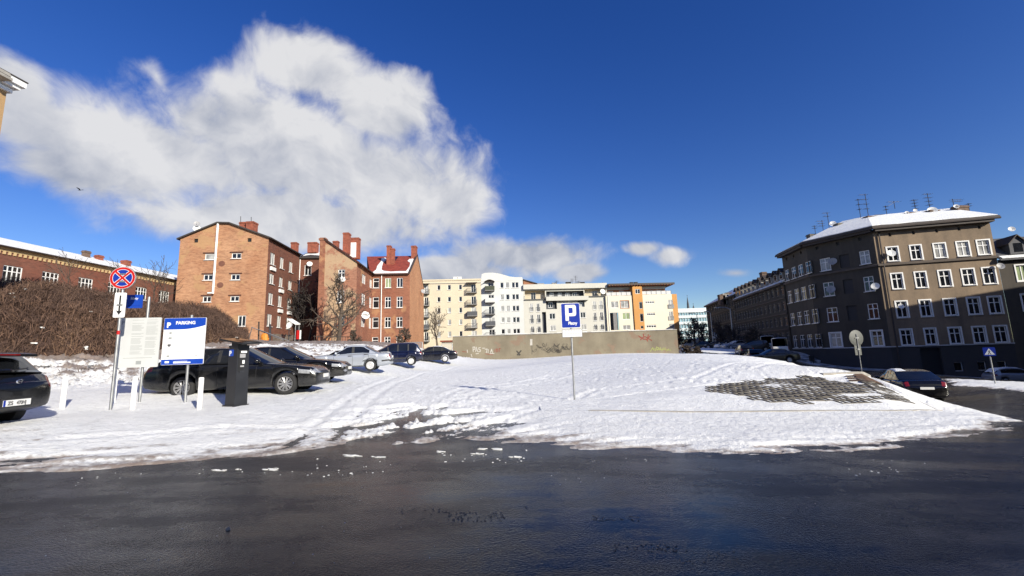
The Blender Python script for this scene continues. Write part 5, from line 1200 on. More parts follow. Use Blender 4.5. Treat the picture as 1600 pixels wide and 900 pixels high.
# --- close corner of a house at the upper left
Yn = 21.0; pc = at(11, 140, Yn); zc_ = pc.z
TANR = stucco('tan_house_render', (.42, .27, .13), (.25, .16, .08), .45, .4)
fn_ = Fac((pc.x-.3, pc.y-13), (pc.x, pc.y)); root = thing('rendered_house', (pc.x-4, pc.y-6, 0), 'tan rendered house corner with white moulded cornice at the upper left edge', 'building')
mb = MB(); mb.slab([fn_.P(0, .5), fn_.P(fn_.W, .5), fn_.P(fn_.W, zc_+.1), fn_.P(0, zc_+.1)], -fn_.n*7); mb.build('wall', TANR, root)
mb = MB()
for zz, o_, t_ in ((zc_+.08, .14, .22), (zc_+.30, .32, .16), (zc_+.62, .46, .30)): mb.slab([fn_.P(0, zz, o_), fn_.P(fn_.W+o_, zz, o_), fn_.P(fn_.W+o_, zz, -7.2), fn_.P(0, zz, -7.2)], (0, 0, -t_))
mb.build('cornice', M['signwhite'], root)
mb = MB(); mb.slab([fn_.P(0, zc_+.69, .5), fn_.P(fn_.W+.5, zc_+.69, .5), fn_.P(fn_.W+.5, zc_+1.1, -7.2), fn_.P(0, zc_+1.1, -7.2)], (0, 0, -.06)); mb.build('roof', M['roofdark'], root)
a_, b_ = at(4, 121, Yn-.6), at(20, 121, Yn-.6); chimney(root, ((a_.x+b_.x)/2-.2, Yn-.8), b_.x-a_.x, .5, zc_+.5, a_.z+.05, 'concrete', 0, True)

# --- houses across the street, outside the picture: they throw the shade that lies on the near road and on the corner tenement
def plain_house(label, x0, x1, y0, y1, zt, zb, m_):
    root = thing('street_tenement', ((x0+x1)/2, (y0+y1)/2, zb), label, 'building')
    mb = MB()
    for (a_, b_) in (((x0, y0), (x1, y0)), ((x1, y0), (x1, y1)), ((x1, y1), (x0, y1)), ((x0, y1), (x0, y0))):
        f = Fac(a_, b_); n = max(2, int(f.W/3.2)); ops = [[f.W*(i+.5)/n-.5, f.W*(i+.5)/n+.5, zb+2+k*3.2, zb+3.8+k*3.2] for i in range(n) for k in range(int((zt-zb-2)/3.2))]
        wall(mb, f, 0, f.W, zb-2, zt, ops, .25)
        for o in ops: mb.poly(f.P(o[0], o[2], -.25), f.P(o[1], o[2], -.25), f.P(o[1], o[3], -.25), f.P(o[0], o[3], -.25))
    mb.build('wall', m_, root)
    mb = MB(); xm, ym = (x0+x1)/2, (y0+y1)/2; h = 2.2
    mb.slab([(x0-.4, y0-.4, zt), (x1+.4, y0-.4, zt), (x1+.4, ym, zt+h), (x0-.4, ym, zt+h)], (0, 0, -.2)); mb.slab([(x0-.4, ym, zt+h), (x1+.4, ym, zt+h), (x1+.4, y1+.4, zt), (x0-.4, y1+.4, zt)], (0, 0, -.2)); mb.build('roof', M['snow_plain'], root)
plain_house('tan rendered tenement across the side street from the corner tenement', 47, 82, 14, 29, 16.8, -4, STC)
plain_house('tan rendered tenement row behind the viewpoint across the near road', -34, 52, -36, -22, 15.4, -2, STC)
# ------------------------------------------------------------------ cars
def paint(name, c, rough=.28, metal=.3, dirt=.25):
    m, nt, b = newmat(name); p = nd(nt, 'ShaderNodeTexCoord').outputs['Object']
    n = nz(nt, p, 1.8, 6, .65); z = nd(nt, 'ShaderNodeSeparateXYZ', {0: p}).outputs[2]
    f = mth(nt, 'MULTIPLY', rng_(nt, mth(nt, 'ADD', n, rng_(nt, z, .1, .8, .22, -.12)), .46, .78), dirt, clamp=True)
    setb(nt, b, col=mixc(nt, f, c, (.16, .15, .14)), rough=rng_(nt, f, 0, .3, rough, .6), metal=metal, coat=.4)
    b.inputs['Coat Roughness'].default_value = .12
    return m
M['rim'] = mat('alloy_wheel', (.42, .42, .43), .35, .7, .1, 6); M['hubcap'] = mat('silver_wheel_cover', (.55, .55, .56), .4, .3, .1, 6)
M['lens_red'] = mat('tail_lamp_red', (.17, .007, .006), .2, 0, .1, 8, coat=.5); M['lens_white'] = mat('head_lamp_lens', (.30, .31, .33), .12, .2, .2, 14, coat=.6)
M['chrome'] = mat('chrome', (.7, .7, .7), .15, .9, .05, 3); M['trim'] = mat('black_trim_plastic', (.02, .02, .021), .55, 0, .15, 6); M['plate'] = mat('number_plate_white', (.72, .72, .70), .4, 0, .04, 4)
def interp(pts, x): return float(np.interp(x, [p[0] for p in pts], [p[1] for p in pts]))
M['sign_back'] = mat('dull_sign_back', (.10, .105, .10), .6, .2, .15, 6)
_WH = {}
def wheel_meshes(r, kind):
    key = (r, kind)
    if key in _WH: return _WH[key]
    w = .21; t = MB(); t.lathe([(r*.66, -w/2), (r*.80, -w/2-.012), (r*.93, -w/2), (r, -w/2+.035), (r, w/2-.035), (r*.93, w/2), (r*.66, w/2)], (0, 0, 0), 'y', 28)
    hub = MB(); hub.lathe([(0, -.02), (r*.6, -.02), (r*.68, .06), (r*.68, w/2-.02), (0, w/2-.02)], (0, 0, 0), 'y', 24)
    rim = MB(); rim.lathe([(r*.60, -w/2+.03), (r*.635, -w/2-.006), (r*.675, -w/2-.006), (r*.675, -w/2+.05)], (0, 0, 0), 'y', 28)
    if kind == 'spoke':
        for i in range(10):
            a = 2*math.pi*i/10; 
            for s_ in (-.07, .07):
                b = a+s_*.6; c, s = math.cos(b), math.sin(b); p0 = (r*.12*c, -w/2+.03, r*.12*s); p1 = (r*.63*math.cos(a+s_*1.6), -w/2+.02, r*.63*math.sin(a+s_*1.6)); rim.tube(p0, p1, .017, .013, 5)
        rim.lathe([(0, -w/2+.01), (r*.14, -w/2+.012), (r*.17, -w/2+.04)], (0, 0, 0), 'y', 14)
    else:
        rim.lathe([(0, -w/2-.002), (r*.2, -w/2), (r*.23, -w/2+.02), (r*.52, -w/2+.005), (r*.62, -w/2+.02)], (0, 0, 0), 'y', 28)
        for i in range(8):
            a = 2*math.pi*(i+.5)/8; rim.tube((r*.3*math.cos(a), -w/2+.008, r*.3*math.sin(a)), (r*.5*math.cos(a), -w/2+.002, r*.5*math.sin(a)), .022, .03, 6)
    _WH[key] = (hub.mesh('wheel', M['black'], smooth=True, ang=40), t.mesh('tyre', M['rubber'], smooth=True, ang=50), rim.mesh('rim', M['rim'] if kind == 'spoke' else M['hubcap'], smooth=True, ang=35))
    return _WH[key]
RING = [(0,0),(.45,0),(.80,.0),(.90,.025),(.955,.09),(.98,.20),(.992,.32),(1,.44),(1,.54),(.998,.64),(.99,.74),(.975,.83),(.95,.90),(.915,.945),(.86,.975),(.74,.992),(.55,1),(.3,1.004),(0,1.006)]
def car(name, label, loc, yaw, pm, S, cat='car', group=None, lo=False, wheel='spoke', snow=(), tilt=None):
    root = thing(name, loc, label, cat, group, rz=yaw)
    L, W, H, wb, ro, r = S['L'], S['W'], S['H'], S['wb'], S['ro'], S['r']   # ro: rear overhang
    hw0 = W/2; xr, xf = ro, ro+wb; ra = r*1.13; zc = r; zb0 = S.get('zb', .2)
    prof, roof = S['top'], S['roof']
    rb, rr, rf_, fb_ = S['gh']
    xs = list(np.linspace(.0, L, 34 if lo else 60))
    for xc in (xr, xf): xs += [xc+ra*math.sin(t) for t in np.linspace(-math.pi/2, math.pi/2, 9 if lo else 15)]
    xs = sorted(xs); xs = [xs[0]]+[b for a, b in zip(xs[:-1], xs[1:]) if b-a > .008]
    er, ef = S.get('er', .75), S.get('ef', 1.0)
    def hw(x):
        k = 1.0
        if x < er: k -= S.get('kr', .10)*((er-x)/er)**2.2
        if x > L-ef: k -= S.get('kf', .16)*((x-L+ef)/ef)**2.4
        return hw0*k
    def ztop(x): return interp(prof, x)
    def zbot(x):
        z = zb0
        if x < .5: z += .10*((.5-x)/.5)**1.5
        if x > L-.5: z += .02*((x-L+.5)/.5)**1.5
        for xc in (xr, xf):
            d = abs(x-xc)
            if d < ra: z = max(z, zc+math.sqrt(max(0, ra*ra-d*d)))
        return z
    def ringpt(x, j, sgn=1):
        yf, zf = RING[j]; zb_, zt = zbot(x), ztop(x); return (x, sgn*yf*hw(x), zb_+zf*(zt-zb_))
    faces = {}; V = []
    def addf(part, pts): faces.setdefault(part, []).append(pts)
    rows = []
    nr = len(RING); full = [(j, -1) for j in range(nr)]+[(j, 1) for j in range(nr-2, 0, -1)]
    def capring(x, s, dx):
        o = []
        for j, sg in full:
            p = ringpt(x, j, sg); zm = (zbot(x)+ztop(x))/2+.05; o.append((p[0]+dx, p[1]*s, zm+(p[2]-zm)*s))
        return o
    sl = S.get('lean', 0.)
    caps = [1., .985, .955, .90, .82, .72, .6, .46, .3, .12]
    bl = S.get('bulge', (.07, .10))
    for s in reversed(caps[1:]): rows.append(capring(0, s, -bl[0]*math.sqrt(1-s*s)))
    for x in xs: rows.append([ringpt(x, j, sg) for j, sg in full])
    for s in caps[1:]: rows.append(capring(L, s, bl[1]*math.sqrt(1-s*s)))
    cls = S['cls']
    def classify(c):
        x, y, z = c; ay = abs(y)/hw0
        for part, x0, x1, y0, y1, za, zb_ in cls:
            if x0 <= x <= x1 and y0 <= ay <= y1 and za <= z <= zb_: 
                return part+('+' if (part in ('headlight', 'taillight', 'lower_panel', 'trim_strip', 'chrome_strip') and y > 0) else '')
        return 'body'
    m_ = len(full)
    for a, b in zip(rows[:-1], rows[1:]):
        for j in range(m_):
            k = (j+1) % m_; pts = (a[j], b[j], b[k], a[k]); c = [sum(p[i] for p in pts)/4 for i in range(3)]
            addf(classify(c), pts)
    addf('body', tuple(rows[0])[::-1]); addf('body', tuple(rows[-1]))
    # greenhouse
    gxs = sorted(set(list(np.linspace(rb, fb_, 22 if lo else 40))+[rr, rf_]))
    QS = [0, .1, .3, .5, .7, .88, 1.0]; wt_ = S.get('tumble', .74)
    def ghring(x):
        b = ztop(x)-.03; t = max(interp(roof, x), b+.01); h_ = t-b; wb_ = hw(x)*.925; full_h = H-interp(prof, (rb+fb_)/2); f = min(1, h_/full_h); wr = wb_+(hw0*wt_-wb_)*f
        o = []
        for q_ in QS: o.append((x, wb_+(wr-wb_)*q_**1.15, b+h_*(.02+.92*q_)))
        o += [(x, wr*.93, b+h_*.965), (x, wr*.80, b+h_*.985), (x, wr*.45, b+h_*1.0+.008), (x, 0, b+h_*1.0+.014)]
        kf_ = min(1, max(0, (x-rf_+.35)/.5))*(0 if S.get('van') else 1); kr_ = min(1, max(0, (rr+.2-x)/.4))*(0 if S.get('van') else 1)
        return [(p[0]-.30*kf_*(p[1]/hw0)**2+.20*kr_*(p[1]/hw0)**2, p[1], p[2]) for p in o]
    gr_ = [ghring(x) for x in gxs]; nq = len(gr_[0]); xb = S['pillars']
    for i, (a, b) in enumerate(zip(gr_[:-1], gr_[1:])):
        xm = (gxs[i]+gxs[i+1])/2
        for j in range(nq-1):
            for sg in (-1, 1):
                pts = [a[j], b[j], b[j+1], a[j+1]]; pts = [(p[0], p[1]*sg, p[2]) for p in pts]
                if sg > 0: pts = pts[::-1]
                if sg < 0: pts = pts
                part = 'body'
                zc_ = sum(p[2] for p in pts)/4; zbelt = ztop(xm)
                if j in (1, 2, 3, 4) and S['sx'][0] < xm < S['sx'][1] and zc_ > zbelt+.015:
                    part = 'side_window' + ('+' if sg > 0 else '')
                    for pl in xb:
                        if abs(xm-pl) < .045: part = 'pillar_trim'
                elif j >= 6:
                    if xm > rf_+.03 and xm < fb_-.06 and zc_ > zbelt+.02 and not (j == 6): part = 'windscreen'
                    if xm < rr-.03 and xm > rb+.05 and zc_ > zbelt+S.get('rwz', .03) and not (j == 6) and not S.get('van'): part = 'rear_window'
                addf(part, tuple(pts))
    mid = (ro+wb/2)
    mats_ = {'body': pm, 'side_window': M['carglass'], 'windscreen': M['carglass'], 'rear_window': M['carglass'], 'pillar_trim': M['trim'], 'headlight': M['lens_white'], 'taillight': M['lens_red'], 'grille': M['trim'], 'trim_strip': M['trim'], 'bumper': S.get('bump') or M['trim'], 'chrome_strip': M['chrome'], 'rear_glass': M['carglass'], 'snow_patch': M['snow_plain'], 'lower_panel': M['trim']}
    body = None
    for part in ['body']+[k for k in faces if k != 'body']:
        ix = {}; vs = []; fs_ = []
        for pts in faces[part]:
            f = []
            for p in pts:
                key = (round(p[0], 4), round(p[1], 4), round(p[2], 4))
                if key not in ix: ix[key] = len(vs); vs.append((p[0]-mid, p[1], p[2]))
                if ix[key] not in f: f.append(ix[key])
            if len(f) > 2: fs_.append(tuple(f))
        mb = MB(); mb.v = vs; mb.f = fs_; nm = part.rstrip('+')
        me = mb.mesh(nm, mats_[nm], smooth=True, ang=48); link(nm, me, root)
    # seams, handles, mirrors
    def sidept(x, zf, sg, o=.003):
        zs_ = [ringpt(x, j, 1) for j in range(3, 15)]; z = zbot(x)+zf*(ztop(x)-zbot(x)); y = float(np.interp(z, [p[2] for p in zs_], [p[1] for p in zs_])); return (x-mid, sg*(y+o), z)
    if not lo:
        mb = MB()
        for x in S['seams']:
            for sg in (-1, 1):
                fr_ = np.linspace(.06, .93, 10)
                for a, b in zip(fr_[:-1], fr_[1:]): mb.poly(sidept(x-.006, a, sg), sidept(x+.006, a, sg), sidept(x+.006, b, sg), sidept(x-.006, b, sg))
        link('door_seam', mb.mesh('door_seam', M['black']), root)
        for x in S['handles']:
            for sg in (-1, 1):
                p = sidept(x, .83, sg, .012); mb = MB(); mb.box(p, (.2, .03, .035)); link('door_handle', mb.mesh('door_handle', pm if not S.get('hdark') else M['trim']), root)
    xm = fb_-.42
    for sg in (-1, 1):
        mb = MB(); y = hw0*.97+.07; z = ztop(xm)+.06; o = []
        for i in range(7):
            t = i/6; k = math.sin(math.pi*min(.98, max(.02, .5+.48*(t-.5)*2)))*1.0
        mb.lathe([(0, -.10), (.05, -.095), (.085, -.06), (.095, 0), (.085, .06), (.05, .095), (0, .10)], (0, 0, 0), 'y', 12)
        mb.v = [(xm-mid+p[0]*.75, sg*y+p[1], z+p[2]*.8) for p in mb.v]; mb.tube((xm-mid, sg*(hw0*.88), z-.04), (xm-mid, sg*y, z-.03), .03, n=5)
        link('wing_mirror', mb.mesh('wing_mirror', pm, smooth=True), root)
    hub, ty, rim = wheel_meshes(r, wheel)
    for x in (xr, xf):
        for sg in (-1, 1):
            o = link('wheel', hub, root, (x-mid, sg*(hw0-.125), r-.02), 0 if sg < 0 else math.pi)
            for m2, n2 in ((ty, 'tyre'), (rim, 'rim')):
                c = bpy.data.objects.new(n2, m2); COL.objects.link(c); c.parent = o
    zp = S.get('plate', (.55, .45))
    mb = MB(); mb.box((L+bl[1]+.004-mid, 0, zp[1]), (.02, .52, .115)); link('number_plate', mb.mesh('number_plate', M['plate']), root)
    mb = MB(); mb.box((-bl[0]-.004-mid, 0, zp[0]), (.02, .52, .115)); rp = link('number_plate', mb.mesh('number_plate', M['plate']), root)
    if snow:
        mb = MB()
        for (x0, x1, y0, y1) in snow:
            nx, ny = 14, 8
            def P_(a, b):
                x = x0+(x1-x0)*a; y = (y0+(y1-y0)*b)*hw0
                g = ghring(min(max(x, rb), fb_)) if rb < x < fb_ else None
                zz = ztop(x)*1.003
                if g is not None and g[-1][2] > zz-.02:
                    ys_ = [p[1] for p in g][::-1]; zs_ = [p[2] for p in g][::-1]; zz = float(np.interp(abs(y), ys_, zs_))
                ed = min(a, 1-a, b, 1-b)
                return (x-mid, y, zz+.004+.05*min(1, ed*6)*(0.75+.5*mnoise.noise(Vector((x*2, y*2, 1)))))
            for a in range(nx):
                for b in range(ny): mb.poly(P_(a/nx, b/ny), P_((a+1)/nx, b/ny), P_((a+1)/nx, (b+1)/ny), P_(a/nx, (b+1)/ny))
        link('snow_patch', mb.mesh('snow_patch', M['snow_plain'], smooth=True), root)
    S['_'] = (mid, sidept, ringpt, ztop, bl)
    return root
def spec(**k): return k
SEDAN = spec(L=4.84, W=1.85, H=1.47, wb=2.89, ro=1.10, r=.325, top=[(0,.80),(.04,.92),(.2,1.0),(.9,1.0),(2.4,.985),(3.45,.95),(3.6,.935),(4.3,.86),(4.7,.79),(4.84,.66)],
    roof=[(0,.9),(.15,1.02),(.62,1.38),(1.0,1.445),(2.0,1.47),(2.6,1.44),(3.62,.93)], gh=(.1,.62,2.62,3.62), sx=(.55,3.3), pillars=(1.15,2.05), seams=(1.25,2.05,3.15), handles=(1.45,2.3), plate=(.85,.50),
    cls=[('headlight',4.36,5.0,.52,.985,.60,.715),('taillight',-.2,.28,.62,1.1,.78,.95),('grille',4.80,5,.04,.36,.56,.69),('grille',4.78,5,.0,.80,.27,.36),('trim_strip',-.2,5,1.2,2,.3,.4)])
A6 = spec(L=4.92, W=1.86, H=1.46, wb=2.84, ro=1.10, r=.32, top=[(0,.80),(.04,.95),(.25,1.02),(.8,1.02),(1.6,1.0),(2.6,.98),(3.4,.95),(3.6,.93),(4.35,.85),(4.76,.78),(4.92,.66)],
    roof=[(0,.9),(.5,1.02),(1.2,1.38),(1.7,1.455),(2.1,1.46),(2.65,1.42),(3.62,.93)], gh=(.5,1.2,2.62,3.62), sx=(.85,3.3), pillars=(1.35,2.12), seams=(1.2,2.12,3.2), handles=(1.45,2.35), plate=(.8,.52),
    cls=[('headlight',4.48,5.1,.48,.985,.585,.70),('taillight',-.2,.2,.55,1.1,.78,.95),('grille',4.85,5.1,.0,.34,.36,.74),('chrome_strip',4.72,5.1,.50,.82,.40,.45),('grille',4.85,5.1,.4,.85,.28,.38)])
A80 = spec(L=4.48, W=1.70, H=1.40, wb=2.61, ro=1.05, r=.305, zb=.22, kr=.07, kf=.10, bulge=(.05, .08), tumble=.78, top=[(0,.72),(.03,.90),(.2,.955),(.9,.95),(1.6,.94),(2.6,.915),(3.2,.90),(4.0,.83),(4.4,.76),(4.48,.64)],
    roof=[(0,.85),(.62,.95),(1.35,1.35),(1.6,1.385),(2.0,1.40),(2.45,1.36),(3.25,.89)], gh=(.62,1.35,2.42,3.25), sx=(.95,3.05), pillars=(1.98,), seams=(1.15,1.98,2.95), handles=(1.28,2.12), plate=(.72,.42), hdark=True,
    cls=[('headlight',4.2,4.6,.45,.99,.58,.70),('taillight',-.2,.12,.60,1.1,.70,.84),('trim_strip',.0,4.5,.95,1.1,.50,.56),('bumper',-.3,.42,0,1.1,.47,.58),('bumper',4.1,5,0,1.1,.42,.5),('lower_panel',.9,3.9,.9,1.1,.2,.30)])
MPV = spec(L=4.32, W=1.74, H=1.64, wb=2.69, ro=.78, r=.305, zb=.22, top=[(0,.80),(.05,.95),(.2,1.0),(1,.99),(2.2,.97),(3.2,.97),(3.4,.95),(3.9,.84),(4.2,.72),(4.32,.56)],
    roof=[(0,1.0),(.06,1.0),(.32,1.50),(.6,1.62),(1.5,1.64),(2.3,1.59),(3.6,.93)], gh=(.03,.40,2.3,3.6), sx=(.35,3.3), pillars=(.95,1.75,2.6), seams=(.95,1.75,2.75), handles=(1.05,1.9), plate=(.82,.45),
    cls=[('headlight',3.85,4.5,.45,.99,.62,.78),('taillight',-.3,.16,.70,1.1,.78,1.02),('trim_strip',.6,3.8,.97,1.1,.48,.55),('bumper',-.3,.3,0,1.1,.3,.42)])
HATCH = spec(L=4.25, W=1.78, H=1.48, wb=2.65, ro=.78, r=.315, zb=.24, kr=.13, er=.7, bulge=(.10, .1), top=[(0,.86),(.03,.97),(.15,1.02),(1,1.0),(2.2,.98),(3.1,.95),(3.3,.93),(3.9,.82),(4.15,.72),(4.25,.56)],
    roof=[(-.05,1.0),(.1,1.07),(.34,1.30),(.52,1.40),(.8,1.44),(1.5,1.48),(2.3,1.43),(3.4,.93)], gh=(.02,.50,2.3,3.4), sx=(.5,3.2), pillars=(.98,1.80), seams=(.95,1.80,2.8), handles=(1.12,2.0), plate=(.47,.45), tumble=.73, rwz=.05,
    cls=[('headlight',3.75,4.5,.45,.99,.62,.78),('taillight',-.3,.30,.74,1.15,.72,.95),('bumper',-.4,.0,0,.62,.30,.36)])
INS = spec(L=4.83, W=1.86, H=1.50, wb=2.74, ro=1.05, r=.335, top=[(0,.80),(.03,.98),(.2,1.06),(.7,1.06),(1.6,1.03),(2.6,1.0),(3.4,.96),(3.6,.94),(4.3,.83),(4.7,.72),(4.83,.58)],
    roof=[(0,.95),(.38,1.06),(1.2,1.42),(1.8,1.495),(2.1,1.50),(2.65,1.45),(3.6,.94)], gh=(.38,1.25,2.65,3.6), sx=(.9,3.3), pillars=(1.3,2.1), seams=(1.2,2.1,3.15), handles=(1.4,2.3), plate=(.70,.5), kr=.14, bulge=(.12, .1),
    cls=[('headlight',4.18,4.86,.50,.99,.62,.80),('taillight',-.3,.20,.60,1.1,.845,.925),('chrome_strip',-.3,.05,0,.56,.915,.94),('grille',4.80,5,.04,.36,.5,.72)])
VAN = spec(L=5.2, W=1.98, H=2.3, wb=3.2, ro=1.0, r=.33, zb=.25, kr=.03, top=[(0,1.1),(.03,1.15),(1,1.15),(3.9,1.15),(4.3,1.12),(4.9,.98),(5.1,.85),(5.2,.6)],
    roof=[(0,2.2),(.1,2.26),(.3,2.3),(3.2,2.3),(3.6,2.2),(4.5,1.1)], gh=(.02,.12,3.55,4.5), sx=(3.0,4.2), pillars=(3.6,), seams=(1.8,3.0,4.0), handles=(3.2,), plate=(.7,.5), tumble=.88, van=1,
    cls=[('headlight',4.7,5.4,.5,.99,.7,.95),('taillight',-.2,.06,.85,1.1,.7,1.1),('rear_glass',-.2,.0,.1,.8,1.2,1.6)])
P_GRAPH = paint('graphite_car_paint', (.010, .0105, .012), .2, .3, .16); P_BLK = paint('black_car_paint', (.006, .006, .007), .16, .2, .2)
P_SIL = paint('silver_car_paint', (.40, .43, .48), .35, .5, .15); P_BLU = paint('dark_blue_car_paint', (.006, .009, .035), .2, .3, .12)
P_NIGHT = paint('blue_black_car_paint', (.008, .009, .016), .2, .3, .1); P_WHITE = paint('white_van_paint', (.62, .62, .60), .4, 0, .12); P_OLIVE = paint('olive_grey_car_paint', (.035, .034, .028), .35, .4, .3); P_GREYS = paint('light_grey_car_paint', (.34, .36, .40), .35, .4, .15)
def place(px, Y, dz=0.): p = gnd(px, Y); return Vector((p.x, p.y, p.z+dz))
PARK = 'cars parked in the snowy lot'; STREETG = 'vehicles parked along the side street'
def rear_at(S, px, Y, yaw, dz=0, front=False):   # put the end of the car that points to +x at that column
    p = place(px, Y); d = Vector((math.cos(yaw), math.sin(yaw), 0)); k = (S['L']-S['ro']-S['wb']/2) if front else -(S['ro']+S['wb']/2)
    q_ = p - d*k; z = gz(q_.x, q_.y); return (q_.x, q_.y, z+dz)
# yaw: direction the front points to
car('estate_car', 'graphite estate car parked behind the ticket machine and the parking board', rear_at(SEDAN, 505, 14.6, R(8), -.02, True), R(8), P_GRAPH, SEDAN, group=PARK)
car('sedan_car', 'black saloon with bright headlamps parked second in the row, snow under its nose', rear_at(A6, 543, 18.4, R(9), -.02, True), R(9), P_BLK, A6, group=PARK, snow=[(1.4,2.4,-.5,.5)])
car('sedan_car', 'old silver saloon with snow on its bonnet and red tail lamps', rear_at(A80, 612, 25.0, R(190), -.02), R(190), P_SIL, A80, group=PARK, wheel='cover', snow=[(2.5,4.2,-.85,.85),(.1,.6,-.8,.8),(1.4,2.4,-.6,.6)])
car('minivan', 'dark blue minivan parked between the silver saloon and a far dark saloon', rear_at(MPV, 660, 33.0, R(190), -.02), R(190), P_BLU, MPV, group=PARK, wheel='cover')
car('sedan_car', 'small looking blue black saloon parked farthest, beside the graffiti wall', rear_at(A6, 714, 41.5, R(188), -.02), R(188), P_NIGHT, A6, group=PARK, wheel='cover', snow=[(1.3,2.2,-.6,.6),(.6,1.2,-.5,.5)])
hx = rear_at(HATCH, 25, 8.55, R(185.5), -.02); h_ = car('hatchback', 'dark grey hatchback cut by the left edge with muddy white number plate', hx, R(185.5), P_GRAPH, HATCH, group=PARK)
ins_p = place(1441, 21.3); ya = R(66); dI = Vector((math.cos(ya), math.sin(ya), 0)); qI = ins_p+dI*(INS['ro']+INS['wb']/2)
car('sedan_car', 'shiny black saloon parked at the road beyond the concrete lattice slope', (qI.x, qI.y, gz(qI.x, qI.y)+.02), ya, P_BLK, INS, snow=[(1.3,2.6,.25,.72),(2.7,3.4,-.5,.75)])
# text on things
def text_mb(s, size, bold=.0, spacing=1.0):
    cu = bpy.data.curves.new('t', 'FONT'); cu.body = s; cu.size = size; cu.offset = bold; cu.space_character = spacing; cu.resolution_u = 3; cu.extrude = 0.0; cu.fill_mode = 'FRONT'
    o = bpy.data.objects.new('t', cu); COL.objects.link(o); bpy.context.view_layer.update()
    me = bpy.data.meshes.new_from_object(o.evaluated_get(bpy.context.evaluated_depsgraph_get())); bpy.data.objects.remove(o); bpy.data.curves.remove(cu)
    mb = MB(); mb.v = [tuple(v.co) for v in me.vertices]; mb.f = [tuple(p.vertices) for p in me.polygons]; bpy.data.meshes.remove(me); return mb
def lettering(root, s, size, x, z, y, m_, bold=0, spacing=1.0, sx=1.0, center=False, name='lettering', rot=None, parent=None):
    mb = text_mb(s, size, bold, spacing); xs_ = [v[0] for v in mb.v]; ox = -(min(xs_)+max(xs_))/2 if center else -min(xs_)
    mb.v = [((v[0]+ox)*sx+x, y, v[1]+z) for v in mb.v]
    if rot: mb.v = [rot(v) for v in mb.v]
    return link(name, mb.mesh(name, m_), root)
mid, sidept, ringpt, ztop, bl = HATCH['_']; xR = -bl[0]-.0205-mid
turn = lambda v: (xR, -v[0], v[2])         # seen from behind, text reads along -y
lettering(h_, 'ZS', .095, -.185, .435, 0, M['printdark'], .003, 1.0, .95, rot=turn); lettering(h_, '470HJ', .095, -.02, .435, 0, M['printdark'], .003, .95, .82, rot=turn)
mb = MB(); mb.box((xR+.003, .238, .47), (.006, .035, .11)); link('plate_band', mb.mesh('plate_band', M['blue']), h_)
mb = MB(); mb.box((xR+.02, 0, .47), (.02, .58, .17)); link('plate_recess', mb.mesh('plate_recess', M['trim']), h_)
mb = MB(); n = 20; ze = .865; xe = -bl[0]*.93-mid-.02
for i in range(n):
    t, t2 = 2*math.pi*i/n, 2*math.pi*(i+1)/n; g = lambda k, tt: (xe-.012*(k < 1), k*.075*math.cos(tt), ze+k*.042*math.sin(tt)); mb.poly(g(1, t), g(1, t2), g(.82, t2), g(.82, t))
for s_ in (-1, 1): mb.poly((xe-.004, s_*.032-.012+.012, ze-.03), (xe-.004, s_*.032+.014, ze-.03), (xe-.004, s_*.032-.004, ze+.03), (xe-.004, s_*.032-.022, ze+.03))
mb.poly((xe-.004, -.032, ze-.006), (xe-.004, .032, ze-.010), (xe-.004, .032, ze+.004), (xe-.004, -.032, ze+.010)); link('badge', mb.mesh('badge', M['chrome']), h_)
mb = MB(); mb.slab([(.42-mid, -.62, 1.435), (.42-mid, .62, 1.435), (.14-mid, .56, 1.40), (.14-mid, -.56, 1.40)], (0, 0, -.05)); sp = link('roof_spoiler', mb.mesh('roof_spoiler', P_GRAPH), h_)
mb = MB(); mb.box((.135-mid, 0, 1.385), (.012, .4, .025)); link('brake_light', mb.mesh('brake_light', M['lens_red']), h_)
mb = MB(); mb.tube((.0-mid, .05, 1.075), (.13-mid, -.38, 1.12), .012, n=5); mb.tube((-.02-mid, .05, 1.05), (.0-mid, .05, 1.08), .02, n=5); link('rear_wiper', mb.mesh('rear_wiper', M['black']), h_)
# street vehicles farther off
def street(name, label, px, Y, yaw, P_, S, cat='car', snow=(), wheel='cover'): p = place(px, Y, .01); return car(name, label, tuple(p), R(yaw), P_, S, cat, STREETG, True, wheel, snow)
street('sedan_car', 'olive grey saloon side on at the lot edge, front of the street cars', 1206, 47, 172, P_OLIVE, A6)
street('hatchback', 'black hatchback nose first just behind the olive grey saloon', 1180, 51, 70, P_BLK, HATCH)
street('hatchback', 'black hatchback alone on the snowy street beside the nearest lamp post', 1165, 60, 74, P_NIGHT, HATCH)
street('estate_car', 'light grey car with blue shaded snow on its rear window below the white van', 1223, 52, 63, P_GREYS, HATCH, snow=[(.1,.7,-.7,.7),(.8,2.2,-.7,.7)])
street('delivery_van', 'white high roof van close to the corner tenement', 1221, 61, 62, P_WHITE, VAN, 'van')
street('delivery_van', 'white box van half hidden behind the high roof van', 1203, 70, 62, P_WHITE, VAN, 'van')
street('sedan_car', 'pale car parked side on behind the nearest lamp post', 1152, 72, 186, P_GREYS, A80, snow=[(2.5,4.2,-.85,.85)])
street('hatchback', 'second pale car parked behind the pale side on car', 1140, 76, 190, P_WHITE, HATCH)
street('delivery_van', 'distant white van at the far left end of the street', 1083, 100, 188, P_WHITE, VAN, 'van')
street('hatchback', 'dark car at the foot of the farthest lamp post', 1102, 88, 120, P_BLK, HATCH)
street('hatchback', 'dark car left of the triangular road sign in the street', 1123, 80, 150, P_NIGHT, HATCH)
street('hatchback', 'brownish dark car between pale car and white box van', 1180, 64, 170, P_OLIVE, MPV)
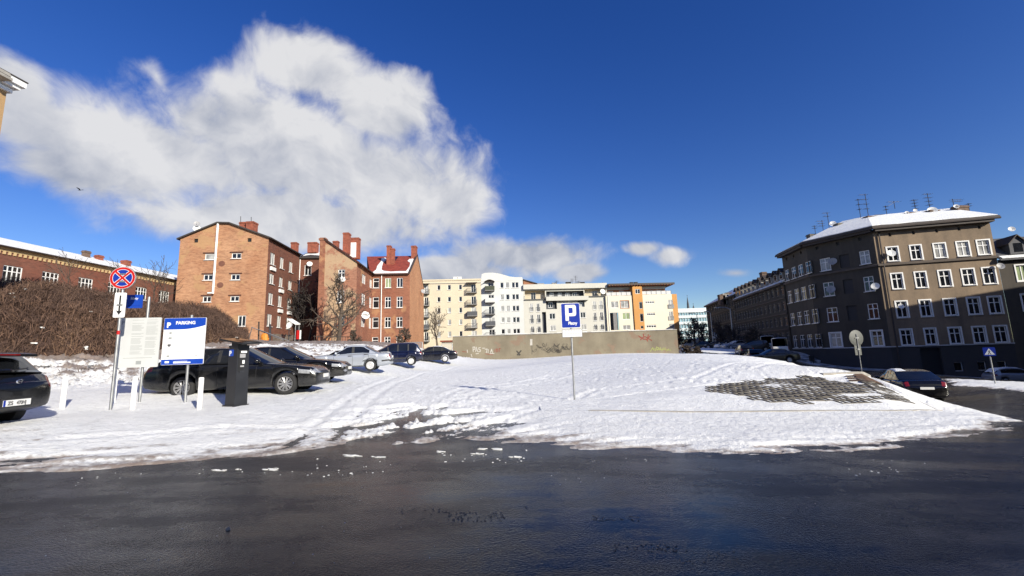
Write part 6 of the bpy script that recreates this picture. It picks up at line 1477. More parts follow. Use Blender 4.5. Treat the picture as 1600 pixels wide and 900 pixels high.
p = place(1583, 42, -.1); car('snowed_in_car', 'grey car with clumps of snow at the right edge below the mansard house', tuple(p), R(-15), P_GREYS, HATCH, 'car', None, True, 'cover', [(.1,1.1,-.8,.5),(1.2,2.4,-.3,.75),(3.1,4.2,-.85,.85)])

# ------------------------------------------------------------------ signs and street furniture
def pole(mb, h, r=.03, n=10): mb.tube((0, 0, -.15), (0, 0, h), r, r, n)
def disc(r, y, m_, name, root, n=40, thick=.006, z=0, inner=0.):
    mb = MB()
    if inner:
        for i in range(n):
            t, t2 = 2*math.pi*i/n, 2*math.pi*(i+1)/n; mb.poly(*[(k*math.cos(tt), y, z+k*math.sin(tt)) for k, tt in ((r, t), (r, t2), (inner, t2), (inner, t))])
    else: mb.poly(*[(r*math.cos(2*math.pi*i/n), y, z+r*math.sin(2*math.pi*i/n)) for i in range(n)])
    return link(name, mb.mesh(name, m_), root)
def roundrect(w, h, r, n=5):
    o = []
    for cx, cz, a0 in ((w/2-r, h/2-r, 0), (-w/2+r, h/2-r, 90), (-w/2+r, -h/2+r, 180), (w/2-r, -h/2+r, 270)):
        for i in range(n+1): t = R(a0+90*i/n); o.append((cx+r*math.cos(t), cz+r*math.sin(t)))
    return o
def plate(root, name, w, h, x, z, y, m_, r=.03, t=.02):
    o = roundrect(w, h, r); mb = MB(); k = len(o)
    mb.v = [(x+a, y, z+b) for a, b in o]+[(x+a, y+t, z+b) for a, b in o]; mb.f = [tuple(range(k)), tuple(range(2*k-1, k-1, -1))]+[(i, k+i, k+(i+1) % k, (i+1) % k) for i in range(k)]
    return link(name, mb.mesh(name, m_), root)
def strips(root, name, rects, y, m_):
    mb = MB()
    for x0, z0_, x1, z1_ in rects: mb.poly((x0, y, z0_), (x1, y, z0_), (x1, y, z1_), (x0, y, z1_))
    return link(name, mb.mesh(name, m_), root)
def face_cam(p, extra=0): return math.atan2(-p.x, p.y)*-1*-1 + extra
def topz(px, py, Y, base): return at(px, py, Y).z-base.z
# no stopping sign
Yb = 11.6; b = ground(172, 644); Yb = b.y
root = thing('no_stopping_sign', b, 'round blue and red no stopping sign with white arrow plate on a grey post', 'road sign', rz=R(12))
hd_ = topz(185, 435, Yb, b); mb = MB(); pole(mb, hd_+.22, .034); link('post', mb.mesh('post', M['metal'], smooth=True, ang=40), root)
Rr = 17.8*Yb/FPX
d_ = disc(Rr, -.055, M['metal'], 'sign_plate', root, z=hd_); mb = MB(); mb.lathe([(Rr, -.05), (Rr+.004, -.03), (Rr, -.012), (0, -.012)], (0, 0, hd_), 'y', 40); link('sign_back', mb.mesh('sign_back', M['metal']), d_)
disc(Rr*.985, -.058, M['signwhite'], 'white_rim', d_, z=hd_, inner=Rr*.93); disc(Rr*.965, -.0595, M['red'], 'red_ring', d_, z=hd_, inner=Rr*.77); disc(Rr*.77, -.0585, M['signwhite'], 'white_line', d_, z=hd_, inner=Rr*.74); disc(Rr*.745, -.058, M['blue'], 'blue_field', d_, z=hd_)
mb = MB()
for sg in (-1, 1):
    for w_, y_, m2 in ((.088, -.061-.0004*sg, 'red'),):
        c, s = math.cos(R(45*sg)), math.sin(R(45*sg)); L_ = Rr*.78; hw_ = Rr*w_
        mb.poly(*[(a*c-b_*s, y_, hd_+a*s+b_*c) for a, b_ in ((-L_, -hw_), (L_, -hw_), (L_, hw_), (-L_, hw_))])
link('red_cross', mb.mesh('red_cross', M['red']), d_)
mb = MB()
for sg in (-1, 1):
    c, s = math.cos(R(45*sg)), math.sin(R(45*sg)); L_ = Rr*.75; hw_ = Rr*.125
    mb.poly(*[(a*c-b_*s, -.0597-.0003*sg, hd_+a*s+b_*c) for a, b_ in ((-L_, -hw_), (L_, -hw_), (L_, hw_), (-L_, hw_))])
link('white_cross', mb.mesh('white_cross', M['signwhite']), d_)
za_, zb_ = topz(184.5, 458, Yb, b), topz(183, 496.5, Yb, b); wA = 15.5*Yb/FPX
pl = plate(root, 'arrow_plate', wA, za_-zb_, 0, (za_+zb_)/2, -.06, M['signwhite']); zc_ = (za_+zb_)/2; hh = (za_-zb_)/2
mb = MB(); mb.poly((-.02, -.0615, zc_-hh*.5), (.02, -.0615, zc_-hh*.5), (.02, -.0615, zc_+hh*.78), (-.02, -.0615, zc_+hh*.78)); mb.poly((0, -.0618, zc_-hh*.80), (.075, -.0618, zc_-hh*.42), (.03, -.0618, zc_-hh*.47), (-.03, -.0618, zc_-hh*.47), (-.075, -.0618, zc_-hh*.42)); link('arrow', mb.mesh('arrow', M['black']), pl)
for zq in (hd_+.1, hd_-.1, zc_): mb = MB(); mb.box((0, -.035, zq), (.14, .06, .04)); link('clamp', mb.mesh('clamp', M['metal']), root)
mb = MB(); zz_ = topz(178, 520, Yb, b); mb.lathe([(.0352, zz_-.05), (.0352, zz_+.05)], (0, 0, 0), n=12); link('sticker', mb.mesh('sticker', M['red']), root)
# white rules board with a small blue direction sign above
b = ground(217.5, 631); Yb = b.y
root = thing('parking_rules_board', b, 'white rules board in small print with blue P plate sticking out above it', 'notice board', rz=R(9))
def lz(px, py): return topz(px, py, Yb, b)
def lx(px, py): return (at(px, py, Yb).x-b.x)
zT_, zB_ = lz(222, 497), lz(218, 574); xl_, xr_ = lx(188.5, 535), lx(249, 535); wB = xr_-xl_; xm_ = (xl_+xr_)/2
mb = MB(); mb.tube((0.0, 0, -.2), (0.0, 0, lz(228, 464)), .035, n=12); link('post', mb.mesh('post', M['metal'], smooth=True, ang=40), root)
mb = MB(); mb.tube((xl_+.05, .02, -.1), (xl_+.05, .02, zB_+.4), .035, n=12); link('post', mb.mesh('post', M['white_paint'], smooth=True, ang=40), root)
PALEB = mat('pale_green_white_board', (.52, .535, .535), .35, 0, .03, 3)
pl = plate(root, 'board', wB, zT_-zB_, xm_, (zT_+zB_)/2, -.07, PALEB, .02, .03); yb = -.0712
rg = random.Random(5); ls = []
for col, x0, x1 in ((0, .34, .62), (1, .67, .94)):
    z = .955
    while z > .24:
        if rg.random() < .9: ls.append((xl_+wB*x0, zB_+(zT_-zB_)*z-.008, xl_+wB*(x0+(x1-x0)*(.75+.25*rg.random())), zB_+(zT_-zB_)*z))
        z -= .021 if rg.random() < .85 else .04
ls.append((xl_+wB*.2, zB_+(zT_-zB_)*.185, xl_+wB*.86, zB_+(zT_-zB_)*.193)); ls.append((xl_+wB*.5, zB_+(zT_-zB_)*.06, xl_+wB*.62, zB_+(zT_-zB_)*.13))
PFA = mat('faint_grey_print', (.28, .30, .30), .6, 0, .03, 3)
strips(pl, 'small_print', ls, yb, PFA); lettering(root, 'P', .15, xl_+wB*.10, zB_+(zT_-zB_)*.87, yb-.0005, PFA, .003, parent=pl)
zs1, zs0 = lz(213, 461.5), lz(213, 482); xs0, xs1 = lx(198, 472), lx(227, 472)
pl = plate(root, 'direction_plate', xs1-xs0, zs1-zs0, (xs0+xs1)/2-.03, (zs0+zs1)/2, -.05, M['blue2'], .02, .02)
lettering(root, 'P', .17, xs0+.02, zs1-.19, -.0515, M['signwhite'], .008); lettering(root, 'Bilety', .085, xs0+.2, zs1-.13, -.0515, M['signwhite'], .002); strips(root, 'small_print', [(xs0+.03, zs0+.07, xs0+.10, zs0+.085), (xs0+.17, zs0+.06, xs1-.09, zs0+.072)], -.0515, M['blue'])
# PARKING board
b = ground(287, 632); Yb = b.y
root = thing('parking_board', b, 'white board with blue header reading PARKING in front of the estate car', 'notice board', rz=R(7))
zT_, zB_ = lz(293, 497), lz(289, 569.5); xl_, xr_ = lx(260, 533), lx(320, 533); wB = xr_-xl_; xm_ = (xl_+xr_)/2; hB = zT_-zB_
mb = MB(); mb.tube((0.03, 0, -.2), (0.03, 0, zT_+.08), .036, n=12); link('post', mb.mesh('post', M['metal'], smooth=True, ang=40), root)
pl = plate(root, 'board', wB, hB, xm_, (zT_+zB_)/2, -.07, M['signwhite'], .02, .03)
X = lambda f: xl_+wB*f; Z = lambda f: zB_+hB*f
mb = MB(); cur = [(X(f), -.0712, Z(.752+ (.0 if f < .4 else .085*((f-.4)/.6)**2))) for f in np.linspace(.004, .996, 14)]; top_ = [(X(.996), -.0712, Z(.985)), (X(.985), -.0712, Z(.996)), (X(.015), -.0712, Z(.996)), (X(.004), -.0712, Z(.985))]; mb.poly(*(cur+top_)); link('blue_header', mb.mesh('blue_header', M['blue2']), pl)
strips(pl, 'blue_footer', [(X(.004), Z(.005), X(.996), Z(.115))], -.0712, M['blue2'])
lettering(root, 'P', .19, X(.07), Z(.80), -.0725, M['signwhite'], .010); lettering(root, 'PARKING', .122, X(.28), Z(.862), -.0725, M['signwhite'], .0045, 1.0, 1.0)
PM = mat('mid_grey_print', (.40, .40, .41), .6, 0, .03, 3)
lettering(root, '00:00 - 24:00', .062, X(.30), Z(.665), -.0716, PM, 0, 1.1, .62); lettering(root, 'Pon. - Wt. Pt. - Sb.', .062, X(.30), Z(.565), -.0716, PM, 0, 1, .72)
strips(pl, 'small_print', [(X(.30), Z(.50), X(.70), Z(.512)), (X(.28), Z(.405), X(.76), Z(.418)), (X(.28), Z(.35), X(.66), Z(.360)), (X(.28), Z(.27), X(.50), Z(.284)), (X(.52), Z(.275), X(.88), Z(.283)), (X(.28), Z(.18), X(.70), Z(.194)), (X(.79), Z(.175), X(.85), Z(.2))], -.0716, PM)
strips(pl, 'pictogram', [(X(.14), Z(.655), X(.20), Z(.70)), (X(.13), Z(.545), X(.21), Z(.59)), (X(.12), Z(.165), X(.19), Z(.205))], -.0716, PFA); strips(pl, 'pictogram', [(X(.12), Z(.40), X(.20), Z(.44)), (X(.14), Z(.385), X(.18), Z(.40))], -.0717, M['printdark'])
strips(pl, 'footer_print', [(X(.09), Z(.04), X(.19), Z(.08)), (X(.29), Z(.065), X(.62), Z(.075)), (X(.29), Z(.03), X(.70), Z(.055))], -.0716, M['signwhite'])
# bollards
for px, y0, y1, lab in ((97.5, 588.5, 641.5, 'white bollard beside the hatchback, leftmost of three'), (207.5, 588.5, 643.5, 'white bollard in front of the white rules board, middle of three'), (312, 589.5, 643, 'white bollard in front of the estate car beside the PARKING board')):
    b = ground(px-1, y1); h = topz(px, y0, b.y, b); root = thing('bollard', b, lab, 'bollard', 'white bollards along the snowy kerb')
    mb = MB(); mb.lathe([(.058, -.2), (.058, h-.02), (.05, h-.004), (.0, h)], (0, 0, 0), n=16); link('post', mb.mesh('post', M['white_paint'], smooth=True, ang=50), root)
    mb = MB(); mb.lathe([(.0595, h-.16), (.0595, h-.09)], (0, 0, 0), n=16); link('grey_band', mb.mesh('grey_band', M['signwhite']), root)
    mb = MB(); mb.lathe([(.19, -.03), (.13, .03), (.06, .045)], (0, 0, 0), n=14); link('snow_collar', mb.mesh('snow_collar', M['snow_plain'], smooth=True), root)
# ticket machine
b = ground(368, 637); Yb = b.y; root = thing('ticket_machine', b, 'tall black parking ticket machine with tilted solar panel roof and blue P', 'ticket machine', rz=R(-22))
zt_ = topz(372, 540, Yb, b); TMAT = mat('machine_grey_black', (.018, .019, .023), .45, .1, .15, 3)
mb = MB(); w_, d_ = .36, .34; mb.prism([(-w_/2, -d_/2), (w_/2, -d_/2), (w_/2+.02, d_/2), (-w_/2-.02, d_/2)], -.1, zt_); 
mb.v = [(x*(1-.12*max(0, z)/zt_), y*(1-.08*max(0, z)/zt_), z) for x, y, z in mb.v]; link('cabinet', mb.mesh('cabinet', TMAT), root)
mb = MB(); mb.box((0, 0, .03), (.44, .42, .1)); link('base', mb.mesh('base', TMAT), root)
mb = MB(); mb.box((0, .0, zt_+.05), (.26, .24, .12)); mb.box((0, 0, zt_-.02), (.34, .33, .05)); link('neck', mb.mesh('neck', TMAT), root)
mb = MB(); mb.slab([(-.42, -.26, zt_+.19), (.46, -.26, zt_+.04), (.46, .30, zt_+.07), (-.42, .30, zt_+.22)], (0, 0, -.035)); link('solar_panel', mb.mesh('solar_panel', M['black']), root)
mb = MB(); mb.slab([(-.40, -.24, zt_+.193), (.44, -.24, zt_+.050), (.44, .28, zt_+.080), (-.40, .28, zt_+.222)], (0, 0, -.003)); link('solar_cells', mb.mesh('solar_cells', M['carglass']), root)
pl = plate(root, 'blue_panel', .15, .17, -.06, zt_-.19, -.172, M['blue2'], .01, .02); lettering(root, 'P', .17, -.125, zt_-.255, -.1735, M['signwhite'], .008)
def rside(v): return (.168+v[0]*0+.0, v[1], v[2])
mb = MB(); mb.box((.158, 0, zt_-.40), (.035, .24, .55)); link('control_panel', mb.mesh('control_panel', M['black']), root)
for zz, hh_, ww_, m2 in ((zt_-.17, .05, .16, 'signwhite'), (zt_-.27, .10, .15, 'dish_grey'), (zt_-.43, .09, .06, 'signwhite'), (zt_-.54, .04, .10, 'dish_grey'), (zt_-.68, .05, .12, 'steel_dark')):
    mb = MB(); mb.box((.177, -.02 if m2 != 'signwhite' else .01, zz), (.012, ww_, hh_)); link('screen' if hh_ == .10 else 'key_panel', mb.mesh('key_panel', M[m2]), root)
mb = MB(); mb.box((.15, .02, zt_-.92), (.02, .16, .11)); link('ticket_tray', mb.mesh('ticket_tray', M['black']), root)
# blue P sign in the middle of the lot
b = ground(898, 629); Yb = b.y; root = thing('paid_parking_sign', b, 'blue P sign with a white plate on a thin leaning post in the open snow', 'road sign', rz=R(-3))
zT_, zM_, zm2, zB_ = lz(890, 474), lz(891, 512.5), lz(892, 514.5), lz(892, 527); w_ = 29.3*Yb/FPX; xo = lx(891.5, 495)-.0
mb = MB(); mb.tube((0, 0, -.2), (xo*.9, 0, zT_-.05), .03, n=12); link('post', mb.mesh('post', M['metal'], smooth=True, ang=40), root)
pl = plate(root, 'sign_plate', w_, zT_-zM_, xo, (zT_+zM_)/2, -.055, M['signwhite'], .035, .02); plate(root, 'blue_field', w_-.025, zT_-zM_-.025, xo, (zT_+zM_)/2, -.0565, M['blue'], .03, .003)
hS = zT_-zM_; lp = mb = MB(); S_ = hS
def pbox(x0, z0_, x1, z1_): return (xo-w_/2+w_*x0, zM_+hS*z0_, xo-w_/2+w_*x1, zM_+hS*z1_)
mb = MB(); yy = -.0583
def ringP(pts_o, pts_i):
    n = len(pts_o)
    for i in range(n): j = (i+1) % n; mb.poly(*[(xo-w_/2+w_*a, yy, zM_+hS*c) for a, c in (pts_o[i], pts_o[j], pts_i[j], pts_i[i])])
oo = [(.22, .93), (.70, .93), (.75, .915), (.785, .88), (.80, .83), (.80, .57), (.785, .52), (.75, .485), (.70, .47), (.22, .47)]; ii = [(.40, .81), (.56, .81), (.59, .805), (.61, .795), (.62, .77), (.62, .63), (.61, .605), (.59, .595), (.56, .59), (.40, .59)]; ringP(oo, ii)
x0, z0_, x1, z1_ = pbox(.22, .29, .40, .4695); mb.poly((x0, yy, z0_), (x1, yy, z0_), (x1, yy, z1_), (x0, yy, z1_)); link('letter_p', mb.mesh('letter_p', M['signwhite']), root)
lettering(root, 'Płatny', .135, xo-w_/2+w_*.36, zM_+hS*.13, -.0583, M['signwhite'], .004, .98, .86)
wq = 31*Yb/FPX; pl = plate(root, 'lower_plate', wq, zm2-zB_, xo+.02, (zm2+zB_)/2, -.055, M['metal'], .02, .02); plate(root, 'white_field', wq-.03, zm2-zB_-.03, xo+.02, (zm2+zB_)/2, -.0565, M['signwhite'], .015, .003)
rs = []
for k in range(4):
    z = zB_+(zm2-zB_)*(.80-.19*k); x = xo+.02-wq*.38
    while x < xo+.02+wq*.36: l_ = .03+.05*rg.random(); rs.append((x, z, min(x+l_, xo+.02+wq*.40), z+.018)); x += l_+.02
strips(root, 'small_print', rs, -.0583, PM)
# round sign seen from behind, on the mound
b = ground(1347, 583); Yb = b.y; root = thing('round_sign', b, 'grey back of a round sign on the mound before the corner tenement', 'road sign', rz=R(188))
zc_ = lz(1340, 528); Rr = 12.2*Yb/FPX; mb = MB(); pole(mb, zc_+.3, .03); link('post', mb.mesh('post', M['metal']), root)
mb = MB(); mb.lathe([(0, .04), (Rr*.97, .04), (Rr, .05), (Rr, .062), (0, .062)], (0, 0, zc_), 'y', 36); mb.v = [(x, -y, z) for x, y, z in mb.v]; link('disc', mb.mesh('disc', M['sign_back'], smooth=True, ang=30), root)
z1_, z0_ = lz(1343, 537), lz(1344, 554); pl = plate(root, 'lower_plate', 11*Yb/FPX, z1_-z0_, 0, (z0_+z1_)/2-.04, -.06, M['sign_back'], .02, .015)
for zq, wq_ in ((zc_, .3), ((z0_+z1_)/2, .2)): mb = MB(); mb.box((0, 0, zq), (wq_, .05, .05)); link('clamp', mb.mesh('clamp', M['metal']), root)
# pedestrian crossing sign
b = place(1549.5, 28); Yb = 28.0; root = thing('crossing_sign', b, 'small blue square pedestrian crossing sign on a thin post by the far road', 'road sign', rz=R(-40))
zc_ = lz(1543, 549.5); w_ = .54; mb = MB(); pole(mb, zc_+.25, .035); link('post', mb.mesh('post', M['metal']), root)
pl = plate(root, 'sign_plate', w_, w_, 0, zc_, -.05, M['blue'], .04, .02); mb = MB(); mb.poly((-.225, -.052, zc_-.19), (.225, -.052, zc_-.19), (0, -.052, zc_+.21)); link('white_triangle', mb.mesh('white_triangle', M['signwhite']), pl)
mb = MB(); q_ = -.0535; mb.poly(*[(.022*math.cos(t), q_, zc_+.08+.022*math.sin(t)) for t in np.linspace(0, 6.0, 9)])
for (xa, za2, xb_, zb2_, tt) in ((0, .055, -.01, -.05, .022), (-.01, -.05, -.07, -.17, .015), (-.01, -.05, .06, -.16, .015), (0, .04, -.06, -.02, .012), (0, .04, .06, .0, .012)):
    mb.poly((xa-tt, q_, zc_+za2), (xb_-tt, q_, zc_+zb2_), (xb_+tt, q_, zc_+zb2_), (xa+tt, q_, zc_+za2))
link('walking_figure', mb.mesh('walking_figure', M['black']), pl)
# far street sign, lamps, litter bin
b = place(1122, 79); root = thing('triangular_sign', b, 'pale triangular road sign back standing in the distant street', 'road sign')
Yb = 79; z1_, z0_ = lz(1122, 519.5), lz(1122, 528.5); mb = MB(); mb.slab([(-.5, -.04, z0_), (.5, -.04, z0_), (.12, -.04, z1_), (-.12, -.04, z1_)], (0, .03, 0)); link('plate', mb.mesh('plate', M['dish']), root); mb = MB(); pole(mb, z1_-.05, .05); link('post', mb.mesh('post', M['metal']), root)
for px0, py0, px1, py1, arm, lab in ((1150, 553, 1144.5, 482.5, -1.9, 'tall street lamp nearest the corner tenement, tallest of three'), (1118, 537, 1112.5, 489, .0, 'street lamp in the middle of three in the side street'), (1096, 540, 1093.5, 491, -1.2, 'street lamp farthest left beside the bushes')):
    b = ground(px0, py0) if False else place(px0, {1150: 74, 1118: 84, 1096: 98}[px0]); Yb = b.y; h = topz(px1, py1, Yb, b); root = thing('street_lamp', b, lab, 'street lamp', 'street lamps of the side street')
    mb = MB(); mb.tube((0, 0, -.3), (0, 0, h), .13, .075, 8); link('pole', mb.mesh('pole', M['metal']), root)
    mb = MB(); ax = arm or -.5; mb.path([(0, 0, h), (ax*.4, 0, h+.25), (ax, 0, h+.32)], .06, 6); link('arm', mb.mesh('arm', M['metal']), root)
    mb = MB(); mb.box((ax-.3, 0, h+.30), (.75, .28, .14)); lh = link('lamp_head', mb.mesh('lamp_head', M['metal']), root); mb = MB(); mb.box((ax-.3, 0, h+.215), (.55, .22, .03)); link('lamp_cover', mb.mesh('lamp_cover', M['white_glow']), lh)
b = place(1269.5, 56); root = thing('litter_bin', b, 'small black box on two legs on the pavement beside the corner tenement', 'litter bin')
mb = MB(); mb.box((0, 0, .78), (.46, .35, .62)); link('box', mb.mesh('box', M['black']), root); mb = MB(); mb.box((0, 0, 1.12), (.52, .4, .06)); link('lid', mb.mesh('lid', M['steel_dark']), root)
for sx_ in (-.15, .15): mb = MB(); mb.box((sx_, 0, .25), (.06, .06, .6)); link('leg', mb.mesh('leg', M['black']), root)
# ------------------------------------------------------------------ vegetation
def barkmat(name, c, v=.3): return mat(name, c, .95, 0, v, 4, 25, .4)
M['bark'] = barkmat('tree_bark', (.085, .065, .05)); M['bark_dark'] = barkmat('dark_bark', (.04, .033, .03)); M['bark_pale'] = barkmat('pale_bark', (.16, .13, .095))
def tree(name, label, base, H, seed, spread=.5, levels=4, trunk_r=.16, bark='bark', crown_at=.25, twig=.014, n1=13, n2=6, n3=5, group=None, lean=(0, 0), cat='tree', fork=.8):
    rg = random.Random(seed); root = thing(name, base, label, cat, group); tr, cr = MB(), MB(); V3 = lambda s_=1: Vector((rg.gauss(0, s_), rg.gauss(0, s_), rg.gauss(0, s_)))
    def limb(p, d, L, r, lev):
        n = (7, 5, 4, 3)[min(lev, 3)]; pts = [(p, r)]; dd = d.copy()
        for i in range(n):
            dd = (dd + V3(.11+.05*lev) + Vector((0, 0, (.02, .09, .07, .04)[min(lev, 3)]))).normalized(); q_ = pts[-1][0]+dd*(L/n); pts.append((q_, max(twig, r*(1-(i+1)/n*.8))))
        mb_ = tr if lev == 0 else cr
        for (a, ra), (b, rb_) in zip(pts[:-1], pts[1:]): mb_.tube(a, b, ra, rb_, (8, 5, 3, 3)[min(lev, 3)], cap=False)
        if lev >= levels-1: return
        k = (n1, n2, n3)[min(lev, 2)]
        for j in range(k):
            f = (crown_at + (1-crown_at)*(j+rg.random())/k) if lev == 0 else .2+.8*(j+rg.random())/k
            f = min(f, .995); x = f*n; i = int(x); a, b = pts[i], pts[min(i+1, n)]; q_ = a[0].lerp(b[0], x-i); ax = (b[0]-a[0]).normalized()
            s_ = V3(); s_ = (s_-ax*s_.dot(ax)).normalized(); ang = spread*rg.uniform(.7, 1.35)*(1.25-.55*f if lev == 0 else 1)
            cd = (ax*math.cos(ang)+s_*math.sin(ang)).normalized()
            ll = L*(.62*(1.15-f*.75) if lev == 0 else .52*(1.15-.5*f))*rg.uniform(.7, 1.2)
            limb(q_, cd, ll, max(twig, a[1]*rg.uniform(.42, .62)), lev+1)
    limb(Vector((0, 0, -.2)), Vector((lean[0], lean[1], 1)).normalized(), H*fork, trunk_r, 0)
    zmax = max(v[2] for v in cr.v); k = H/zmax
    for m_ in (tr, cr): m_.v = [(x*k, y*k, z*k if z > 0 else z) for x, y, z in m_.v]
    link('trunk', tr.mesh('trunk', M[bark], smooth=True), root); link('crown', cr.mesh('crown', M[bark]), root); return root
def hz(px, py, Y, b): return at(px, py, Y).z-b.z
b = place(686, 62); tree('bare_tree', 'pale bare tree in front of the cream block, left of the concrete wall', b, hz(686, 476, 62, b), 11, .62, 4, .19, 'bark_pale', .30, .020)
b = place(527, 57); tree('bare_tree', 'wide bare tree before the windows of the red roofed tenement', b, hz(520, 428, 57, b), 23, .95, 4, .24, 'bark', .22, .018, 14, 7, 5, lean=(-.06, 0), fork=.6)
b = place(481, 67); tree('bare_tree', 'dark dense bare tree in the shady gap between the brick houses', b, hz(480, 428, 67, b), 31, .7, 4, .18, 'bark_dark', .15, .03, 18, 8, 6)
b = place(471, 68.5); tree('bare_tree', 'slim dark tree close to the dark side wall of the gable house', b, hz(470, 446, 68.5, b), 37, .6, 4, .14, 'bark_dark', .15, .03, 16, 8, 6)
b = place(552, 55); tree('shrub', 'low bushy bare shrub below the satellite dish of the red roofed tenement', b, hz(552, 515, 55, b), 41, 1.1, 4, .05, 'bark', .04, .018, 22, 7, 4, cat='shrub', fork=.5)
b = place(630, 58); tree('shrub', 'brown bare shrub at the foot of the red roofed tenement, right side', b, hz(630, 511, 58, b), 43, 1.1, 4, .05, 'bark', .04, .018, 22, 7, 4, cat='shrub', fork=.5)
for i, (px, Y, py, lab) in enumerate(((102, 40, 392, 'spindly bare sapling standing up against the barracks roof, left'), (222, 42, 398, 'bare sapling rising above the barracks roof behind the no stopping sign'), (243, 43, 412, 'bare sapling near the right end of the barracks roof'), (196, 42, 405, 'thin sapling directly behind the no stopping sign'))):
    b = place(px, Y); tree('sapling', lab, b, hz(px, py, Y, b), 50+i, .6, 3, .06, 'bark', .3, .014, 12, 6, cat='tree')
for i, (px, Y, py, lab) in enumerate(((1088, 98, 497, 'dark leafless tree below the glass office'), (1106, 88, 492, 'dark leafless tree left of the farthest tenement'), (1127, 78, 500, 'dark leafless tree behind the middle street lamp'), (1148, 73, 505, 'dark leafless tree behind the nearest street lamp'), (1178, 65, 508, 'dark leafless tree before the small dormers'), (1070, 100, 515, 'small dark tree at the end of the orange block'))):
    b = place(px, Y); tree('street_tree', lab, b, hz(px, py, Y, b), 70+i, .95, 4, .22, 'bark_dark', .14, .035, 16, 7, 5, fork=.7)
for i, (px, Y, py, lab) in enumerate(((1078, 60, 538, 'low brown bush at the right end of the graffiti wall'), (1093, 62, 541, 'low brown bush right of the bush beside the wall end'))):
    b = place(px, Y); tree('shrub', lab, b, hz(px, py, Y, b), 90+i, 1.2, 4, .04, 'bark', .03, .018, 26, 8, 4, cat='shrub', fork=.45)
# bramble thicket on the slope: lumpy dark inner mass plus many thin canes
TW, nt_, b_ = newmat('bramble_canes'); att = nd(nt_, 'ShaderNodeAttribute', attribute_name='shade').outputs['Fac']
cr_ = nd(nt_, 'ShaderNodeValToRGB', {0: att}); e = cr_.color_ramp; e.elements[0].color = (.035, .021, .019, 1); e.elements[1].color = (.23, .145, .09, 1); k_ = e.elements.new(.55); k_.color = (.10, .064, .050, 1); k_ = e.elements.new(.85); k_.color = (.165, .10, .07, 1)
setb(nt_, b_, col=cr_.outputs[0], rough=.9, spec=.2)
TPX = [(-60,462,34),(0,464,36),(60,461,38),(100,467,38),(150,476,39),(190,483,40),(230,491,41),(270,489,43),(310,487,45),(335,493,46),(355,508,46),(372,528,46),(384,540,46)]
def top_z(px): return None
tp = [(a, at(a, b2, Y).z, Y) for a, b2, Y in TPX]
def env(X, Y):                              # crest height of the thicket as a function of bearing and depth
    px = np.array(800+FPX*X/Y); yc = np.interp(px, [t[0] for t in tp], [t[2] for t in tp]); zc2 = np.interp(px, [t[0] for t in tp], [t[1] for t in tp]); return px, yc, zc2
def thicket_h(X, Y):
    px, yc, zc2 = env(X, Y); g = terr0(X, Y); y0 = np.interp(px, [-60, 60, 180, 260, 340, 384], [19, 21, 23, 25, 30, 36])
    t = np.clip((Y-y0)/(yc-y0), 0, 1.25); lump = fbm(X*.7, Y*.7, 301, 4, .6)-.5; rise = np.where(t < 1, t**.55, 1-(t-1)*2.5)
    h = g + np.maximum(0, (zc2-g-.3))*np.clip(rise, 0, 1)*(.82+.55*lump) + .5*np.clip(t*6, 0, 1); return np.where((t > 0) & (t < 1.25) & (px < 386), h, g-1), t
tx, ty_ = np.meshgrid(np.linspace(-52, -18, 180), np.linspace(17, 52, 190))
th, tt = thicket_h(tx, ty_); thm = th-.25+.5*(fbm(tx*2.2, ty_*2.2, 310, 4, .6)-.5)
thick = grid_mesh('bramble_thicket', tx, ty_, thm, mat('bramble_shade', (.062, .036, .028), .95, 0, .5, 2.2, 9, 1.0), {'keep': tt*0+((tt > 0.0) & (tt < 1.2) & (th > terr0(tx, ty_)))})
tag(thick, 'tangle of brown leafless brambles covering the slope below the barracks', 'brambles', kind='stuff')
Nn = 190000; rx = rng.uniform(-52, -17, Nn*4); ry = rng.uniform(17, 50, Nn*4); px_ = 800+FPX*rx/ry; hh_, t_ = thicket_h(rx, ry); ok = (t_ > 0.0) & (t_ < 1.2) & (px_ > -70) & (px_ < 386) & (hh_ > terr0(rx, ry))
rx, ry, hh_, t_ = rx[ok][:Nn], ry[ok][:Nn], hh_[ok][:Nn], t_[ok][:Nn]; n = len(rx)
z_ = hh_ - .35*rng.random(n) + (.5+.5*(t_ > .75))*(rng.random(n)**2.5)
ln = .2+.5*rng.random(n); az = rng.random(n)*2*math.pi; el = (rng.random(n)-.2)*1.9
sel = rng.random(n) < .025; ln = np.where(sel, ln*2.3, ln); el = np.where(sel, .5+.8*rng.random(n), el)
wd = .007+.016*rng.random(n)**2; dx, dy, dz = np.cos(az)*np.cos(el), np.sin(az)*np.cos(el), np.sin(el)
az2 = rng.random(n)*6.28; sx_, sy_, sz_ = np.cos(az2), np.sin(az2), rng.random(n)-.5
c3 = np.stack([rx, ry, z_], -1); dv = np.stack([dx, dy, dz], -1)*ln[:, None]*.5; sv_ = np.stack([sx_, sy_, sz_], -1)*wd[:, None]; bend = np.stack([np.zeros(n), np.zeros(n), -.10*ln], -1)
v_ = np.stack([c3-dv-sv_*.6+bend, c3-dv+sv_*.6+bend, c3+sv_, c3-sv_, c3+dv+bend+sv_*.3, c3+dv+bend-sv_*.3], 1).reshape(-1, 3)
me = bpy.data.meshes.new('canes'); me.vertices.add(len(v_)); me.vertices.foreach_set('co', v_.astype(np.float32).ravel()); i6 = np.arange(n)*6
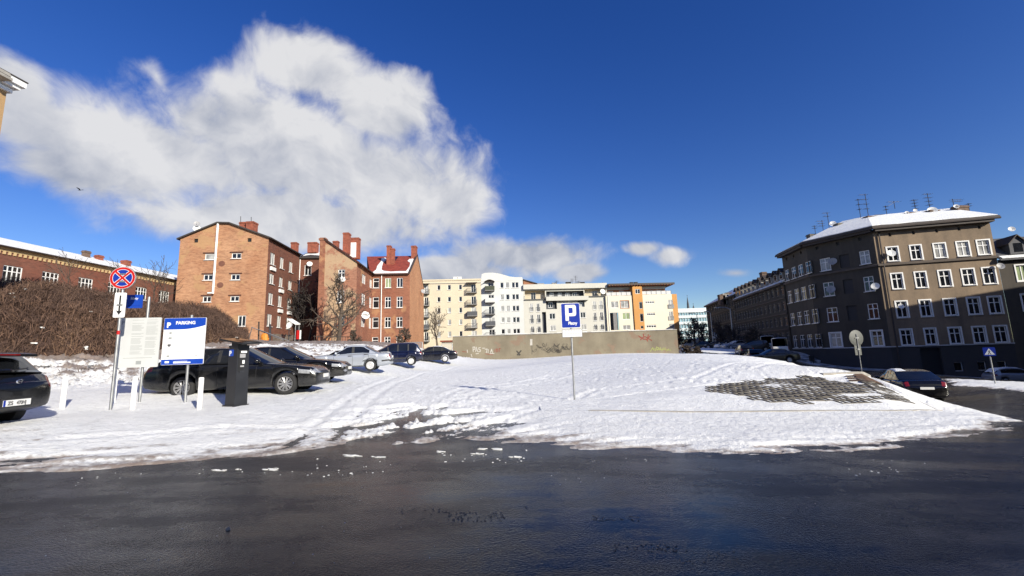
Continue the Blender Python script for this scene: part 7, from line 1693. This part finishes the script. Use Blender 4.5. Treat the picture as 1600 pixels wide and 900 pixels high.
q4 = np.concatenate([np.stack([i6, i6+1, i6+2, i6+3], -1), np.stack([i6+3, i6+2, i6+4, i6+5], -1)]); me.loops.add(q4.size); me.loops.foreach_set('vertex_index', q4.astype(np.int32).ravel()); me.polygons.add(len(q4)); me.polygons.foreach_set('loop_start', np.arange(0, q4.size, 4, dtype=np.int32)); me.update(calc_edges=True)
shd = np.clip(.15+.55*fbm(rx*.5, ry*.5, 330, 3)+.5*(rng.random(n)-.35)+.15*np.clip(.4-t_, 0, .4)/.4, 0, 1); a_ = me.attributes.new('shade', 'FLOAT', 'POINT'); a_.data.foreach_set('value', np.repeat(shd, 6).astype(np.float32)); me.materials.append(TW)
o = link('canes', me, thick); o['kind'] = 'stuff'; thick_o = thick
# snow caught in the thicket and litter on the snowy foot of the slope
mb = MB()
for i in range(240):
    j = rng.integers(0, n); s = .05+.10*rng.random(); p = Vector((rx[j], ry[j], hh_[j]+.02))
    if mnoise.noise(Vector((p.x*.35, p.y*.35, 7))) < .05: continue
    k = 6; o0 = [Vector((p.x+s*math.cos(a)*rng.uniform(.6, 1.3), p.y+s*math.sin(a)*rng.uniform(.6, 1.2), p.z+.05*rng.random())) for a in np.linspace(0, 6.28, k+1)[:-1]]; mb.slab(o0, (0, 0, -.06))
o = link('caught_snow', mb.mesh('caught_snow', M['snow_plain']), thick); o['kind'] = 'stuff'
mb = MB()
for i in range(2600):
    px, Y = rng.uniform(60, 640), rng.uniform(17, 46)
    X_ = (px-800)/FPX*Y; 
    if -13.5-X_+(Y-16)*.28 < .6: continue
    if fbm(np.array([X_*.8]), np.array([Y*.8]), 400, 3)[0] < .5: continue
    g = gz(X_, Y) if i < 0 else None; s = .06+.13*rng.random()
    mb.v_ = None; gq = (X_, Y)
    a = rng.random()*6.28; mb.f.append(tuple(range(len(mb.v), len(mb.v)+3))); zz = rng.uniform(.05, .22); mb.v += [(X_-.02*math.cos(a), Y-.02*math.sin(a), -99), (X_+.02*math.cos(a), Y+.02*math.sin(a), -99), (X_+3*s*math.sin(a), Y+s*math.cos(a*2), -98.9+zz)]
vv = np.array(mb.v); gz_ = terr0(vv[:, 0], vv[:, 1]); mb.v = [(x, y, g+.06+(.0 if z == -99 else z+98.9)) for (x, y, z), g in zip(mb.v, gz_)]
tag(link('dead_stalks', mb.mesh('dead_stalks', M['bark'])), 'scattered dead stalks poking through snow along the foot of the slope', 'dead plants', kind='stuff')
# snow-topped pipe running over the thicket
SN = M['snow_plain']
for pts, lab in (([(96,452.5,39),(112,456,39.2),(130,462,39.5),(146,465.5,40),(160,466.5,40.5),(176,466,41),(190,468,41)], 'snow covered rail along the top of the brambles below the barracks windows'), ([(232,481,41),(245,483,41.5),(262,481.5,42),(275,483,42.5),(288,489,43),(296,491.5,43),(308,490,43.5)], 'snow covered branch bending over the brambles behind the PARKING board')):
    P_ = [at(*p) for p in pts]; root = thing('snowy_branch', P_[0], lab, 'branch'); mb = MB(); mb.path([p-Vector((0, 0, .09)) for p in P_], .05, 5); mb.tube(P_[0], P_[0]-Vector((0, 0, 3)), .05); mb.tube(P_[-1], P_[-1]-Vector((0, 0, 3)), .05); mb.build('branch', M['bark'], root); mb = MB(); mb.path(P_, .085, 6); mb.build('snow_cap', SN, root)
# ------------------------------------------------------------------ courtyard clutter
def yard(px, py, Y): return at(px, py, Y)
b = place(411, 52); root = thing('orange_tarpaulin', b, 'crumpled orange tarpaulin bundle beside a dark post below the gable house', 'tarpaulin')
mb = MB(); w_, z1_, z0_ = 1.0, hz(411, 521, 52, b), hz(411, 535, 52, b)
nU = 12
for i in range(nU):
    for j in range(6):
        def q3(a, c): t = 2*math.pi*a/nU; rr3 = .55*(1-.5*(c/6)**2)*(1+.35*mnoise.noise(Vector((math.cos(t)*1.4, math.sin(t)*1.4, c*.5)))); return (rr3*math.cos(t), rr3*.7*math.sin(t), (z0_-.3)+(z1_-z0_+.3)*c/6)
        mb.poly(q3(i, j), q3(i+1, j), q3(i+1, j+1), q3(i, j+1))
mb.poly(*[q3(i, 6) for i in range(nU)]); link('bundle', mb.mesh('bundle', M['orange'], smooth=True), root); mb = MB(); mb.tube((-.56, 0, (z0_+z1_)/2), (.56, 0, (z0_+z1_)/2+.1), .03); link('rope', mb.mesh('rope', M['black']), root)
for px, y0, y1, Y, r_, m_, lab in ((404.5, 504, 534, 51, .09, 'bark_dark', 'dark wooden post left of the orange tarpaulin'), (422, 508, 534, 53, .14, 'steel_dark', 'thick dark post right of the orange tarpaulin')):
    p0, p1 = at(px, y1+3, Y), at(px, y0, Y); root = thing('yard_post', p0, lab, 'post'); mb = MB(); mb.tube(p0-Vector((0, 0, 1.5)), p1, r_, r_*.9, 8); mb.build('post', M[m_], root); mb = MB(); mb.lathe([(r_*1.1, 0), (r_*1.1, .06), (0, .14)], tuple(p1), n=8); mb.build('cap', M[m_], root)
root = thing('clothes_frame', at(390, 530, 50), 'leaning pale poles of a collapsed frame in front of the gable house', 'frame')
for a_, c_ in (((394,511),(388,533)),((392,518),(387,531)),((393,511),(443,532)),((404,515),(452,533))): mb = MB(); mb.tube(at(*a_, 50), at(*c_, 50.5), .045, n=6); mb.build('pole', M['metal'], root)
b = place(458, 54); root = thing('dish_mast', b, 'white satellite dish under a small snowy lean-to roof in the yard', 'satellite dish'); p = at(452, 508, 54); mb = MB(); mb.tube((p.x-.1, p.y+.2, b.z-.3), (p.x-.1, p.y+.2, p.z), .05); mb.build('mast', M['steel_dark'], root); dish(root, p, (-.2, -1, .3), .42)
mb = MB(); a_, c_ = at(449, 498, 54), at(462, 506, 54); mb.slab([a_, c_, c_+Vector((0, 1.2, .1)), a_+Vector((0, 1.2, .1))], (0, 0, -.12)); mb.build('snowy_roof', SN, root); mb = MB(); mb.tube(c_+Vector((-.1, .2, -.1)), Vector((c_.x-.1, c_.y+.2, b.z-.3)), .04); mb.tube(c_+Vector((-.1, 1.1, -.1)), Vector((c_.x-.1, c_.y+1.1, b.z-.3)), .04); mb.build('leg', M['metal'], root)
# board fence in the yard
def fence(label, p0px, p1px, Y0_, Y1_, hpx, m_, gap=.16, w=.12):
    a_, c_ = place(p0px, Y0_), place(p1px, Y1_); root = thing('yard_fence', a_, label, 'fence'); L = math.hypot(c_.x-a_.x, c_.y-a_.y); H = hpx*Y0_/FPX; n_ = int(L/gap); d = Vector((c_.x-a_.x, c_.y-a_.y, 0)).normalized(); an = math.atan2(d.y, d.x)
    for z in (.3, H-.25):
        mb = MB(); mb.slab([a_+Vector((0, 0, z)), c_+Vector((0, 0, z)), c_+Vector((0, .05, z)), a_+Vector((0, .05, z))], (0, 0, .08)); mb.build('rail', m_, root)
    mm = MB(); mm.box((0, 0, H/2), (w, .03, H)); me_ = mm.mesh('board', m_)
    for i in range(n_):
        p = a_.lerp(c_, (i+.5)/n_); o = link('board', me_, root, p-a_+Vector((0, -.04, -.1+.12*mnoise.noise(Vector((i*.7, 1, 2))))), an)
WOODG = mat('grey_fence_wood', (.10, .085, .07), .9, 0, .3, 3)
fence('grey board fence at the foot of the dark side wall of the gable house', 424, 458, 55, 57, 16, WOODG)
fence('dark picket fence under the arched wall panel of the red roofed tenement', 488, 545, 54, 56, 14, M['bark_dark'], .32, .05)
b = place(466, 54.5); root = thing('yard_board', b, 'red and white upright board leaning beside the yard fence', 'board'); z1_, z0_ = hz(466, 516, 54.5, b), hz(466, 530, 54.5, b); mb = MB(); mb.box((-.18, 0, (z0_+z1_)/2), (.36, .06, z1_-z0_)); link('red_panel', mb.mesh('red_panel', M['red']), root); mb = MB(); mb.box((.1, 0, (z0_+z1_)/2), (.18, .07, z1_-z0_)); link('white_panel', mb.mesh('white_panel', M['dish']), root); mb = MB(); mb.box((0, .05, z0_/2), (.08, .06, max(.4, z0_+.4))); link('stake', mb.mesh('stake', WOODG), root)
# wire panels at the left end of the concrete wall
for px0, px1, y0, y1, Y, lab in ((630, 660, 535, 548, 50, 'wire mesh panel on posts in front of the bright gable wall'), (690, 707, 537, 553, 52, 'wire mesh gate between bare tree and concrete wall')):
    a_, c_ = at(px0, y1, Y), at(px1, y1, Y); zt_, zb_ = at((px0+px1)/2, y0, Y).z, gz((a_.x+c_.x)/2, Y); root = thing('wire_panel', (a_.x, Y, zb_), lab, 'fence'); 
    for xx in (a_.x, c_.x): mb = MB(); mb.tube((xx, Y, zb_-.2), (xx, Y, zt_), .045); mb.build('post', M['metal'], root)
    mb = MB()
    for i in range(9): zz = zb_+.1+(zt_-zb_-.1)*i/8; mb.tube((a_.x, Y, zz), (c_.x, Y, zz), .02 if i < 8 else .045, n=4)
    for i in range(10): xx = a_.x+(c_.x-a_.x)*(i+.5)/10; mb.tube((xx, Y, zb_), (xx, Y, zt_), .015, n=4)
    mb.build('mesh', M['metal'], root)
# small garage behind the gate
b = place(700, 70); root = thing('gatehouse', b, 'low pale annex with dark doorway at the foot of the cream block', 'building'); a_, c_ = at(690, 530, 66), at(709, 530, 66); z1_ = at(700, 534, 66).z; mb = MB(); f_ = Fac((a_.x, 66), ang=0); L = c_.x-a_.x; op = [L*.62, L*.86, .2, z1_-1.2]; wall(mb, f_, 0, L, .2, z1_, [op], .3); mb.poly(f_.P(op[0], .2, -.3), f_.P(op[1], .2, -.3), f_.P(op[1], op[3], -.3), f_.P(op[0], op[3], -.3)); mb.build('wall', YELR, root); mb = MB(); mb.slab([f_.P(-.2, z1_+.2, .3), f_.P(L+.2, z1_+.2, .3), f_.P(L+.2, z1_+.2, -3), f_.P(-.2, z1_+.2, -3)], (0, 0, -.2)); mb.build('roof', M['brickred'], root)
# ------------------------------------------------------------------ pavement and kerb by the corner tenement
mb = MB(); pl_ = []
for f_, L_ in ((fA, LAa), (fB, LB), (fC, LC)):
    for i in range(9): u = L_*i/8; p, q_ = f_.P(u, 0, -.2), f_.P(u, 0, 2.6); pl_.append((p, q_))
ends = fC.P(LC+14, 0, -.2), fC.P(LC+14, 0, 2.6); pl_.append(ends); st = fA.P(-35, 0, -.2), fA.P(-35, 0, 2.6); pl_.insert(0, st)
vs = []
for p, q_ in pl_: zq = gz(q_.x, q_.y); vs.append((Vector((p.x, p.y, max(gz(p.x, p.y), zq)+.14)), Vector((q_.x, q_.y, zq+.14)), Vector((q_.x, q_.y, zq-.3))))
for a_, c_ in zip(vs[:-1], vs[1:]): mb.poly(a_[0], a_[1], c_[1], c_[0])
PVS, nt3, b3 = newmat('trodden_pavement'); p3 = pos(nt3); setb(nt3, b3, col=mixc(nt3, rng_(nt3, nz(nt3, p3, .8, 5, .6), .42, .58), (.10, .10, .11), (.55, .57, .60)), rough=.8, normal=bump(nt3, nz(nt3, p3, 8), .4))
pv = mb.build('pavement', PVS, None, kind='structure'); mb = MB()
for a_, c_ in zip(vs[:-1], vs[1:]):
    d = (c_[1]-a_[1]); d.z = 0; d.normalize(); nn_ = Vector((d.y, -d.x, 0)); mb.slab([a_[1]+nn_*.12+Vector((0,0,.01)), c_[1]+nn_*.12+Vector((0,0,.01)), c_[1]+Vector((0,0,.01)), a_[1]+Vector((0,0,.01))], (0, 0, -.35))
mb.build('kerb', M['concrete'], pv)
# ------------------------------------------------------------------ bits on the road
def chunk(mb, x, y, z, s, fl=.5, k=6):
    o = [Vector((x+s*math.cos(a)*random.uniform(.6, 1.2), y+s*math.sin(a)*random.uniform(.5, 1.1), z)) for a in np.linspace(0, 6.28, k+1)[:-1]]; t = [Vector((x+(p.x-x)*.6, y+(p.y-y)*.6, z+s*fl*random.uniform(.6, 1.1))) for p in o]; n0 = len(mb.v); mb.v += [tuple(p) for p in o+t]; mb.f.append(tuple(range(n0+k, n0+2*k)))
    for i in range(k): mb.f.append((n0+i, n0+(i+1) % k, n0+k+(i+1) % k, n0+k+i))
mb = MB()
def scat(pxs, pys, n_, smin, smax, fl=.35, jx=0, jy=0):
    for i in range(n_):
        r_ = ray(random.uniform(*pxs), random.uniform(*pys)); t = -(CAMZ-.0)/r_.z; p = CAM+r_*t; z = gz(p.x, p.y); p = CAM+r_*((z-CAMZ)/r_.z); s = random.uniform(smin, smax); chunk(mb, p.x, p.y, gz(p.x, p.y)+.001, s, fl)
for a_ in [((860, 960), (735, 760), 10, 0.004, 0.01), ((690, 830), (700, 725), 24, 0.008, 0.025), ((480, 620), (715, 745), 21, 0.006, 0.022), ((1320, 1430), (725, 745), 11, 0.006, 0.02), ((60, 800), (745, 880), 34, 0.003, 0.008), ((800, 1500), (712, 722), 16, 0.005, 0.014), ((100, 460), (732, 746), 16, 0.005, 0.014)]: scat(*a_)
GRAVEL = mat('road_grit', (.20, .17, .13), .9, 0, .4, 30)
tag(link('snow_crumbs', mb.mesh('snow_crumbs', M['snow_plain'])), 'crumbs of snow and ice scattered over the wet road', 'snow', kind='stuff')
mb = MB()
for a_ in [((815, 825), (790, 795), 6, 0.004, 0.012), ((700, 790), (800, 815), 96, 0.004, 0.012), ((620, 700), (795, 805), 32, 0.004, 0.012), ((920, 1000), (806, 814), 48, 0.004, 0.012), ((960, 1060), (850, 862), 54, 0.004, 0.012), ((1240, 1280), (785, 795), 9, 0.004, 0.012), ((1050, 1160), (860, 880), 28, 0.004, 0.01)]: scat(*a_)
tag(link('road_grit', mb.mesh('road_grit', GRAVEL)), 'streaks of tan grit and small stones on the wet foreground road', 'grit', kind='stuff')
mb = MB()
for cx_, cy_, w_, h_ in ((421,733.5,19,2.0),(340,735,15,1.5),(372,733.5,6,1.0),(768,702,22,2.0),(745,709,9,1.2),(806,714,12,1.2),(592,714,13,1.8),(690,706,9,1.2),(548,712,18,1.8)):
    for q_ in range(6):
        ox_, oy_, k_s = random.uniform(-.7, .7)*w_, random.uniform(-.6, .6)*h_, random.uniform(.18, .5)
        pts = [ground(cx_+ox_+w_*k_s*a, cy_+oy_+h_*k_s*b2) for a, b2 in [(math.cos(t)*random.uniform(.4, 1.25)-.3*math.sin(t), -math.sin(t)*random.uniform(.4, 1.2)) for t in np.linspace(0, 5.5, 8)]]; mb.slab([p+Vector((0, 0, random.uniform(.004, .010))) for p in pts], (0, 0, -.02))
tag(link('snow_slabs', mb.mesh('snow_slabs', M['snow_plain'])), 'flat broken slabs of packed snow at the lot entrance', 'snow', kind='stuff')
b = ground(356, 828); mb = MB(); chunk(mb, 0, 0, 0, .022, 1.2, 7); o = link('pebble', mb.mesh('pebble', M['concrete']), None, b); tag(o, 'single pale pebble lying on the dark road in the foreground', 'stone')
# bird
pb = at(125, 297, 60); root = thing('bird', pb, 'small dark bird gliding against the big cloud', 'bird'); BF = mat('bird_feathers', (.03, .03, .032), .7, 0, .2, 9)
mb = MB(); mb.lathe([(0, -.24), (.03, -.2), (.055, -.08), (.06, .03), (.045, .12), (.03, .17), (.038, .20), (.025, .25), (0, .29)], (0, 0, 0), 'y', 10); mb.slab([(-.03, -.22, 0), (.03, -.22, 0), (.07, -.38, 0), (-.07, -.38, 0)], (0, 0, -.01)); mb.v = [(y*.8, x, z) for x, y, z in mb.v]; link('body', mb.mesh('body', BF, smooth=True, ang=50), root)
for s in (-1, 1):
    mb = MB(); mb.slab([(.10, s*.04, .02), (.14, s*.22, .16), (.02, s*.52, .22), (-.06, s*.50, .20), (-.08, s*.22, .12), (-.07, s*.04, .02)], (0, 0, -.012)); link('wing', mb.mesh('wing', BF), root)
